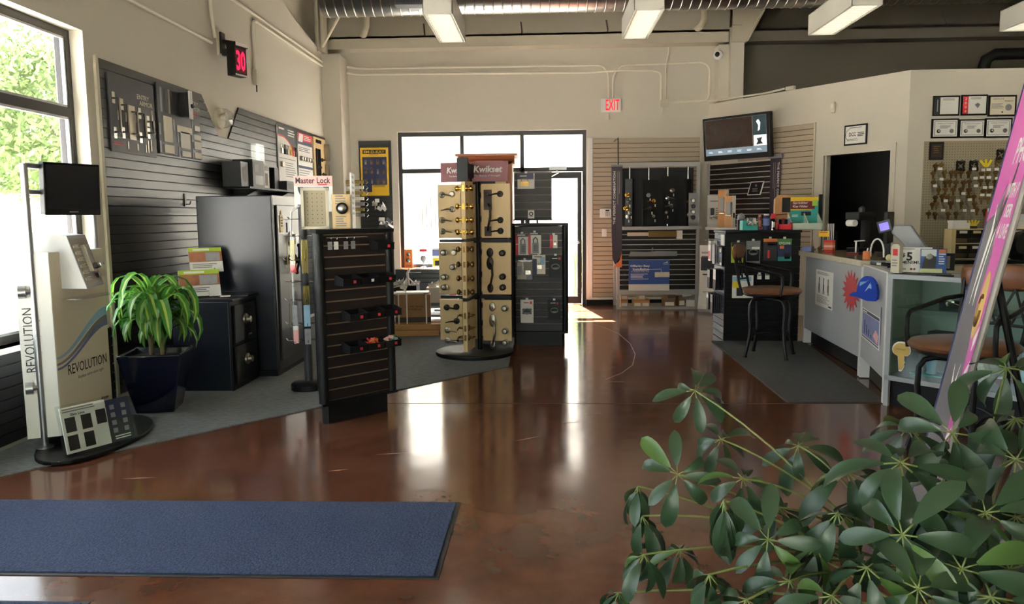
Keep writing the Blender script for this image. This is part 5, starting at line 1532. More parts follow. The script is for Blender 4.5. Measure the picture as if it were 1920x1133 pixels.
lp_ = bpy.data.objects.new('slat_face', None); COL.objects.link(lp_); lp_.parent = rk
slats(lp_, RX0 + .047, RX1 - .047, .30, 1.235, M_SLATBR, M_LIPAL, y=.04, d=.016, gap=.012)
SB = [(1.317, 1.289, 0.152, 0.724), (1.61, 1.262, 0.234, 0.732), (1.901, 1.316, 0.236, 0.731), (2.209, 1.281, 0.14, 0.721)]
for i, (xc, zb, w, h) in enumerate(SB):
    b_ = MB().bx(-w / 2, w / 2, -.02, .02, 0, h).o('swing_board', M_BLACK, rk, (xc + .02 * (i in (1, 2)), .12, zb), (0, 0, R((-50, 8, 8, 50)[i])))
    MB().cyl((xc, .12, 1.28), (xc, .12, 2.2), .009, n=6).o('pivot_rod', M_CHROME, rk)
    L = {0: [('knob', 0, .66, M_BRASS), ('lever_right', 0, .52, M_BRONZE), ('knob', -.03, .38, M_BRASS), ('deadbolt', .03, .28, M_CHROME), ('deadbolt', -.02, .2, M_PAPER)],
         1: [('deadbolt', -.03, .68, M_GREYM), ('lever_left', .05, .56, M_BRASS), ('lever_left', .0, .4, M_BRONZE), ('deadbolt', .05, .24, M_CHROME)],
         2: [('knob', .04, .70, M_NICKEL), ('lever_right', -.03, .54, M_CHROME), ('lever_left', .03, .38, M_CHROME), ('deadbolt', -.05, .24, M_CHROME)],
         3: [('lever_right', 0, .68, M_BRONZE), ('knob', -.02, .52, M_BRASS), ('knob', .03, .38, M_BRASS), ('deadbolt', -.02, .24, M_NICKEL)]}[i]
    for kind, x, q, m in L:
        hw(b_, kind, x, q * h, m, -.02)
        bx('price_tag', M_PAPER, b_, x + .02, x + .035, -.023, -.021, q * h - .09, q * h - .05)
# goods on the rack
def on_rack(name, label, cat, rect, off, group=None):
    return thing(name, label, cat, (rect[0], RY + off, rect[1]), 0, group), rect[2], rect[3]
c1, w, h = on_rack('door_closer', 'brass-coloured door closer on the upper slats of the grey rack', 'door closer', (1.699, 1.119, 0.856, 0.09), .02)
bx('body', M_BRASSD, c1, -w * .12, w * .40, -.05, 0, 0, h); bx('arm', M_CREAM, c1, -w / 2, -w * .12, -.03, -.02, h * .2, h * .8); bx('end_cap', M_PAPER, c1, w * .38, w * .48, -.055, 0, -.03, h * 1.1)
c2, w, h = on_rack('door_closer', 'grey surface door closer in the middle of the grey rack', 'door closer', (1.665, 0.825, 0.736, 0.08), .02)
MB().prism([(-w / 2, 0), (w / 2, 0), (w / 2, h * .9), (w * .1, h), (-w * .1, h * .8), (-w * .46, h * .9)], -.05, 0).o('body', M_GREYM, c2); bx('clip', M_CHROME, c2, -.02, 0, -.055, -.05, h, h + .05)
bp_, w, h = on_rack('poster', 'blue poster about easy installation on the grey rack', 'poster', (1.61, 0.291, 0.627, 0.475), -.004)
bx('sheet', M_BLUE, bp_, -w / 2, w / 2, -.006, .0, 0, h); pr(bp_, 'white_strip', -w / 2, w / 2, 0, h * .21, M_PAPER, -.006)
txt(bp_, 'Offering Easy', -w * .22, h * .80, .042, M_PAPER, -.0075, w=w * .48, bold=.03); txt(bp_, 'Installation', -w * .2, h * .70, .042, M_PAPER, -.0075, w=w * .4, bold=.03)
txt(bp_, 'at a Fraction of the Cost', -w * .22, h * .625, .02, M_PAPER, -.0075, w=w * .44)
lines(bp_, -w * .45, h * .55, w * .45, h * .2, 5, M_PAPER, -.006, fill=.4); pr(bp_, 'closer_picture', w * .14, w * .5, h * .44, h * .60, M_CREAM, -.006)
MB().prism([(w * .34, h * .90), (w * .46, h * .90), (w * .44, h * .95), (w * .40, h * .92)], -.0075, -.006).o('logo', M_PAPER, bp_); lines(bp_, w * .34, h * .87, w * .13, .015, 1, M_PAPER, -.006)
MB().tube([(w * .0, -.007, h * .69), (w * .3, -.007, h * .7), (w * .3, -.007, h * .6)], .004, 4).o('arm_picture', M_PAPER, bp_)
def carton(label, x, z, w, h, d, m, rz=0, yy=.145, lab=True, name='small_carton', roll=0, group='small cartons under the grey rack'):
    r = thing(name, label, 'box', (x, RY + yy, z), 0, group, rot=(0, roll, rz))
    bx('carton', m, r, -w / 2, w / 2, -d / 2, d / 2, 0, h)
    if lab: pr(r, 'label', -w * .36, w * .40, h * .12, h * .55, M_PAPER, -d / 2)
    pr(r, 'top_print', -w / 2, w / 2, h * .82, h, M_ORANGE if m is M_CARDL else M_GREYM, -d / 2)
carton('lower of two stacked cartons at the rack post', 1.235, .032, .115, .11, .2, M_CARDL); carton('upper of two stacked cartons at the rack post', 1.235, .143, .115, .115, .2, M_CARDL)
carton('bottom left carton of the pyramid of three', 1.44, .032, .125, .11, .2, M_CARDL); carton('bottom right carton of the pyramid of three', 1.568, .032, .125, .11, .2, M_CARDL); carton('top carton of the pyramid of three', 1.505, .143, .12, .12, .2, M_CARDL)
carton('brown carton lying square among the brown cartons', 1.935, .032, .18, .13, .2, M_CARD); carton('brown carton tipped on top of another', 1.95, .164, .14, .05, .16, M_CARD, R(20), lab=False); carton('brown carton leaning at an angle', 2.12, .032, .11, .16, .12, M_CARD, R(14))
carton('lower white carton at the rack corner', 2.275, .032, .13, .125, .18, M_PAPER, R(-8), .15); carton('upper white carton tilted on the lower one', 2.235, .19, .14, .12, .2, M_PAPER, R(-14), .16, roll=R(-12))

# banner, keypad, switch left of the rack
bn = thing('banner', 'hanging plum banner with a curled foot beside the grey rack', 'banner', (1.10, 11.96, 0), 0)
MB().prism([(-.08, 2.20), (.085, 2.20), (.085, .9), (.05, .76), (-.02, .70), (-.06, .80), (-.075, 1.2)], -.006, .0).o('sheet', M_PURPLE, bn)
MB().cyl((-.085, -.003, 2.205), (.09, -.003, 2.205), .014, n=10).o('top_bar', M_GREYM, bn); MB().tube([(.02, 0, 2.21), (.02, .03, 2.62), (.02, .66, 2.63)], .01).o('hanger_rod', M_BRONZE, bn)
MB().prism([(.085, .93), (.085, .66), (-.03, .66), (-.02, .70), (.05, .80)], -.006, .002).o('curled_back', M_ORANGE, bn)
txt(bn, 'THE PERFECT COMBINATION', -.035, 1.72, .034, M_PAPER, -.0075, w=.80, roll=PI / 2, bold=.01)
MB().bx(.012, .02, -.0072, -.006, 1.62, 2.12).bx(.036, .044, -.0072, -.006, 1.78, 2.12).o('small_print', M_INKG, bn)
kp = thing('alarm_keypad', 'white alarm keypad on the tan slatwall', 'keypad', (0.986, YB - .0205, 1.422), 0)
bx('body', M_WHITE, kp, -.09, .09, -.03, 0, 0, .145, .006); pr(kp, 'display', 0, .06, .10, .125, M_INK, -.03)
b = MB()
for i in range(4):
    for j in range(3): b.bx(.0 + .025 * j, .016 + .025 * j, -.033, -.03, .02 + .018 * i, .032 + .018 * i)
b.o('keys', M_GREYM, kp)
sw_ = thing('light_switch', 'white light switch below the alarm keypad', 'switch', (0.97, YB - .0205, 1.112), 0)
bx('plate', M_WHITE, sw_, -.04, .04, -.008, 0, 0, .125, .003); bx('toggle', M_WHITE, sw_, -.006, .006, -.022, -.008, .055, .075)

# ------------------------------------------------------------------ angled wall
aw = thing('slatwall', 'espresso slatwall with pale grooves under the television', 'slatwall', ang(0, .002), ARZ)
slats(aw, .06, 1.40, 1.06, 2.24, M_SLATBR, M_LIPAL, gap=.013)
MB().bx(.0, .06, -.03, 0, .3, 2.26).o('edge_post', M_RACK, aw)
slats(aw, .06, 1.40, .22, 1.05, M_SLATBR, M_LIPAL, gap=.013)
aw2 = thing('slatwall', 'tan slatwall between the television and the office doorway', 'slatwall', ang(0, .002), ARZ)
slats(aw2, 1.41, 1.965, .9, 2.70, M_SLATBG, MATS['brown_groove']); bx('edge_trim', M_STEEL, aw2, 1.965, 1.985, -.02, 0, .9, 2.71)
slats(aw2, .62, 1.405, 2.26, 2.70, M_SLATBG, MATS['brown_groove'])
tv = thing('television', 'black wall television tilted forward above the espresso slatwall', 'television', ang(.87, .30, 2.27), ARZ, None, rot=(R(6), 0, ARZ + R(8)))
TW = .57
bx('cabinet', M_BLACK, tv, -TW, TW, -.04, .05, 0, .64, .012)
pr(tv, 'bezel_line', -TW + .045, TW - .055, .075, .605, M_GREYM, -.04); pr(tv, 'dim_picture', -TW + .05, TW * .50, .175, .60, M_TVDIM, -.0412)
pr(tv, 'side_panel', TW * .52, TW - .06, .33, .60, mat('tv_teal_panel', (44, 62, 66), .2, var=.4, scale=5, emit=.25), -.0412); pr(tv, 'white_panel', TW * .54, TW - .055, .175, .325, M_TVWHITE, -.0412)
pr(tv, 'menu_bar', -TW + .045, TW - .055, .08, .17, M_TVLIT, -.0412)
for i in range(6):
    lines(tv, -TW + .10 + i * .165, .135, .085, .03, 2, M_TVWHITE, -.0424, name='menu_label')
MB().prism([(TW * .66, .38), (TW * .72, .40), (TW * .74, .50), (TW * .68, .55), (TW * .62, .52), (TW * .68, .46)], -.0435, -.0424).o('logo', M_TVWHITE, tv)
MB().prism([(TW * .60, .19), (TW * .80, .20), (TW * .74, .24), (TW * .78, .29), (TW * .62, .28), (TW * .66, .24)], -.0435, -.0424).o('logo', M_GREYD, tv)
MB().bx(-.1, .1, .05, .09, .2, .45).tube([(0, .08, .3), (.05, .30, .33)], .03).o('wall_bracket', M_GREYM, tv)
bn = thing('banner', 'plum banner hung beside the tan slatwall near the office door', 'banner', ang(1.36, .05, 0), ARZ)
MB().bx(-.09, .09, -.006, 0, .95, 2.26).o('sheet', M_PURPLE, bn); bx('top_bar', M_GREYM, bn, -.12, .12, -.02, .012, 2.26, 2.31)
txt(bn, 'THE PERFECT COMBINATION', .055, 1.80, .036, M_PAPER, -.0075, w=.80, roll=-PI / 2, bold=.01); MB().bx(-.004, .004, -.0072, -.006, 1.7, 2.2).bx(-.034, -.026, -.0072, -.006, 1.82, 2.2).o('small_print', M_INKG, bn)
dp = thing('plaque', 'tilted black lozenge plaque on the espresso slatwall', 'plaque', ang(.98, .022, 1.739), ARZ)
MB().prism([(-.15, 0), (.10, 0), (.17, .20), (-.08, .20)], -.012, 0).o('back_plate', M_PAPER, dp); MB().prism([(-.13, .012), (.09, .012), (.147, .188), (-.07, .188)], -.014, -.012).o('face', M_BLACK, dp)
lines(dp, -.05, .10, .12, .06, 3, M_INKG, -.014); MB().face_lathe((.02, -.014, .14), [(.02, 0), (.02, .001)], 12).o('emblem', M_INKG, dp)
dcc = board('certificate', 'single black-framed certificate beside the office doorway', 'certificate', ang(2.60, .002, 2.348), ARZ, .33, .265, .015, M_BLACK, part='frame')
pr(dcc, 'paper', -.145, .145, .02, .245, M_PAPER, -.015); txt(dcc, 'DCC', -.04, .14, .05, M_INK, -.017, w=.10, bold=.02); lines(dcc, .03, .16, .1, .06, 3, M_INK, -.016); lines(dcc, -.09, .23, .18, .02, 1, M_INKG, -.016); lines(dcc, -.12, .08, .22, .03, 2, M_INKG, -.016)
MB().tube([(-.08 + .06 * math.cos(a), -.0165, .135 + .075 * math.sin(a)) for a in [PI * .5 + PI * i / 8 for i in range(9)]], .004, 4).o('swirl', M_INKG, dcc)
sn_ = thing('motion_sensor', 'small white motion sensor high on the angled partition', 'sensor', ang(2.256, .001, 2.799), ARZ)
bx('body', M_CREAM, sn_, -.03, .03, -.045, 0, 0, .15, .012); pr(sn_, 'lens', -.02, .02, .06, .12, M_WHITE, -.045, .002)
sw_ = thing('light_switch', 'double light switch on the certificate wall beside the office doorway', 'switch', (4.66, 9.979, 1.029), 0)
bx('plate', M_CREAM, sw_, -.05, .05, -.008, 0, 0, .14, .003)
for x in (-.02, .02): bx('rocker', M_WHITE, sw_, x - .014, x + .014, -.014, -.008, .03, .11)

# ================================================================== black corner gondola and its goods
GX0, GX1, GY, GZ = 2.05, 2.895, 8.90, 1.27
gd = thing('slat_gondola', 'black slat gondola of carded tools at the end of the counter', 'display unit', (0, GY, 0), 0)
bx('core', M_BLACKM, gd, GX0 + .03, GX1, .03, .60, .0, GZ - .03)
bx('top_board', M_BLACK, gd, GX0, GX1 + .01, -.01, .62, GZ - .03, GZ, .004)
bx('corner_post', M_BLACK, gd, GX0, GX0 + .03, 0, .03, 0, GZ - .03)
f = bpy.data.objects.new('slat_face', None); COL.objects.link(f); f.parent = gd
slats(f, GX0 + .03, GX1, .0, GZ - .03, M_BLACK, M_GROOVE, y=.028, d=.02)
f = bpy.data.objects.new('slat_face', None); COL.objects.link(f); f.parent = gd; f.location = (GX0 + .03, .60, 0); f.rotation_euler = (0, 0, -PI / 2)
slats(f, 0, .57, .0, GZ - .03, mat('lit_black_slat', (92, 100, 114), .4), M_GROOVE, y=0, d=.02)  # black slats again, with the light on this flank put into the colour
def gpack(label, rect, m, bands, words=(), shapes=(), t=.02, name='carded_tool', tab=True):
    return card_pack(label, 0, 0, 0, 0, rect, m, bands, words, shapes, 'carded goods on the black gondola', yy=.006, origin=(0, GY), rz=0, name=name, t=t, tab=tab)
gpack('lime green carded tool, first from the corner on the black gondola', (2.195, 0.904, 0.154, 0.231), M_LIME, [(0, 1, .8, 1, M_GREYD), (.3, .75, .1, .75, M_BLACK)])
gpack('grey and black carded tool, second from the corner on the black gondola', (2.362, 0.896, 0.156, 0.255), M_GREYM, [(.05, .95, .1, .62, M_BLACK), (.4, .95, .62, .74, M_PAPER), (.4, .9, .50, .56, M_PAPER)], [], [ring_pic])
gpack('orange-topped carded torch, third from the corner on the black gondola', (2.553, 0.925, 0.155, 0.249), M_GREYD, [(0, 1, .86, 1, M_ORANGE), (.25, 1, .64, .86, M_INK), (.3, .9, .70, .78, M_PAPER)], [], [lambda r, w, h, y: MB().cyl((-.02, y - .012, .03), (-.02, y - .012, .12), .018, n=10).o('torch', M_RED, r)])
gpack('green and navy carded tool, fourth from the corner on the black gondola', (2.713, 0.918, 0.156, 0.254), MATS['navy_print'], [(0, 1, .74, 1, M_GREEN), (0, 1, .0, .2, M_TEAL), (.15, .45, .56, .7, M_ORANGE), (.5, .9, .1, .35, M_INK)], [('CYCLONE', .5, .80, .10, M_PAPER, .8)])
gpack('yellow and white carded lock low on the black gondola', (2.255, 0.501, 0.234, 0.258), M_PAPER, [(0, .9, .75, .95, M_LBLUE), (0, .35, .45, .75, M_YELT), (.2, .5, .1, .45, M_INK), (.62, .85, .12, .5, M_GREYD)])
gpack('small white card on a lower hook of the black gondola', (2.441, 0.714, 0.043, 0.055), M_PAPER, [(0, 1, .7, 1, M_INKG)])
gpack('small pale card beside it on the lower hook of the black gondola', (2.53, 0.714, 0.044, 0.073), M_PAPER, [(0, 1, .6, 1, M_INKG)])
# goods hung on the flank that faces the rear rack
def flank(label, y_, z, w, h, m, bands=(), n=1, out=.0, name='carded_tool'):
    r = thing(name, label, 'packaged tool', (GX0 + .001 - out, GY + y_, z), -PI / 2, 'packets on the gondola flank')
    for i in range(n):
        bx('packet', m, r, -w / 2, w / 2, -.012 - i * .022, -.002 - i * .022, 0, h)
    for a, b, c, d, mm in bands:
        pr(r, 'print', (a - .5) * w, (b - .5) * w, c * h, d * h, mm, -.012 - (n - 1) * .022)
    MB().tube([(0, 0, h + .008), (0, -.03 - n * .024, h + .008), (0, -.035 - n * .024, h + .018)], .003).o('hook', M_CHROME, r)
    return r
flank('white price panel at the top of the gondola flank', .10, 1.10, .16, .12, M_PAPER)
flank('blue and black box hung on the gondola flank by the corner', .08, .86, .13, .22, M_BLACK, [(0, 1, .48, .66, M_BLUE), (.1, .6, .72, .9, M_PAPER), (.2, .9, .06, .2, M_PAPER)], 2)
flank('clear silver blister packs on the gondola flank', .26, .88, .12, .22, M_PHOTO, (), 4)
flank('white and red blister strip at the far end of the gondola flank', .48, .90, .12, .24, M_PAPER, [(0, .8, .1, .5, M_RED)], 4)
flank('row of white-capped black packs in the middle of the gondola flank', .18, .58, .13, .24, M_BLACK, [(0, 1, .5, 1, M_PAPER)], 4)
flank('black packs deeper along the middle of the gondola flank', .40, .58, .13, .22, M_BLACK, [(0, 1, .6, 1, M_PHOTO)], 5)
flank('grey tool packs low on the gondola flank', .22, .30, .11, .22, M_GREYD, [(0, 1, .6, 1, M_PHOTO)], 5)
flank('white-edged black packs low at the far end of the gondola flank', .44, .32, .11, .20, M_BLACK, [(0, 1, .7, 1, M_PAPER)], 5)

# goods standing on the gondola top
def gt(name, label, cat, x, yy=.10, rz=0, group=None):
    return thing(name, label, cat, (x, GY + yy, GZ + .001), rz, group)
XT = lambda px_: (px_ - 1021) * (GY + .1) / 1450.0
r = gt('trophy_ball', 'dark round desk ornament on a block on the black gondola', 'ornament', XT(1396), .42)
bx('block', M_BRONZE, r, -.045, .045, -.04, .04, 0, .115); MB().ell((0, 0, .145), (.045, .045, .05), 14, 8).o('ball', M_GREYM, r, smooth=True)
r = gt('key_box', 'teal counter box of small white parts on the black gondola', 'box', XT(1397), .10)
MB().bx(-.085, .085, -.07, .07, 0, .055).bx(-.085, -.045, -.07, .07, .055, .11).o('box', M_TEAL, r)
o = crumple(r, .05, .04, .07, 20, [M_WHITE, M_CREAM, M_GREYM], 4, 'small_parts'); o.location = (.02, 0, .06)
r = gt('spray_can', 'slim red and black can on the black gondola', 'can', XT(1417), .10)
MB().cyl((0, 0, 0), (0, 0, .15), .024, n=16).o('can', M_MAROON, r, smooth=True); MB().cyl((0, 0, .15), (0, 0, .175), .016, n=12).o('cap', M_ORANGE, r, smooth=True); MB().cyl((0, 0, .04), (0, 0, .11), .0245, n=16, caps=False).o('label', M_TERRA, r)
r = gt('spray_can', 'blue spray can beside the slim red one', 'can', XT(1428), .08)
MB().lathe([(.036, 0), (.038, .01), (.038, .15), (.03, .165), (.03, .18), (.012, .185)], 18).o('can', M_BLUED, r, smooth=True); MB().cyl((0, 0, .05), (0, 0, .13), .0385, n=18, caps=False).o('label', M_PHOTOB, r); MB().cyl((0, 0, .165), (0, 0, .182), .031, n=16).o('cap', M_PAPER, r, smooth=True)
r = gt('lubricant_bottle', 'red-capped lubricant bottle on the black gondola', 'bottle', XT(1441), .10)
MB().lathe([(.026, 0), (.028, .01), (.028, .11), (.014, .13)], 14).o('bottle', M_BLACK, r, smooth=True); MB().bx(-.028, .03, -.015, .015, .13, .155).bx(-.02, .03, -.012, .012, .155, .185).o('trigger_cap', M_RED, r); pr(r, 'label', -.012, .012, .03, .09, M_PAPER, -.028)
MB().cyl((-.02, -.04, 0), (-.02, -.04, .10), .004, n=6).lathe([(.02, 0), (.02, .006)], 12, Matrix.Translation((-.02, -.04, 0))).o('pump', M_CHROME, r)
r = gt('counter_tray', 'red counter tray of small locks on the black gondola', 'tray', XT(1460), .08)
MB().bx(-.08, .08, -.06, -.05, 0, .065).bx(-.08, .08, .05, .06, 0, .10).bx(-.08, -.07, -.06, .06, 0, .085).bx(.07, .08, -.06, .06, 0, .085).bx(-.08, .08, -.06, .06, 0, .008).o('tray', M_RED, r)
for i in range(4):
    bx('boxed_item', (M_BLACK, M_MAROON, M_BLACK, M_PHOTO)[i], r, -.065 + .034 * i, -.037 + .034 * i, -.03, .03, .008, .12 + .01 * (i % 2))
r = gt('lock_sample', 'tall clipped-corner oak block with a black lock on the black gondola', 'lock sample', XT(1468), .34, R(-8))
MB().prism([(-.085, 0), (.10, 0), (.10, .40), (-.045, .40), (-.085, .35)], 0, .05).o('block', M_OAK, r); bx('lock_case', M_BLACK, r, -.0, .09, -.045, 0, .20, .37, .006); MB().bx(-.085, -.075, -.01, .0, 0, .36).o('face_edge', M_WOOD, r)
MB().tube([(-.07, -.02, .17), (.05, -.02, .175)], .005).o('lever', M_CHROME, r)
r = gt('counter_display', 'teal and maroon counter display box with mint tray on the black gondola', 'display box', XT(1500), .12, R(-4))
MB().bx(-.14, .17, .10, .11, 0, .37).o('back_card', M_TEAL, r)
pr(r, 'yellow_band', -.14, .17, .325, .37, M_YEL, .10); pr(r, 'maroon_band', -.14, .13, .235, .325, M_MAROON, .10); pr(r, 'yellow_band', -.14, .10, .222, .235, M_YEL, .10)
txt(r, 'Sprinkler', -.03, .303, .032, M_PAPER, .098, w=.17, bold=.02, slant=.1); txt(r, 'Key Hider', -.03, .262, .034, M_PAPER, .098, w=.17, bold=.02, slant=.1)
pr(r, 'picture', -.02, .09, .16, .205, M_INK, .10); lines(r, -.12, .17, .09, .03, 2, M_PAPER, .10); pr(r, 'picture', .10, .16, .27, .34, M_LIME, .098)
b = MB().bx(-.17, .17, -.10, -.092, 0, .075).bx(-.17, .17, -.10, .10, 0, .008)
for x in (-.17, .01, .162):
    b.prism([(-.10, 0), (.10, 0), (.10, .19), (-.10, .075)], x, x + .008, ax='x')
b.o('tray', mat('pale_mint_card', (206, 216, 196), .6), r)
for i in range(3):
    MB().lathe([(.02, 0), (.02, .05), (.03, .055), (.03, .07), (.01, .075)], 12, Matrix.Translation((-.12 + .05 * i + (.06 if i > 1 else 0), 0, .008))).o('key_hider', M_BLACK, r, smooth=True)
bx('black_panel', M_BLACK, r, .175, .21, .08, .12, 0, .40)

# shelf along the angled wall with hardware samples
sh2 = thing('display_ledge', 'grey ledge with lock samples in front of the espresso slatwall', 'table', ang(.45, .06, 0), ARZ)
MB().prism([(.30, 0), (1.15, 0), (1.15, -1.02), (.75, -1.02), (.33, -.80)], 1.235, 1.27, ax='z').o('ledge_board', M_RACK, sh2)
for x, y_ in ((.36, -.05), (1.10, -.05), (1.10, -.96), (.82, -.96)):
    bx('leg', M_RACK, sh2, x - .02, x + .02, y_ - .02, y_ + .02, 0, 1.235)
ZS = 1.271
def ramp_board(label, x, y_, w, h, m):
    r = thing('lock_display', label, 'lock display', (x, y_, ZS), R(-6))
    b = MB().bx(-w / 2, w / 2, -.012, 0, .04, h)
    for k in range(5):
        a0, a1 = k / 5 * 1.2, (k + 1) / 5 * 1.2
        p = [(-.012 - .10 * (1 - math.cos(a)) * .9, .04 + .06 - .10 * math.sin(a)) for a in (a0, a1)]
        b.add([(-w / 2, p[0][0], max(p[0][1], .002)), (w / 2, p[0][0], max(p[0][1], .002)), (w / 2, p[1][0], max(p[1][1], .0)), (-w / 2, p[1][0], max(p[1][1], .0))], [(0, 1, 2, 3)])
    b.bx(-w / 2, w / 2, -.09, -.0, 0, .006).o('curved_board', m, r)
    return r
x_, zb_, w_, h_ = (2.27, 1.254, 0.14, 0.502)
r = ramp_board('narrow grey curved board with a column of lock cylinders beside the grey rack', 2.36, 11.62, w_, .50, M_GREYM)
r.location = (x_, 12.0, 1.282)
for i in range(4):
    hw(r, 'deadbolt', 0, .13 + .085 * i, M_NICKEL if i % 2 else M_BRONZE, -.012); lines(r, -.05, .16 + .085 * i, .03, .03, 2, M_INK, -.012)
x_, zb_, w_, h_ = (2.488, 1.255, 0.192, 0.463)
r = ramp_board('white curved board with a keypad lever lock on the grey ledge', x_, 11.60, w_, h_, mat('pale_board', (206, 202, 194), .5))
r.location = (x_, 11.55, ZS)
lines(r, -w_ * .3, h_ * .83, w_ * .6, .03, 1, M_INKG, -.012, jag=0); bx('keypad_lock', M_GREYD, r, -.055, .0, -.045, -.012, h_ * .38, h_ * .60, .006)
MB().tube([(-.06, -.06, h_ * .30), (.07, -.06, h_ * .31)], .014, 8).face_lathe((-.03, -.012, h_ * .31), [(.04, 0), (.03, .05)], 12).o('lever', M_CHROME, r, smooth=True); lines(r, .02, h_ * .6, .06, .18, 6, M_INKG, -.012)
def door_slice(label, x, y_, w, h, m_edge):
    r = thing('door_sample', label, 'lock sample', (x, y_, ZS), R(30))
    MB().bx(-w / 2, w / 2, 0, .16, 0, h).o('door_slice', M_OAK, r, bev=.003); bx('edge_face', m_edge, r, -w / 2, w / 2, -.004, 0, 0, h)
    bx('lock_body', M_GREYM, r, -w / 2 - .035, -w / 2, .0, .10, h * .42, h * .80, .006)
    MB().tube([(-w / 2, .05, h * .38), (-w / 2 - .06, .05, h * .38), (-w / 2 - .06, -.05, h * .37)], .012, 8).o('lever', M_CHROME, r, smooth=True); pr(r, 'latch_plate', -.015, .015, h * .3, h * .46, M_CHROME, -.004)
    return r
door_slice('taller oak door slice with a keypad lock on the grey ledge', 2.598 + .0, 11.22, .05, .53, M_CREAM)
door_slice('shorter oak door slice with a green-faced lock in front of the taller one', 2.638, 10.98, .06, .44, M_PAPER)
fs = thing('floor_poster', 'white curved floor poster beside the grey rack', 'poster stand', (2.46, 11.66, 0), R(-22))
b = MB()
pts = [(-.0, 1.0), (.0, .5), (-.02, .25), (-.08, .12), (-.10, .05), (-.06, .0)]
for k in range(5):
    (ya_, za_), (yb_, zb2) = pts[k], pts[k + 1]
    b.add([(-.15, ya_, za_), (.15, ya_, za_), (.15, yb_, zb2), (-.15, yb_, zb2), (-.15, ya_ + .006, za_), (.15, ya_ + .006, za_), (.15, yb_ + .006, zb2), (-.15, yb_ + .006, zb2)], [(0, 1, 2, 3), (7, 6, 5, 4), (0, 3, 7, 4), (1, 5, 6, 2)])
b.o('sheet', M_PAPER, fs); lines(fs, -.12, .9, .24, .3, 5, M_INKG, -.0); pr(fs, 'photo', -.13, .13, .62, .82, MATS['dark_grey_print'], -.001); lines(fs, -.1, .57, .2, .04, 1, M_INK, -.0005, jag=0)
MB().prism([(0.006, .9), (.16, .0), (.006, .0)], -.01, .01, ax='x').o('strut', M_GREYM, fs)

# ================================================================== service counter
CA, CB, CC = (2.909, 8.773), (2.781, 6.878), (2.557, 5.861)
rA = math.atan2(CB[1] - CA[1], CB[0] - CA[0]); LA = math.hypot(CB[0] - CA[0], CB[1] - CA[1])
rB = math.atan2(CC[1] - CB[1], CC[0] - CB[0]); LB = math.hypot(CC[0] - CB[0], CC[1] - CB[1])
rC = R(-51.5); LC = 1.95
ct = thing('service_counter', 'light grey service counter with a mottled worktop and black toe kick', 'counter', (*CA, 0.009), rA)
bx('front_panel', M_GREYP, ct, .04, LA - .03, 0, .02, .17, .975); bx('carcass', M_BLACKM, ct, .04, LA - .03, .08, .60, 0, .17)
bx('carcass', M_GREYD, ct, .04, LA - .03, .02, .60, .17, .975)
for x in (0, LA - .045):
    bx('end_post', M_WHITE, ct, x, x + .035, 0, .62, 0, .975)
MB().prism([(-.10, -.05), (LA - .008, -.02), (LA - .008, .70), (-.10, .70)], .975, 1.03, ax='z').o('worktop', M_STONE, ct, bev=.006); MB().prism([(-.09, -.04), (LA - .012, -.01), (LA - .012, .69), (-.09, .69)], 1.03, 1.0315, ax='z').o('worktop_surface', M_STONET, ct)
ce = thing('service_counter', 'short light grey counter end between the worktop and the glass showcase', 'counter', (*CB, 0.009), rB)
bx('front_panel', M_GREYP, ce, .035, LB - .062, 0, .02, .19, .99); MB().prism([(.03, .08), (LB - .12, .08), (LB - .44, .34), (.03, .34)], 0, .19, ax='z').o('carcass', M_BLACKM, ce); MB().prism([(.03, .02), (LB - .06, .02), (LB - .45, .34), (.03, .34)], .19, .99, ax='z').o('carcass', M_GREYD, ce)
bx('end_post', M_WHITE, ce, LB - .062, LB - .032, 0, .02, 0, .99); bx('end_post', M_WHITE, ce, .005, .035, 0, .3, 0, .99); MB().prism([(.012, .0), (LB - .015, .0), (LB - .43, .34), (.012, .34)], .99, 1.0, ax='z').o('top_board', M_WHITE, ce)
# papers on the fronts
def on_front(root_loc, rz, s, z):
    return (root_loc[0] + s * math.cos(rz) + .003 * math.sin(rz), root_loc[1] + s * math.sin(rz) - .003 * math.cos(rz), z)
q = (.77, .495, .606, .373)
r = board('poster', 'white instruction sheet with three handle drawings on the counter front', 'poster', on_front(CA, rA, q[0], q[1]), rA, q[2], q[3], .002, M_PAPER, part='sheet')
w, h = q[2], q[3]
for i in range(3):
    x = (-.28 + .26 * i) * w
    MB().bx(x - .02, x + .012, -.004, -.002, h * .44, h * .62).bx(x - .014, x + .006, -.004, -.002, h * .62, h * .80).o('handle_drawing', M_INK, r); pr(r, 'sketch', x - .03, x + .03, h * .36, h * .44, M_PHOTO, -.002)
lines(r, -w * .42, h * .95, w * .7, h * .08, 3, M_INKG, -.002); lines(r, -w * .42, h * .30, w * .8, h * .22, 6, M_INKG, -.002, fill=.3); pr(r, 'logo', w * .28, w * .44, h * .04, h * .08, M_INK, -.002)
q = (1.63, .556, .55, .38)
st_ = thing('starburst_sign', 'red starburst cut-out stuck on the counter front', 'sign', on_front(CA, rA, q[0] - .02, q[1]), rA)
w, h = .50, q[3]; P_ = []
for i in range(32):
    a = 2 * PI * i / 32; k = 1.0 if i % 2 == 0 else .62
    P_.append((k * w * .5 * math.cos(a), h * .5 + k * h * .5 * math.sin(a)))
MB().prism(P_, -.004, 0).o('card', M_RED, st_)
q = (.74, .765, .30, .20)
hm = thing('helmet_sign', 'blue batting helmet cut-out on the white counter end', 'sign', (on_front(CB, rB, q[0], q[1])[0] - .10, on_front(CB, rB, q[0], q[1])[1] + .02, q[1]), R(-72))
w, h = q[2] * .92, q[3]
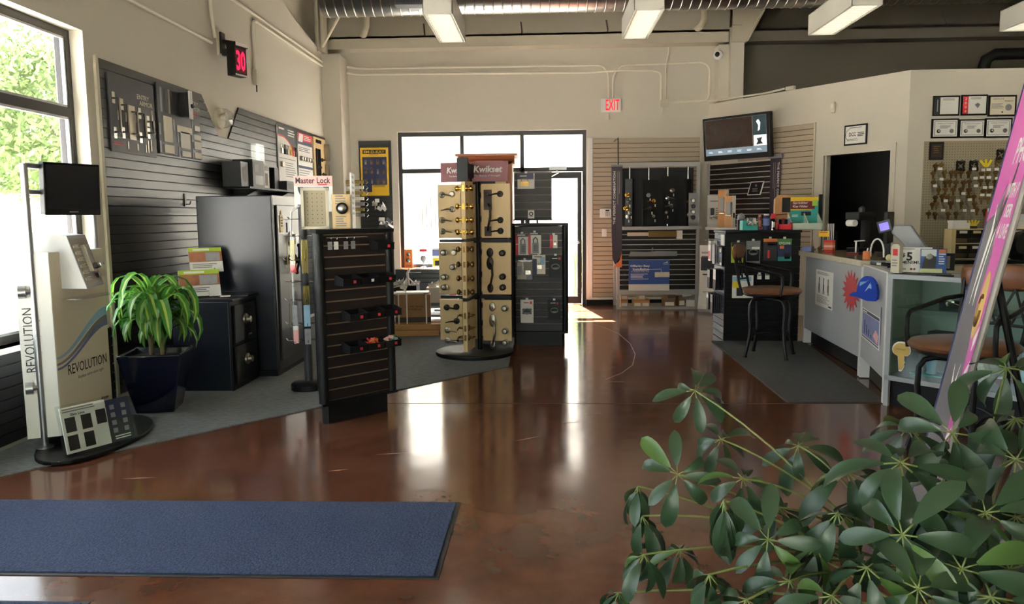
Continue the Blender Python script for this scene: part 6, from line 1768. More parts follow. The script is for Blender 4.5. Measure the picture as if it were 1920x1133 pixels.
P_ = [(-w * .36 + .0, h * .25)] + [(w * .09 + w * .41 * math.cos(a), h * .30 + h * .68 * math.sin(a)) for a in [PI - PI * i / 16 for i in range(17)]] + [(w * .48, h * .12), (w * .38, .02 * h), (w * .1, 0), (-w * .3, h * .10), (-w * .58, h * .10), (-w * .62, h * .16), (-w * .45, h * .30), (-w * .34, h * .30)]
MB().prism(P_, -.006, .02).o('helmet', M_HELM, hm, bev=.008); MB().cyl((.03, .02, h * .4), (.03, .07, h * .4), .012, n=8).o('stand_off', M_GREYD, hm)
MB().prism([(-w * .20, h * .55), (w * .12, h * .78), (w * .18, h * .86), (w * .02, h * .70), (-w * .18, h * .72)], -.0075, -.006).o('highlight', M_LBLUE, hm); MB().prism([(w * .02, h * .36), (w * .25, h * .75), (w * .12, h * .46)], -.0075, -.006).o('highlight', M_PAPER, hm); MB().prism([(w * .16, h * .52), (w * .28, h * .50), (w * .27, h * .66), (w * .22, h * .68)], -.0075, -.006).o('highlight', M_LBLUE, hm)
b = MB()
for i in range(6):
    b.bx(w * .44, w * .52, -.005, -.001, h * (.15 + .1 * i), h * (.19 + .1 * i))
b.o('vents', M_INK, hm)
q = (.46, .382, .80, .258)
r = board('poster', 'blue-grey handrail photo poster below the helmet cut-out', 'poster', on_front(CB, rB, q[0], q[1]), rB, q[2] * .97, q[3], .002, M_PAPER, part='sheet')
w, h = q[2] * .97, q[3]
pr(r, 'photo', -w * .46, w * .46, h * .12, h * .86, M_PHOTOB, -.002); pr(r, 'navy_header', -w * .46, w * .46, h * .88, h * .97, M_BLUED, -.002); pr(r, 'navy_footer', -w * .46, w * .46, h * .05, h * .09, M_BLUED, -.002)
for i in range(4):
    MB().tube([(-w * .3 + i * w * .12, -.004, h * .2), (-w * .3 + i * w * .12, -.004, h * .65 - i * .03)], .004, 4).o('rail_picture', M_BLUED, r)
MB().prism([(w * .15, h * .3), (w * .4, h * .15), (w * .44, h * .42), (w * .3, h * .55)], -.0035, -.002).o('hand_picture', M_PINKL, r); lines(r, -w * .42, h * .94, w * .3, .02, 1, M_PAPER, -.0035)
MB().bx(w * .52, w * .54, -.004, -.002, h * .2, h * 1.35).o('banner_cord', M_BLUED, r)

# glass showcase
gc = thing('glass_showcase', 'glass showcase with a white frame and black base at the counter corner', 'showcase', (*CC, 0.0), rC)
bx('base', M_BLACKM, gc, .02, LC, .05, .50, 0, .20); bx('bottom_rail', M_GREYP, gc, 0, LC, 0, .52, .20, .235); bx('top_rail', M_GREYP, gc, 0, LC, 0, .035, .965, .998); bx('top_rail', M_GREYP, gc, 0, LC, .485, .52, .965, .998)
for x in (0, 1.42, LC - .035):
    bx('corner_post', M_GREYP, gc, x, x + .035, 0, .03, 0 if x == 0 else .235, .965)
bx('front_glass', M_CASEGLASS, gc, .035, LC - .035, .012, .018, .235, .965); bx('top_glass', M_CASEGLASS, gc, .0, LC, .035, .485, .985, .993)
bx('back_panel', mat('pale_case_back', (150, 157, 150), .5), gc, 0, LC, .49, .51, .235, .965); bx('end_panel', MATS['pale_case_back'], gc, .0, .012, .03, .49, .235, .965)
for z in (.50, .74):
    bx('glass_shelf', M_CASEGLASS, gc, .02, .84, .10 if z > .6 else .04, .48, z, z + .008)
def inC(s, d, z):
    return (CC[0] + s * math.cos(rC) - d * math.sin(rC), CC[1] + s * math.sin(rC) + d * math.cos(rC), z)
def case_item(label, s, d, z, build, cat='lock'):
    r = thing('showcase_item', label, cat, inC(s, d, z), rC); build(r); return r
case_item('black and chrome lock on the upper showcase shelf', .34, .30, .749, lambda r: (bx('case', M_BLACK, r, -.08, .08, -.05, .05, 0, .05), hw(r, 'lever_right', 0, .04, M_CHROME, -.05)))
case_item('boxed chrome cylinder on the upper showcase shelf', .55, .30, .749, lambda r: (bx('box', M_CLEAR, r, -.07, .07, -.05, .05, 0, .08), MB().cyl((0, 0, .02), (.05, 0, .02), .02, n=10).o('cylinder', M_CHROME, r)))
case_item('small white tray with a silver lock on the lower showcase shelf', .62, .26, .509, lambda r: (bx('tray', M_PAPER, r, -.08, .05, -.05, .05, 0, .04), bx('lock', M_BLACK, r, .06, .14, -.04, .04, 0, .03)))
case_item('black lock parts on the lower showcase shelf', .30, .28, .509, lambda r: (bx('parts', M_GREYD, r, -.10, .10, -.06, .06, 0, .06), bx('parts', M_CHROME, r, -.05, .05, -.07, -.06, .01, .04)))
def rocks(r):
    b = MB(); rnd = random.Random(4)
    for i in range(9):
        b.ell((rnd.uniform(-.10, .10), rnd.uniform(-.08, .08), .072 + .03 * (i % 3)), (rnd.uniform(.04, .06), .05, rnd.uniform(.05, .07)), 7, 5, i % 2)
    b.o('stones', [M_CREAM, M_GREYM], r)
case_item('pile of pale stones in the bottom of the showcase', .52, .28, .236, rocks, 'stones')
case_item('teal and white figurine in the bottom of the showcase', .22, .26, .236, lambda r: (MB().lathe([(.04, 0), (.03, .04), (.045, .10), (.025, .15), (.03, .18), (.005, .21)], 10).o('figure', M_LBLUE, r, smooth=True), bx('plinth', M_TEAL, r, -.12, .12, -.08, .08, 0, .012)), 'figurine')
case_item('small dark bowl with a red rim in the bottom of the showcase', .74, .20, .236, lambda r: (MB().lathe([(.03, 0), (.07, .05), (.075, .07), (.065, .07), (.03, .02)], 12).o('bowl', M_MAROON, r, smooth=True), MB().ell((0, 0, .06), (.05, .05, .02), 8, 4).o('contents', M_WHITE, r)), 'bowl')
case_item('silver door knob in the bottom of the showcase beside the poster', 1.36, .085, .236, lambda r: (MB().lathe([(.05, 0), (.045, .01), (.02, .02), (.02, .05), (.045, .08), (.02, .11)], 12).o('knob', M_CHROME, r, smooth=True), bx('pad', M_BLACK, r, -.05, .05, -.05, .05, -.0, .002)))
ps = thing('poster', 'pale blue copy service poster standing inside the showcase', 'poster', inC(1.22, .16, .30), rC)
bx('sheet', M_LBLUE, ps, -.36, .36, -.004, 0, 0, .64); pr(ps, 'white_field', -.34, .30, .40, .62, M_PAPER, -.004); pr(ps, 'white_field', -.34, .30, .20, .36, M_PAPER, -.004); pr(ps, 'picture', -.34, .0, .02, .18, M_PHOTOB, -.004); pr(ps, 'picture', .12, .34, .22, .50, M_BLUED, -.0055)
txt(ps, 'give', .0, .575, .055, M_INK, -.0065, w=.12, bold=.02); txt(ps, 'copies', .03, .505, .055, M_INK, -.0065, w=.20, bold=.02); txt(ps, 'keys', .0, .44, .05, M_INK, -.0065, w=.13, bold=.02)
txt(ps, 'make copies', -.04, .325, .05, M_INK, -.0065, w=.38, bold=.03); txt(ps, 'cut round', -.06, .26, .05, M_INK, -.0065, w=.30, bold=.03); lines(ps, .04, .16, .25, .1, 4, M_INKG, -.004)
q = (.118, .278, .14, .224)
kk = thing('key_sticker', 'large gold key sticker on the showcase glass', 'sticker', (CC[0] + q[0] * math.cos(rC), CC[1] + q[0] * math.sin(rC), q[1]), rC)
w, h = q[2], q[3]
def keyp(k):
    P = [(-.10, 0), (.04, .0), (.14, .10), (.20, .20), (.16, .26), (.22, .32), (.16, .40), (.20, .46), (.14, .54), (.30, .53), (.45, .60), (.5, .70), (.48, .81), (.38, .91), (.2, .985), (0, 1.0), (-.2, .985), (-.38, .91), (-.48, .81), (-.5, .70), (-.45, .60), (-.30, .53), (-.18, .50)]
    return [(x * w * k, h * .5 + (z - .5) * h * k) for x, z in P]
MB().prism(keyp(1.0), .009, .0115).o('white_border', M_WHITE, kk); MB().prism(keyp(.90), .007, .009).o('gold_key', mat('gold_print', (206, 172, 92), .4, var=.12), kk); txt(kk, 'KWIKSET', 0, h * .74, h * .05, M_BRASSD, .006, w=w * .5)

# things on the counter
ZC = 1.042
def onc(name, label, cat, x, y_, rz=0, z=ZC):
    return thing(name, label, cat, (x, y_, z), rz)
r = onc('card_box', 'small purple box on the far end of the worktop', 'box', 2.90, 8.66, R(-40)); bx('box', MATS['photo_blue_print'], r, -.05, .05, -.04, .04, 0, .05)
r = onc('keyring_pile', 'small pile of key rings on the worktop beside the purple box', 'key rings', 2.93, 8.42, R(-40))
b = MB()
for i in range(9):
    b.lathe([(.02, 0), (.024, .004), (.02, .008)], 8, Matrix.Translation((random.uniform(-.05, .05), random.uniform(-.04, .04), .006 * i)) @ Matrix.Rotation(random.uniform(-.4, .4), 4, 'X'))
b.o('rings', M_BRASSD, r)
r = onc('pencil_stack', 'stack of red and orange erasers on the worktop', 'erasers', 3.02, 8.36, R(-50))
for i in range(5): bx('eraser', (M_RED, M_ORANGE, M_PINKL, M_ORANGE, M_RED)[i], r, -.05, .05, -.025, .025, .026 * i, .026 * i + .024)
r = onc('leaflet_stand', 'acrylic stand with a yellow sale tag and straws on the worktop', 'stand', 3.06, 8.52, R(-50))
bx('acrylic', M_CLEAR, r, -.09, .09, -.03, .03, 0, .22); bx('sale_tag', M_YEL, r, -.09, .03, -.034, -.031, .16, .22); lines(r, -.08, .21, .1, .02, 1, M_RED, -.034)
for i in range(4): MB().cyl((.0 + .02 * i, 0, .1), (.0 + .02 * i, 0, .30), .005, n=6).o('straw', M_WHITE, r)
r = onc('receipt_printer', 'black printer stand with a white paper roll behind the worktop', 'printer', 3.22, 8.05, R(-70))
bx('base', M_BLACK, r, -.09, .09, -.10, .10, 0, .06, .01); bx('column', M_BLACK, r, -.03, .03, .02, .08, .06, .34); bx('head', M_BLACK, r, -.10, .10, -.12, .10, .34, .42, .01); MB().cyl((-.05, -.12, .31), (.05, -.12, .31), .033, n=16).o('paper_roll', M_PAPER, r, smooth=True); MB().lathe([(.03, .42), (.03, .46), (.01, .48)], 10).o('knob', M_GREYD, r)
r = onc('monitor', 'black computer monitor turned away behind the worktop', 'monitor', 3.30, 7.6, R(60))
bx('screen_back', M_BLACK, r, -.22, .22, -.02, .02, .12, .42, .008); bx('neck', M_BLACK, r, -.03, .03, -.02, .04, .01, .14); bx('foot', M_BLACK, r, -.10, .10, -.08, .08, 0, .012)
r = onc('card_stand', 'small white card stand on a red-brown foot behind the worktop', 'stand', 3.10, 7.86, R(-60)); bx('foot', M_MAROON, r, -.07, .07, -.05, .05, 0, .02); MB().cyl((0, 0, .02), (0, 0, .13), .008, n=8).cyl((-.02, 0, .13), (.10, 0, .14), .006, n=6).o('stand', M_WHITE, r)
r = onc('cable_loop', 'white cable looping up from the counter end', 'cable', 2.96, 7.03, R(-75))
MB().tube([(-.09 * math.cos(PI * i / 10), 0, .02 + .16 * math.sin(PI * i / 10) ** .8) for i in range(11)], .008, 6).o('cable', M_WHITE, r, smooth=True)
r = onc('jar', 'small amber jar with a white spoon near the worktop edge', 'jar', 2.84, 6.96, 0); MB().lathe([(.03, 0), (.032, .01), (.03, .07), (.026, .075)], 14).o('jar', M_ORANGE, r, smooth=True); MB().tube([(0, 0, .06), (.01, 0, .10)], .006).o('spoon', M_WHITE, r)
r = onc('tablet', 'flat grey card reader lying on the counter end', 'card reader', 2.86, 6.62, R(-80), 1.011); MB().bx(-.13, .12, -.06, .07, .0, .03).o('body', M_GREYD, r, bev=.008); pr(r, 'label', -.03, .03, .005, .025, M_PAPER, -.06); bx('top_plate', M_GREYM, r, -.12, .10, -.055, .065, .03, .034)
r = onc('ball', 'pale yellow ball on the card reader', 'ball', 2.90, 6.64, 0, 1.0455); MB().ell((0, 0, .03), (.03, .03, .03), 14, 9).o('ball', mat('pale_yellow', (226, 218, 160), .4), r, smooth=True)
r = onc('lotion_bottle', 'pinkish bottle lying beside the pale ball', 'bottle', 2.98, 6.62, R(-75), 1.011); MB().cyl((-.09, 0, .04), (.08, 0, .035), .038, .03, n=14).o('bottle', mat('peach_plastic', (222, 170, 140), .4), r, smooth=True)
r = onc('cable_tangle', 'tangle of black cables on the counter end', 'cables', 2.76, 6.30, rB, 1.011)
b = MB(); rnd = random.Random(3)
for i in range(5):
    p = [(rnd.uniform(-.14, .14), rnd.uniform(-.05, .08), .01 + .03 * rnd.random()) for _ in range(6)]; b.tube(p, .007, 5)
b.o('cable', M_BLACK, r, smooth=True); MB().tube([(-.15, .0, .03), (0, .04, .04), (.15, 0, .03)], .014, 6).o('adapter', M_WHITE, r)
r = onc('customer_display', 'grey customer display on an arm with a small blue screen', 'display', 2.90, 6.42, R(-30), 1.011)
MB().prism([(.30, .0), (.20, .0), (-.08, .28), (-.06, .34), (.06, .34)], -.05, .05).o('arm', M_GREYM, r, bev=.01); s_ = MB().bx(-.055, .055, -.02, .02, -.05, .05).o('screen_head', M_GREYD, r, (-.13, -.02, .33), (0, R(-15), R(-10)), bev=.008); pr(s_, 'blue_screen', -.035, .035, -.03, .03, M_SCRBLUE, -.02)
bx('foot', M_GREYM, r, .12, .36, -.07, .07, 0, .02)
r = onc('wooden_marker', 'pale upright post with a red label at the showcase corner', 'post', 2.64, 5.92, R(-60), 1.002); MB().prism([(-.035, 0), (.035, 0), (.035, .20), (.02, .215), (-.02, .215), (-.035, .20)], -.02, .02).o('post', MATS['beige_painted_steel'], r); pr(r, 'red_label', -.02, .02, .13, .18, M_RED, -.02); lines(r, -.025, .1, .05, .06, 3, M_INKG, -.02)
r = thing('price_sign', 'white $5 MINIMUM card sign on the showcase top', 'sign', (2.785, 5.95, 1.002), 0, None, rot=(R(-10), 0, R(-24)))
bx('card', M_PAPER, r, -.115, .115, -.003, 0, 0, .19); txt(r, '$', -.075, .13, .035, M_INK, -.0045, w=.022, bold=.02); txt(r, '5', -.035, .12, .065, M_INK, -.0045, w=.04, bold=.03); txt(r, 'MINIMUM', -.005, .075, .024, M_INK, -.0045, w=.16, bold=.01); txt(r, 'VISA', -.075, .025, .014, M_INK, -.0045, w=.04, bold=.02); lines(r, -.08, .18, .1, .012, 1, M_INKG, -.003); MB().face_lathe((-.02, -.003, .025), [(.009, 0), (.009, .001)], 10).face_lathe((.0, -.003, .025), [(.009, 0), (.009, .001)], 10).o('card_logo', M_MAROON, r)
r = thing('leaflet_stand', 'blue and white lock leaflet in a clear stand before the price sign', 'leaflet', (2.86, 5.82, 1.002), 0, None, rot=(R(-14), 0, R(-24)))
bx('leaflet', M_BLUE, r, -.085, .085, -.003, 0, .005, .185); pr(r, 'white_field', -.08, .02, .13, .18, M_PAPER, -.003); MB().prism([(-.075, .03), (.015, .03), (.02, .12), (-.02, .15), (-.06, .12)], -.0045, -.003).o('lock_picture', M_GREYD, r); MB().face_lathe((-.025, -.0045, .125), [(.022, 0), (.018, .002)], 12).o('dial_picture', M_CHROME, r); pr(r, 'yellow_field', -.085, .06, .005, .035, mat('pale_yellow_print', (228, 224, 160), .5), -.005); lines(r, .035, .15, .045, .09, 5, M_PAPER, -.003); pr(r, 'orange_picture', .035, .08, .155, .18, M_ORANGE, -.003)
bx('acrylic', M_CLEAR, r, -.09, .09, -.01, -.007, 0, .19)
r = onc('photo_frame', 'small black-framed card behind the leaflet stand', 'frame', 3.05, 6.02, R(-30), 1.011); bx('frame', M_BLACK, r, -.06, .06, -.01, .02, 0, .13); pr(r, 'card', -.045, .03, .015, .11, MATS['grey_ink'], -.01)

# ------------------------------------------------------------------ stools
def stool(label, loc, face):
    t = thing('bar_stool', label, 'stool', loc, face, 'bar stools at the counter')
    up = [(-.02, 0, .61), (0, 0, .60)]
    for k in range(4):
        a = PI / 4 + k * PI / 2; c, s = math.cos(a), math.sin(a)
        pts = [(.05, .585), (.15, .59), (.205, .575), (.235, .53), (.238, .42), (.225, .30), (.235, .20), (.27, .06), (.284, .006)]
        MB().tube([(r_ * c, r_ * s, z) for r_, z in pts], .017, 8).o('leg', M_IRON, t, smooth=True)
        MB().cyl((.285 * c, .285 * s, 0), (.283 * c, .283 * s, .015), .022, n=8).o('foot_cap', M_BLACK, t)
        a2 = a + PI / 2
        p0 = Vector((.233 * c, .233 * s, .20)); p1 = Vector((.233 * math.cos(a2), .233 * math.sin(a2), .20))
        MB().tube([p0.lerp(p1, i / 8) * (1 - .0) + Vector((0, 0, .07 * math.sin(PI * i / 8))) for i in range(9)], .009, 6).o('footrest', M_IRON, t, smooth=True)
    MB().lathe([(.10, .585), (.10, .60), (.13, .605), (.13, .62)], 16).o('swivel_plate', M_BLACK, t, smooth=True)
    MB().lathe([(.02, .615), (.25, .618), (.275, .63), (.278, .645)], 28).o('seat_pan', M_BLACK, t, smooth=True)
    MB().lathe([(.27, .64), (.295, .655), (.30, .672), (.285, .69), (.22, .704), (.10, .708), (.005, .708)], 32).o('seat_cushion', M_LEATHER, t, smooth=True)
    for s in (-1, 1):
        MB().tube([(-.24, s * .19, .63), (-.275, s * .195, .75), (-.31, s * .20, .95), (-.325, s * .20, 1.10)], .013, 8).o('back_post', M_IRON, t, smooth=True)
        MB().tube([(-.305, s * .20, .93), (-.20, s * .245, .915), (.02, s * .27, .87), (.13, s * .265, .85), (.155, s * .262, .82), (.155, s * .262, .74), (.14, s * .258, .64)], .0145, 8).o('arm_rest', M_IRON, t, smooth=True)
    b = MB(); n = 9; vs = []
    MB().tube([(-.285, -.195, .775), (-.315, 0, .775), (-.285, .195, .775)], .009, 6).o('back_rail', M_IRON, t, smooth=True)
    bow = lambda y_: -.035 * (1 - (y_ / .2) ** 2)
    for i in range(4):
        y0 = -.19 + i * .095
        for d in (0, 1):
            ya_, yb_ = (y0, y0 + .095) if d else (y0 + .095, y0)
            b.tube([(-.282 + bow(ya_), ya_, .775), (-.315 + bow(yb_), yb_, .99)], .007, 6)
    b.o('lattice', M_IRON, t, smooth=True)
    pd = MB(); 
    for i in range(n):
        y_ = -.215 + .43 * i / (n - 1); x_ = -.325 + bow(max(-.2, min(.2, y_))); hh = .065 + .02 * math.cos(PI * (i / (n - 1) - .5))
        vs.append((x_, y_, 1.055, hh))
    V = []
    for x_, y_, z_, hh in vs:
        for k in range(8):
            a = 2 * PI * k / 8; V.append((x_ + .022 * math.cos(a), y_, z_ + hh * math.sin(a)))
    F = [(i * 8 + k, i * 8 + (k + 1) % 8, (i + 1) * 8 + (k + 1) % 8, (i + 1) * 8 + k) for i in range(n - 1) for k in range(8)] + [tuple(range(7, -1, -1)), tuple(range((n - 1) * 8, n * 8))]
    pd.add(V, F); pd.o('back_pad', M_LEATHER, t, smooth='all')
    return t
stool('brown leather bar stool with iron arms standing by the black gondola', (2.29, 7.91, .0125), R(-27))
stool('brown leather bar stool in front of the glass showcase behind the leaning sign', (2.47, 4.62, .0), R(212))

# ================================================================== certificate wall
YR = 9.979
CERT = [(4.96, 2.637, 0.321, 0.243), (5.297, 2.638, 0.315, 0.249), (5.634, 2.62, 0.335, 0.256), (4.958, 2.365, 0.328, 0.238), (5.284, 2.367, 0.321, 0.224), (5.602, 2.362, 0.328, 0.238)]
LAB = ['framed certificate with a black side strip, upper row', 'framed 2008 certificate with a red side strip, upper row', 'framed cream certificate with a split title, upper row',
       'first framed certificate from the office in the lower row', 'middle framed certificate in the lower row', 'last framed certificate in the lower row']
for i, (xc, zb, w, h) in enumerate(CERT):
    c = board('certificate', LAB[i], 'certificate', (xc, YR, zb), 0, w, h, .018, M_BLACK, 'framed certificates', 'frame')
    y = -.018
    pr(c, 'paper', -w * .44, w * .44, h * .08, h * .92, M_PAPER if i != 2 else M_CREAM, y)
    y -= .0012
    if i < 2:
        pr(c, 'side_strip', -w * .44, -w * .24, h * .08, h * .92, M_RED if i else M_INK, y)
        if i:
            for k, ch in enumerate('2008'): txt(c, ch, -w * .34, h * (.80 - .2 * k), h * .12, M_PAPER, y - .0012, w=.02)
            MB().prism([(w * .02, h * .52), (w * .12, h * .60), (w * .22, h * .52), (w * .12, h * .34)], y - .001, y).o('crest', M_INKG, c)
        else:
            MB().bx(-w * .36, -w * .32, y - .002, y - .001, h * .2, h * .8).o('small_print', M_INKG, c)
        lines(c, -w * .15, h * .85, w * .5, h * .1, 2, M_INKG, y)
    elif i == 2:
        txt(c, 'CERTIFICATE', -w * .16, h * .82, h * .07, M_INK, y, w=w * .4); txt(c, 'MEMBERSHIP', w * .22, h * .72, h * .07, M_INK, y, w=w * .3); lines(c, -w * .4, h * .6, w * .45, h * .25, 5, M_INKG, y)
        MB().face_lathe((w * .22, y, h * .42), [(h * .15, 0), (h * .15, .001)], 18).o('seal', M_INKG, c); MB().face_lathe((0, y, h * .2), [(h * .04, 0), (h * .04, .001)], 12).o('seal', M_INK, c)
    else:
        b = MB().bx(-w * .40, w * .40, y - .001, y, h * .84, h * .86).bx(-w * .40, w * .40, y - .001, y, h * .14, h * .16).bx(-w * .40, -w * .38, y - .001, y, h * .14, h * .86).bx(w * .38, w * .40, y - .001, y, h * .14, h * .86)
        b.o('border', M_INKG, c); txt(c, 'Certificate of Completion', 0, h * .75, h * .08, M_INK, y, w=w * .6); lines(c, -w * .2, h * .64, w * .4, h * .16, 3, M_INKG, y)
        MB().face_lathe((-w * .24, y, h * .36), [(h * .10, 0), (h * .10, .001)], 16).o('seal', M_INK, c); MB().face_lathe((w * .24, y, h * .36), [(h * .11, 0), (h * .11, .001)], 16).o('seal', M_INKG, c); MB().prism([(-w * .27, h * .36), (-w * .22, h * .44), (-w * .20, h * .32)], y - .002, y - .001).o('star', M_PAPER, c)
pgb = thing('pegboard', 'tan pegboard covered with hanging key blanks', 'pegboard', (4.72, YR, .90), 0)
bx('panel', M_PEG, pgb, 0, 2.6, -.006, 0, 0, 1.43)
hb = MB()
for i in range(80):
    for j in range(43):
        if (i * .0325 + .02) < 1.35:
            x, z = .02 + i * .0325, .03 + j * .0325
            hb.add([(x - .004, -.0064, z - .004), (x + .004, -.0064, z - .004), (x + .004, -.0064, z + .004), (x - .004, -.0064, z + .004)], [(0, 1, 2, 3)])
o = hb.o('peg_holes', M_INK, pgb); o['kind'] = 'stuff'
r = board('plaque', 'dark plaque hung at the corner of the pegboard', 'plaque', (4.865, YR - .007, 2.10), 0, .17, .22, .02, M_BLACK, part='plate'); pr(r, 'face', -.065, .065, .03, .19, mat('dark_brown_plate', (40, 26, 22), .3), -.02); lines(r, -.04, .17, .08, .1, 4, M_BRASSD, -.021)
# key blanks: one bunch, copied along the hook rows
def key_mesh(tagm):
    b = MB()
    b.tube([(0, 0, 0), (0, -.05, 0), (0, -.055, .012)], .003, 5, 1)
    for k in range(4):
        y = -.012 - .011 * k; dx = .006 * math.sin(k * 2.1)
        b.add([(dx + .020 * math.cos(2 * PI * i / 8), y, -.024 + .020 * math.sin(2 * PI * i / 8)) for i in range(8)], [tuple(range(8))], 0)
        b.add([(dx - .006, y, -.04), (dx + .006, y, -.04), (dx + .004, y, -.085), (dx - .002, y, -.085)], [(0, 1, 2, 3)], 0)
    if tagm:
        b.bx(-.018, .018, -.058, -.055, -.002, .026, 2)
    me = bpy.data.meshes.new('key_blanks'); me.from_pydata(b.v, [], b.f)
    for m in (M_BRASSD, M_CHROME, M_PAPER): me.materials.append(m)
    me.polygons.foreach_set('material_index', b.m); me.update(); return me
KM = (key_mesh(False), key_mesh(True))
KM[0].materials[0] = M_BRASSD
KM2 = KM[1].copy(); KM2.materials[0] = M_NICKEL
rnd = random.Random(9)
ROWS = [(2.06, [4.85, 4.93]), (1.97, [4.83, 4.91, 4.97, 5.04, 5.11, 5.18, 5.25, 5.32]), (1.955, [5.42 + .085 * i for i in range(12)]), (1.85, [4.84, 4.92, 4.98, 5.05, 5.12, 5.2, 5.27, 5.34]), (1.855, [5.42 + .08 * i for i in range(12)]),
        (1.76, [4.84, 4.92, 5.0, 5.09, 5.18, 5.26, 5.34]), (1.745, [5.44 + .08 * i for i in range(12)]), (1.67, [4.86, 4.94, 5.02, 5.1, 5.18, 5.27, 5.35]), (1.64, [5.44 + .085 * i for i in range(11)]), (1.585, [4.84, 4.90, 4.98, 5.06, 5.13, 5.2, 5.28, 5.35]),
        (1.50, [5.40 + .085 * i for i in range(12)]), (1.46, [4.80, 4.87, 4.95, 5.03, 5.12, 5.22, 5.31]), (1.38, [5.62 + .085 * i for i in range(8)]), (1.28, [5.75 + .085 * i for i in range(6)]), (1.18, [5.80 + .085 * i for i in range(5)])]
for z, xs in ROWS:
    for x in xs:
        me = KM[1] if (x > 5.38 and z > 1.6) else (KM[0] if rnd.random() < .7 else KM2)
        o = ob('key_blanks', me, None, (x + rnd.uniform(-.01, .01), YR - .008, z + rnd.uniform(-.008, .008)), (0, 0, rnd.uniform(-.25, .25)))
        o.scale = (1.4, 1.0, 1.15)
        tag(o, 'bunch of brass key blanks on a pegboard hook', 'keys', 'key blanks on the pegboard')
for i, (x, z, m) in enumerate(((5.16, 2.06, M_BRONZE), (5.32, 2.06, M_BRONZE), (5.64, 2.19, M_BRONZE), (5.63, 2.07, M_BRASSD))):
    b = MB()
    for k in range(12):
        a = 2 * PI * k / 12 + .2 * i
        b.box((.045 * math.cos(a), -.02 - .004 * (k % 3), .03 + .05 * math.sin(a)), (.02, .004, .075), 0, (0, a, .3))
    b.tube([(.055 * math.cos(2 * PI * k / 12), -.02, .05 + .055 * math.sin(2 * PI * k / 12)) for k in range(13)], .005, 5, 1)
    r = thing('key_ring', ('dark ring of keys nearest the plaque at the top of the pegboard', 'second dark ring of keys from the plaque', 'upper ring of keys in the tall bunch on the pegboard', 'lower ring of keys in the tall bunch on the pegboard')[i], 'keys', (x, YR - .008, z - .07), 0)
    b.o('keys', [m, M_CHROME], r); MB().tube([(0, 0, .09), (0, -.03, .10)], .004).o('hook', M_CHROME, r)
r = thing('yellow_tags', 'bright yellow key tags hung at the top of the pegboard', 'tags', (5.46, YR - .008, 2.03), 0)
for k in range(3): MB().box((-.03 + .04 * k, -.02, .02), (.03, .004, .10), 0, (0, R(-40 + 35 * k), 0)).o('tag', M_YELT, r)
# back worktop, drawers and machines
bw = thing('back_counter', 'dark-topped work counter under the pegboard', 'counter', (4.70, 9.97, 0), 0)
bx('worktop', M_BLACK, bw, 0, 4.0, -.62, 0, .84, .88, .004); bx('cabinet', MATS['beige_painted_steel'], bw, .02, 4.0, -.58, -.01, .08, .84); bx('toe_kick', M_BLACKM, bw, .04, 4.0, -.52, -.02, 0, .08)
for i in range(5):
    d_ = MB().bx(.04 + .78 * i, .78 + .78 * i, -.60, -.58, .50, .82).o('drawer_front', MATS['beige_painted_steel'], bw); bx('handle', M_GREYD, d_, .33 + .78 * i, .49 + .78 * i, -.615, -.60, .66, .68)
dc_ = thing('drawer_cabinet', 'cream cabinet of smoky small-parts drawers on the work counter', 'drawer cabinet', (4.93, 9.60, .881), 0)
W_, H_ = .86, .37
bx('side', M_DISPW, dc_, -.02, .03, -.02, .16, 0, H_); bx('side', M_DISPW, dc_, W_ - .02, W_, -.02, .16, 0, H_); bx('back', M_BRONZE, dc_, 0, W_, .15, .16, 0, H_)
for z in (0, .185, H_ - .012): bx('shelf', M_DISPW, dc_, .03, W_ - .02, -.02, .15, z, z + .012)
for i in range(5):
    for j in range(2):
        x0 = .035 + i * .16; z0 = .016 + .185 * j
        d_ = MB().bx(x0, x0 + .15, -.03, .12, z0, z0 + .155).o('drawer', M_SMOKE, dc_); bx('contents', (M_BRASSD, M_NICKEL, M_BRONZE)[(i + j) % 3], d_, x0 + .01, x0 + .14, 0, .11, z0 + .005, z0 + .05); bx('label', M_PAPER if (i + j) % 2 else M_DISPW, d_, x0 + .03, x0 + .12, -.034, -.031, z0 + .115, z0 + .145)
Zd = .881 + H_ + .001
r = thing('white_carton', 'low white carton on the small-parts drawers by the yellow scraps', 'box', (5.04, 9.68, Zd), 0); bx('carton', M_PAPER, r, -.10, .10, -.06, .06, 0, .07); bx('lid', M_WHITE, r, -.105, .06, -.065, .065, .07, .10)
r = thing('yellow_tags', 'yellow scraps sticking up on the small-parts drawers', 'tags', (5.20, 9.66, Zd), 0)
for k in range(4): MB().box((-.03 + .022 * k, 0, .05), (.02, .004, .11), 0, (0, R(-30 + 22 * k), 0)).o('tag', M_YELT, r)
bx('cup', M_GREYD, r, -.03, .03, -.03, .03, 0, .03)
r = thing('spray_can', 'red and pink spray can on the small-parts drawers', 'can', (5.34, 9.64, Zd), 0); MB().cyl((0, 0, 0), (.02, 0, .20), .026, n=14).o('can', M_RED, r, smooth=True); MB().cyl((.02, 0, .2), (.024, 0, .24), .014, n=10).o('nozzle', M_WHITE, r); MB().cyl((.008, 0, .06), (.016, 0, .14), .0265, n=14, caps=False).o('label', M_PINKL, r)
for i, (x, z, w) in enumerate(((5.60, Zd, .34), (5.66, Zd + .085, .34))):
    r = thing('white_carton', ('lower', 'upper')[i] + ' of two long white cartons stacked on the small-parts drawers', 'box', (x, 9.66, z), 0); bx('carton', M_PAPER, r, -w / 2, w / 2, -.06, .06, 0, .083); pr(r, 'seam', -w * .18, -w * .17, 0, .083, M_GREYM, -.06)
km = thing('key_machine', 'black key cutting machine with a round guard on the work counter', 'machine', (5.74, 9.42, .881), 0)
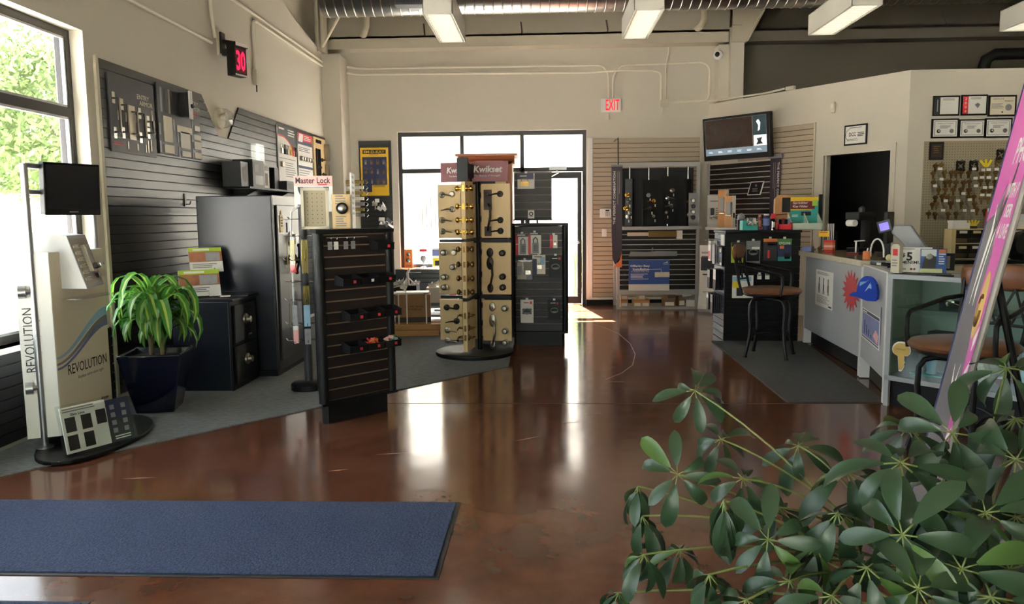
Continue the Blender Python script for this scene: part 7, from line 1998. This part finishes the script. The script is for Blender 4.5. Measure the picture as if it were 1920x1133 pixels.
bx('base', M_BLACK, km, -.14, .20, -.12, .14, 0, .08, .01); MB().cyl((-.05, -.06, .19), (-.05, .10, .19), .15, n=24).o('guard', M_BLACK, km, smooth=True); MB().cyl((.06, -.10, .20), (.06, .0, .20), .085, .07, n=20).o('motor', M_GREYM, km, smooth=True); MB().tube([(-.0, .0, .30), (-.0, .0, .46), (.02, -.02, .50), (.03, -.06, .48)], .02, 8).o('lamp_neck', M_BLACK, km, smooth=True); bx('lever', M_YEL, km, .10, .17, -.12, -.09, .20, .25)
r = thing('safety_glasses', 'white gloves lying on the edge of the work counter', 'gloves', (5.36, 9.44, .881), R(10)); MB().ell((-.04, 0, .03), (.05, .03, .03), 10, 6).ell((.06, 0, .025), (.05, .025, .02), 10, 6).o('glove', M_WHITE, r, smooth=True)
r.name = 'work_gloves'
r = thing('key_machine', 'second dark key machine farther along the work counter', 'machine', (6.45, 9.45, .881), 0)
bx('base', M_BLACK, r, -.22, .25, -.15, .15, 0, .12, .01); bx('head', M_GREYD, r, -.18, .1, -.10, .12, .12, .30, .015); MB().cyl((.05, -.12, .22), (.05, .1, .22), .07, n=16).o('wheel', M_CHROME, r, smooth=True); bx('display', M_PAPER, r, -.1, .05, -.105, -.10, .22, .27)
r = thing('tool_rack', 'white rack of drill bits behind the leaning sign', 'tool rack', (6.50, 9.55, 1.19), 0)
bx('rack', M_PAPER, r, -.16, .16, 0, .12, .02, .05); 
for i in range(8): MB().cyl((-.14 + .04 * i, .03, .05), (-.14 + .04 * i, .03, .13), .006, n=6).o('bit', M_CHROME, r)
bx('post', M_GREYM, r, -.16, -.14, .0, .1, -.005, .02); bx('post', M_GREYM, r, .14, .16, .0, .1, -.005, .02)

# ================================================================== leaning sign
ls = thing('leaning_sign', 'tall pink and grey sign board leaning back beside the big foreground plant', 'sign', (1.466, 3.10, 0.004), 0, None, rot=(R(-10.85), 0, R(-110.15)))
M_SGREY = mat('glossy_grey_print', (134, 130, 132), .22, var=.05)
W2 = .25
MB().bx(-W2, W2, -.006, .006, 0, 2.2).o('panel', M_SGREY, ls); MB().cyl((-W2, 0, 0), (-W2, 0, 2.2), .011, n=8).o('edge_frame', M_BLUED, ls); MB().cyl((W2, 0, 0), (W2, 0, 2.2), .010, n=8).o('edge_frame', mat('warm_grey_edge', (120, 114, 106), .4), ls)
y = -.0065
MB().prism([(-W2, 1.43), (-.12, 1.46), (-.02, 1.60), (.0, 1.42), (.04, 1.30), (.02, 1.12), (.10, .95), (.14, .6), (.10, .30), (.14, .0), (.20, .0), (.215, .6), (.20, 1.2), (.22, 2.2), (-W2, 2.2)], y - .001, y).o('pink_field', M_PINK, ls)
MB().prism([(-.075, 1.42), (.0, 1.48), (.06, 1.62), (.10, 1.78), (.08, 1.60), (.03, 1.46), (-.02, 1.38)], y - .002, y - .001).o('grey_blade', M_GREYD, ls)
MB().prism([(-.11, 1.50), (-.05, 1.40), (-.10, 1.22), (-.13, 1.10), (-.12, 1.24), (-.09, 1.40)], y - .002, y - .001).o('white_flash', M_PAPER, ls); MB().prism([(.01, 1.46), (-.03, 1.38), (-.07, 1.16), (-.05, 1.10), (-.04, 1.26), (-.01, 1.38)], y - .002, y - .001).o('white_flash', M_PAPER, ls)
MB().prism([(-.07, .86), (-.02, .74), (.02, .72), (.05, .88), (.02, .80), (-.02, .80)], y - .002, y - .001).o('white_flash', M_PAPER, ls)
ov_ = [(.11 + .06 * math.cos(a), 1.12 + .13 * math.sin(a)) for a in [2 * PI * i / 18 for i in range(18)]]
MB().prism(ov_, y - .002, y - .001).o('gold_oval', MATS['gold_print'], ls); MB().tube([(.11 + .03 * math.cos(a), y - .003, 1.10 + .06 * math.sin(a)) for a in [PI * .3 + 2 * PI * i / 14 for i in range(13)]], .006, 4).o('oval_mark', M_BRASSD, ls)
txt(ls, 'PHO', .08, 1.70, .10, M_PAPER, y - .001, w=.24, bold=.02, slant=.2); txt(ls, 'WITH P', .11, 1.55, .055, M_PAPER, y - .001, w=.19, bold=.03, slant=.2); txt(ls, 'SER', .13, 1.475, .05, M_PAPER, y - .001, w=.12, bold=.03, slant=.2); txt(ls, '4 LIVE', .12, 1.40, .055, M_PAPER, y - .001, w=.18, bold=.03, slant=.2)
for i in range(6): MB().prism([(.16, .30 + .13 * i), (.19, .34 + .13 * i), (.20, .40 + .13 * i), (.15, .35 + .13 * i)], y - .002, y - .001).o('white_flash', M_PAPER, ls)
MB().tube([(0, .006, 1.3), (0, .53, .085)], .014, 8).o('rear_strut', M_BLACK, ls)

# ================================================================== foreground schefflera
SP = thing('schefflera', 'large umbrella plant with glossy green whorls of leaves in the foreground', 'plant', (1.13, 1.70, 0.0), 0)
MB().lathe([(.15, 0), (.17, .02), (.21, .30), (.22, .33), (.20, .33), (.19, .28)], 28).o('pot', mat('woven_basket', (176, 140, 92), .8, var=.3, scale=40, bump=.6), SP, smooth=True)
MB().lathe([(.19, .26), (.18, .29), (.005, .295)], 20).o('soil', M_SOIL, SP)
def leaflet(L, wd, curl, fold):
    b = MB(); K = 7; V = []; a = .25; p = Vector((0, 0, 0)); st = L * .22
    V0 = [(0, -.0012, 0), (0, .0012, 0)]
    pts = []; p = Vector((0, 0, 0)); a = .22
    # stalk
    p1 = p + Vector((math.cos(a), 0, math.sin(a))) * st
    b.tube([p, p1], .0016, 4, 1)
    p = p1; base = len(b.v); VV = []
    for k in range(K + 1):
        t = k / K
        w = wd * (math.sin(PI * min(1, t * .93 + .035)) ** .75) * (.72 + .45 * t)
        if k == K: w = .0008
        n = Vector((-math.sin(a), 0, math.cos(a)))
        VV += [p + Vector((0, -w, 0)) + n * fold * w, p, p + Vector((0, w, 0)) + n * fold * w]
        p = p + Vector((math.cos(a), 0, math.sin(a))) * (L / K); a -= curl / K
    b.v += [tuple(v) for v in VV]
    for k in range(K):
        for j in range(2):
            b.f.append([base + k * 3 + j, base + k * 3 + j + 1, base + k * 3 + j + 4, base + k * 3 + j + 3]); b.m.append(0)
    return b
def leaf_me(b, m):
    me = bpy.data.meshes.new('leaflet'); me.from_pydata(b.v, [], b.f); me.materials.append(m); me.materials.append(M_STEM)
    me.polygons.foreach_set('material_index', b.m); me.polygons.foreach_set('use_smooth', [True] * len(me.polygons)); me.update(); return me
LB_ = [leaflet(.100, .0185, .5, .25), leaflet(.112, .0205, .9, .35), leaflet(.092, .0175, 1.3, .4)]
LM = [leaf_me(b, M_LEAF) for b in LB_]; LMY = [leaf_me(b, M_LEAFY) for b in LB_]
# (x, y, z, size, tilt towards the camera, droop)
WH = [(0.4, 2.05, 0.983, 0.95, 1.0, 0.75), (0.46, 2.0, 0.864, 0.9, 0.7, 0.8), (0.331, 1.9, 0.802, 0.95, 1.2, 0.1), (0.239, 1.95, 0.753, 0.85, 0.2, 1.3), (0.467, 1.8, 0.827, 1.0, 0.6, 0.7), (0.644, 1.95, 0.862, 0.95, 0.7, 0.6), (0.244, 1.9, 0.693, 0.95, 0.2, 1.5), (0.4, 1.7, 0.811, 1.15, 0.3, 1.5), (0.471, 1.6, 0.762, 1.0, 1.1, 0.3), (0.17, 1.75, 0.564, 0.85, 0.3, 1.2), (0.338, 1.55, 0.707, 1.15, 0.5, 1.2), (0.23, 1.75, 0.659, 0.9, 0.3, 1.3), (0.322, 1.8, 0.648, 0.9, 0.4, 1.2), (0.69, 1.75, 0.86, 1.05, 0.5, 0.7), (0.614, 1.6, 0.822, 0.95, 0.4, 1.1), (0.574, 1.6, 0.748, 0.95, 0.4, 1.3), (0.764, 1.65, 0.915, 1.15, 0.6, 0.5), (0.947, 1.8, 0.939, 1.0, 1.0, 0.3), (0.913, 1.95, 0.912, 1.1, 0.5, 0.8), (1.298, 2.2, 1.013, 1.2, 0.8, 0.8), (0.704, 1.5, 0.817, 1.05, 1.2, 0.2), (0.794, 1.45, 0.771, 1.05, 1.2, 0.2), (0.914, 1.5, 0.748, 1.1, 0.9, 0.4), (1.035, 1.7, 0.907, 1.1, 0.9, 0.4), (0.89, 1.55, 0.844, 1.1, 0.9, 0.5), (0.813, 1.6, 0.837, 1.05, 0.6, 0.8), (0.616, 1.45, 0.772, 1.1, 0.6, 0.9), (0.486, 1.5, 0.719, 1.05, 0.6, 0.9), (0.389, 1.45, 0.704, 1.0, 0.5, 1.0), (0.533, 1.4, 0.739, 1.05, 0.7, 0.7), (0.69, 1.4, 0.755, 1.1, 0.8, 0.6), (0.823, 1.4, 0.74, 1.1, 0.8, 0.6), (0.755, 1.75, 0.792, 1.0, 0.5, 0.9), (0.93, 1.75, 0.837, 1.0, 0.6, 0.7), (0.555, 1.8, 0.756, 0.95, 0.5, 0.9), (0.981, 1.6, 0.815, 1.05, 0.7, 0.7), (1.12, 1.85, 0.96, 1.05, 0.6, 0.7)]
STEMS = [Vector((-.28, .12, .62)), Vector((-.05, .25, .70)), Vector((.15, .15, .72)), Vector((.02, -.10, .58)), Vector((.22, -.02, .66))]
for s in STEMS:
    MB().tube([(s.x * .15, s.y * .15, .28), (s.x * .4, s.y * .4, .42), tuple(s * .98)], .011, 7, r1=.007).o('stem', M_BARK, SP, smooth=True)
rnd = random.Random(5)
O_ = Vector((1.13, 1.70, 0))
for i, (x, y_, z, sz, tilt, droop) in enumerate(WH):
    sz *= 1.0 + .28 * max(0.0, min(1.0, (x / y_ - .30) / .25))
    c = Vector((x, y_, z)) - O_
    s = min(STEMS, key=lambda q_: (q_ - c).length)
    base = s.lerp(s * .75, rnd.random())
    mid = base.lerp(c, .55) + Vector((0, 0, .05 + .04 * rnd.random()))
    K = 8; pts = [base * (1 - t) ** 2 + mid * 2 * t * (1 - t) + c * t * t for t in [k / K for k in range(K + 1)]]
    w_ = MB().tube([p - c for p in pts], .0034, 6, r1=.0024).o('leaf_whorl', M_STEM, SP, tuple(c), smooth=True)
    cam_dir = (Vector((0, 0, 1.45)) - Vector((x, y_, z))).normalized()
    nrm = (Vector((0, 0, 1)) * (1.35 - tilt) + cam_dir * tilt + Vector((rnd.uniform(-.25, .25), rnd.uniform(-.25, .25), 0))).normalized()
    q0 = Vector((0, 0, 1)).rotation_difference(nrm).to_matrix().to_4x4()
    n = 8; ph = rnd.uniform(0, 6.28)
    for k in range(n):
        a = ph + 2 * PI * k / n + rnd.uniform(-.18, .18)
        tl_ = -(.1 + droop * rnd.uniform(.55, 1.05))
        Mx = q0 @ Matrix.Rotation(a, 4, 'Z') @ Matrix.Rotation(-tl_, 4, 'Y') @ Matrix.Rotation(rnd.uniform(-.35, .35), 4, 'X')
        v = (i + k) % 3
        o = ob('leaflet', (LMY if rnd.random() < .10 else LM)[v], w_)
        o.rotation_euler = Mx.to_euler(); f_ = sz * rnd.uniform(.82, 1.12); o.scale = (f_, f_, f_)
# inner leaves, too many and too hidden to tell apart
fb = MB()
for i in range(46):
    c = Vector((rnd.uniform(-.25, .55), rnd.uniform(-.25, .25), rnd.uniform(.42, .72)))
    for k in range(7):
        Mx = Matrix.Translation(c) @ Matrix.Rotation(k * .9 + i, 4, 'Z') @ Matrix.Rotation(.5 + rnd.random() * .8, 4, 'Y')
        src = LB_[k % 3]; fb.add(src.v, src.f, 0, Mx)
me = bpy.data.meshes.new('inner_foliage'); me.from_pydata(fb.v, [], fb.f); me.materials.append(M_LEAF); me.polygons.foreach_set('use_smooth', [True] * len(me.polygons))
o = ob('inner_foliage', me, SP); o['kind'] = 'stuff'
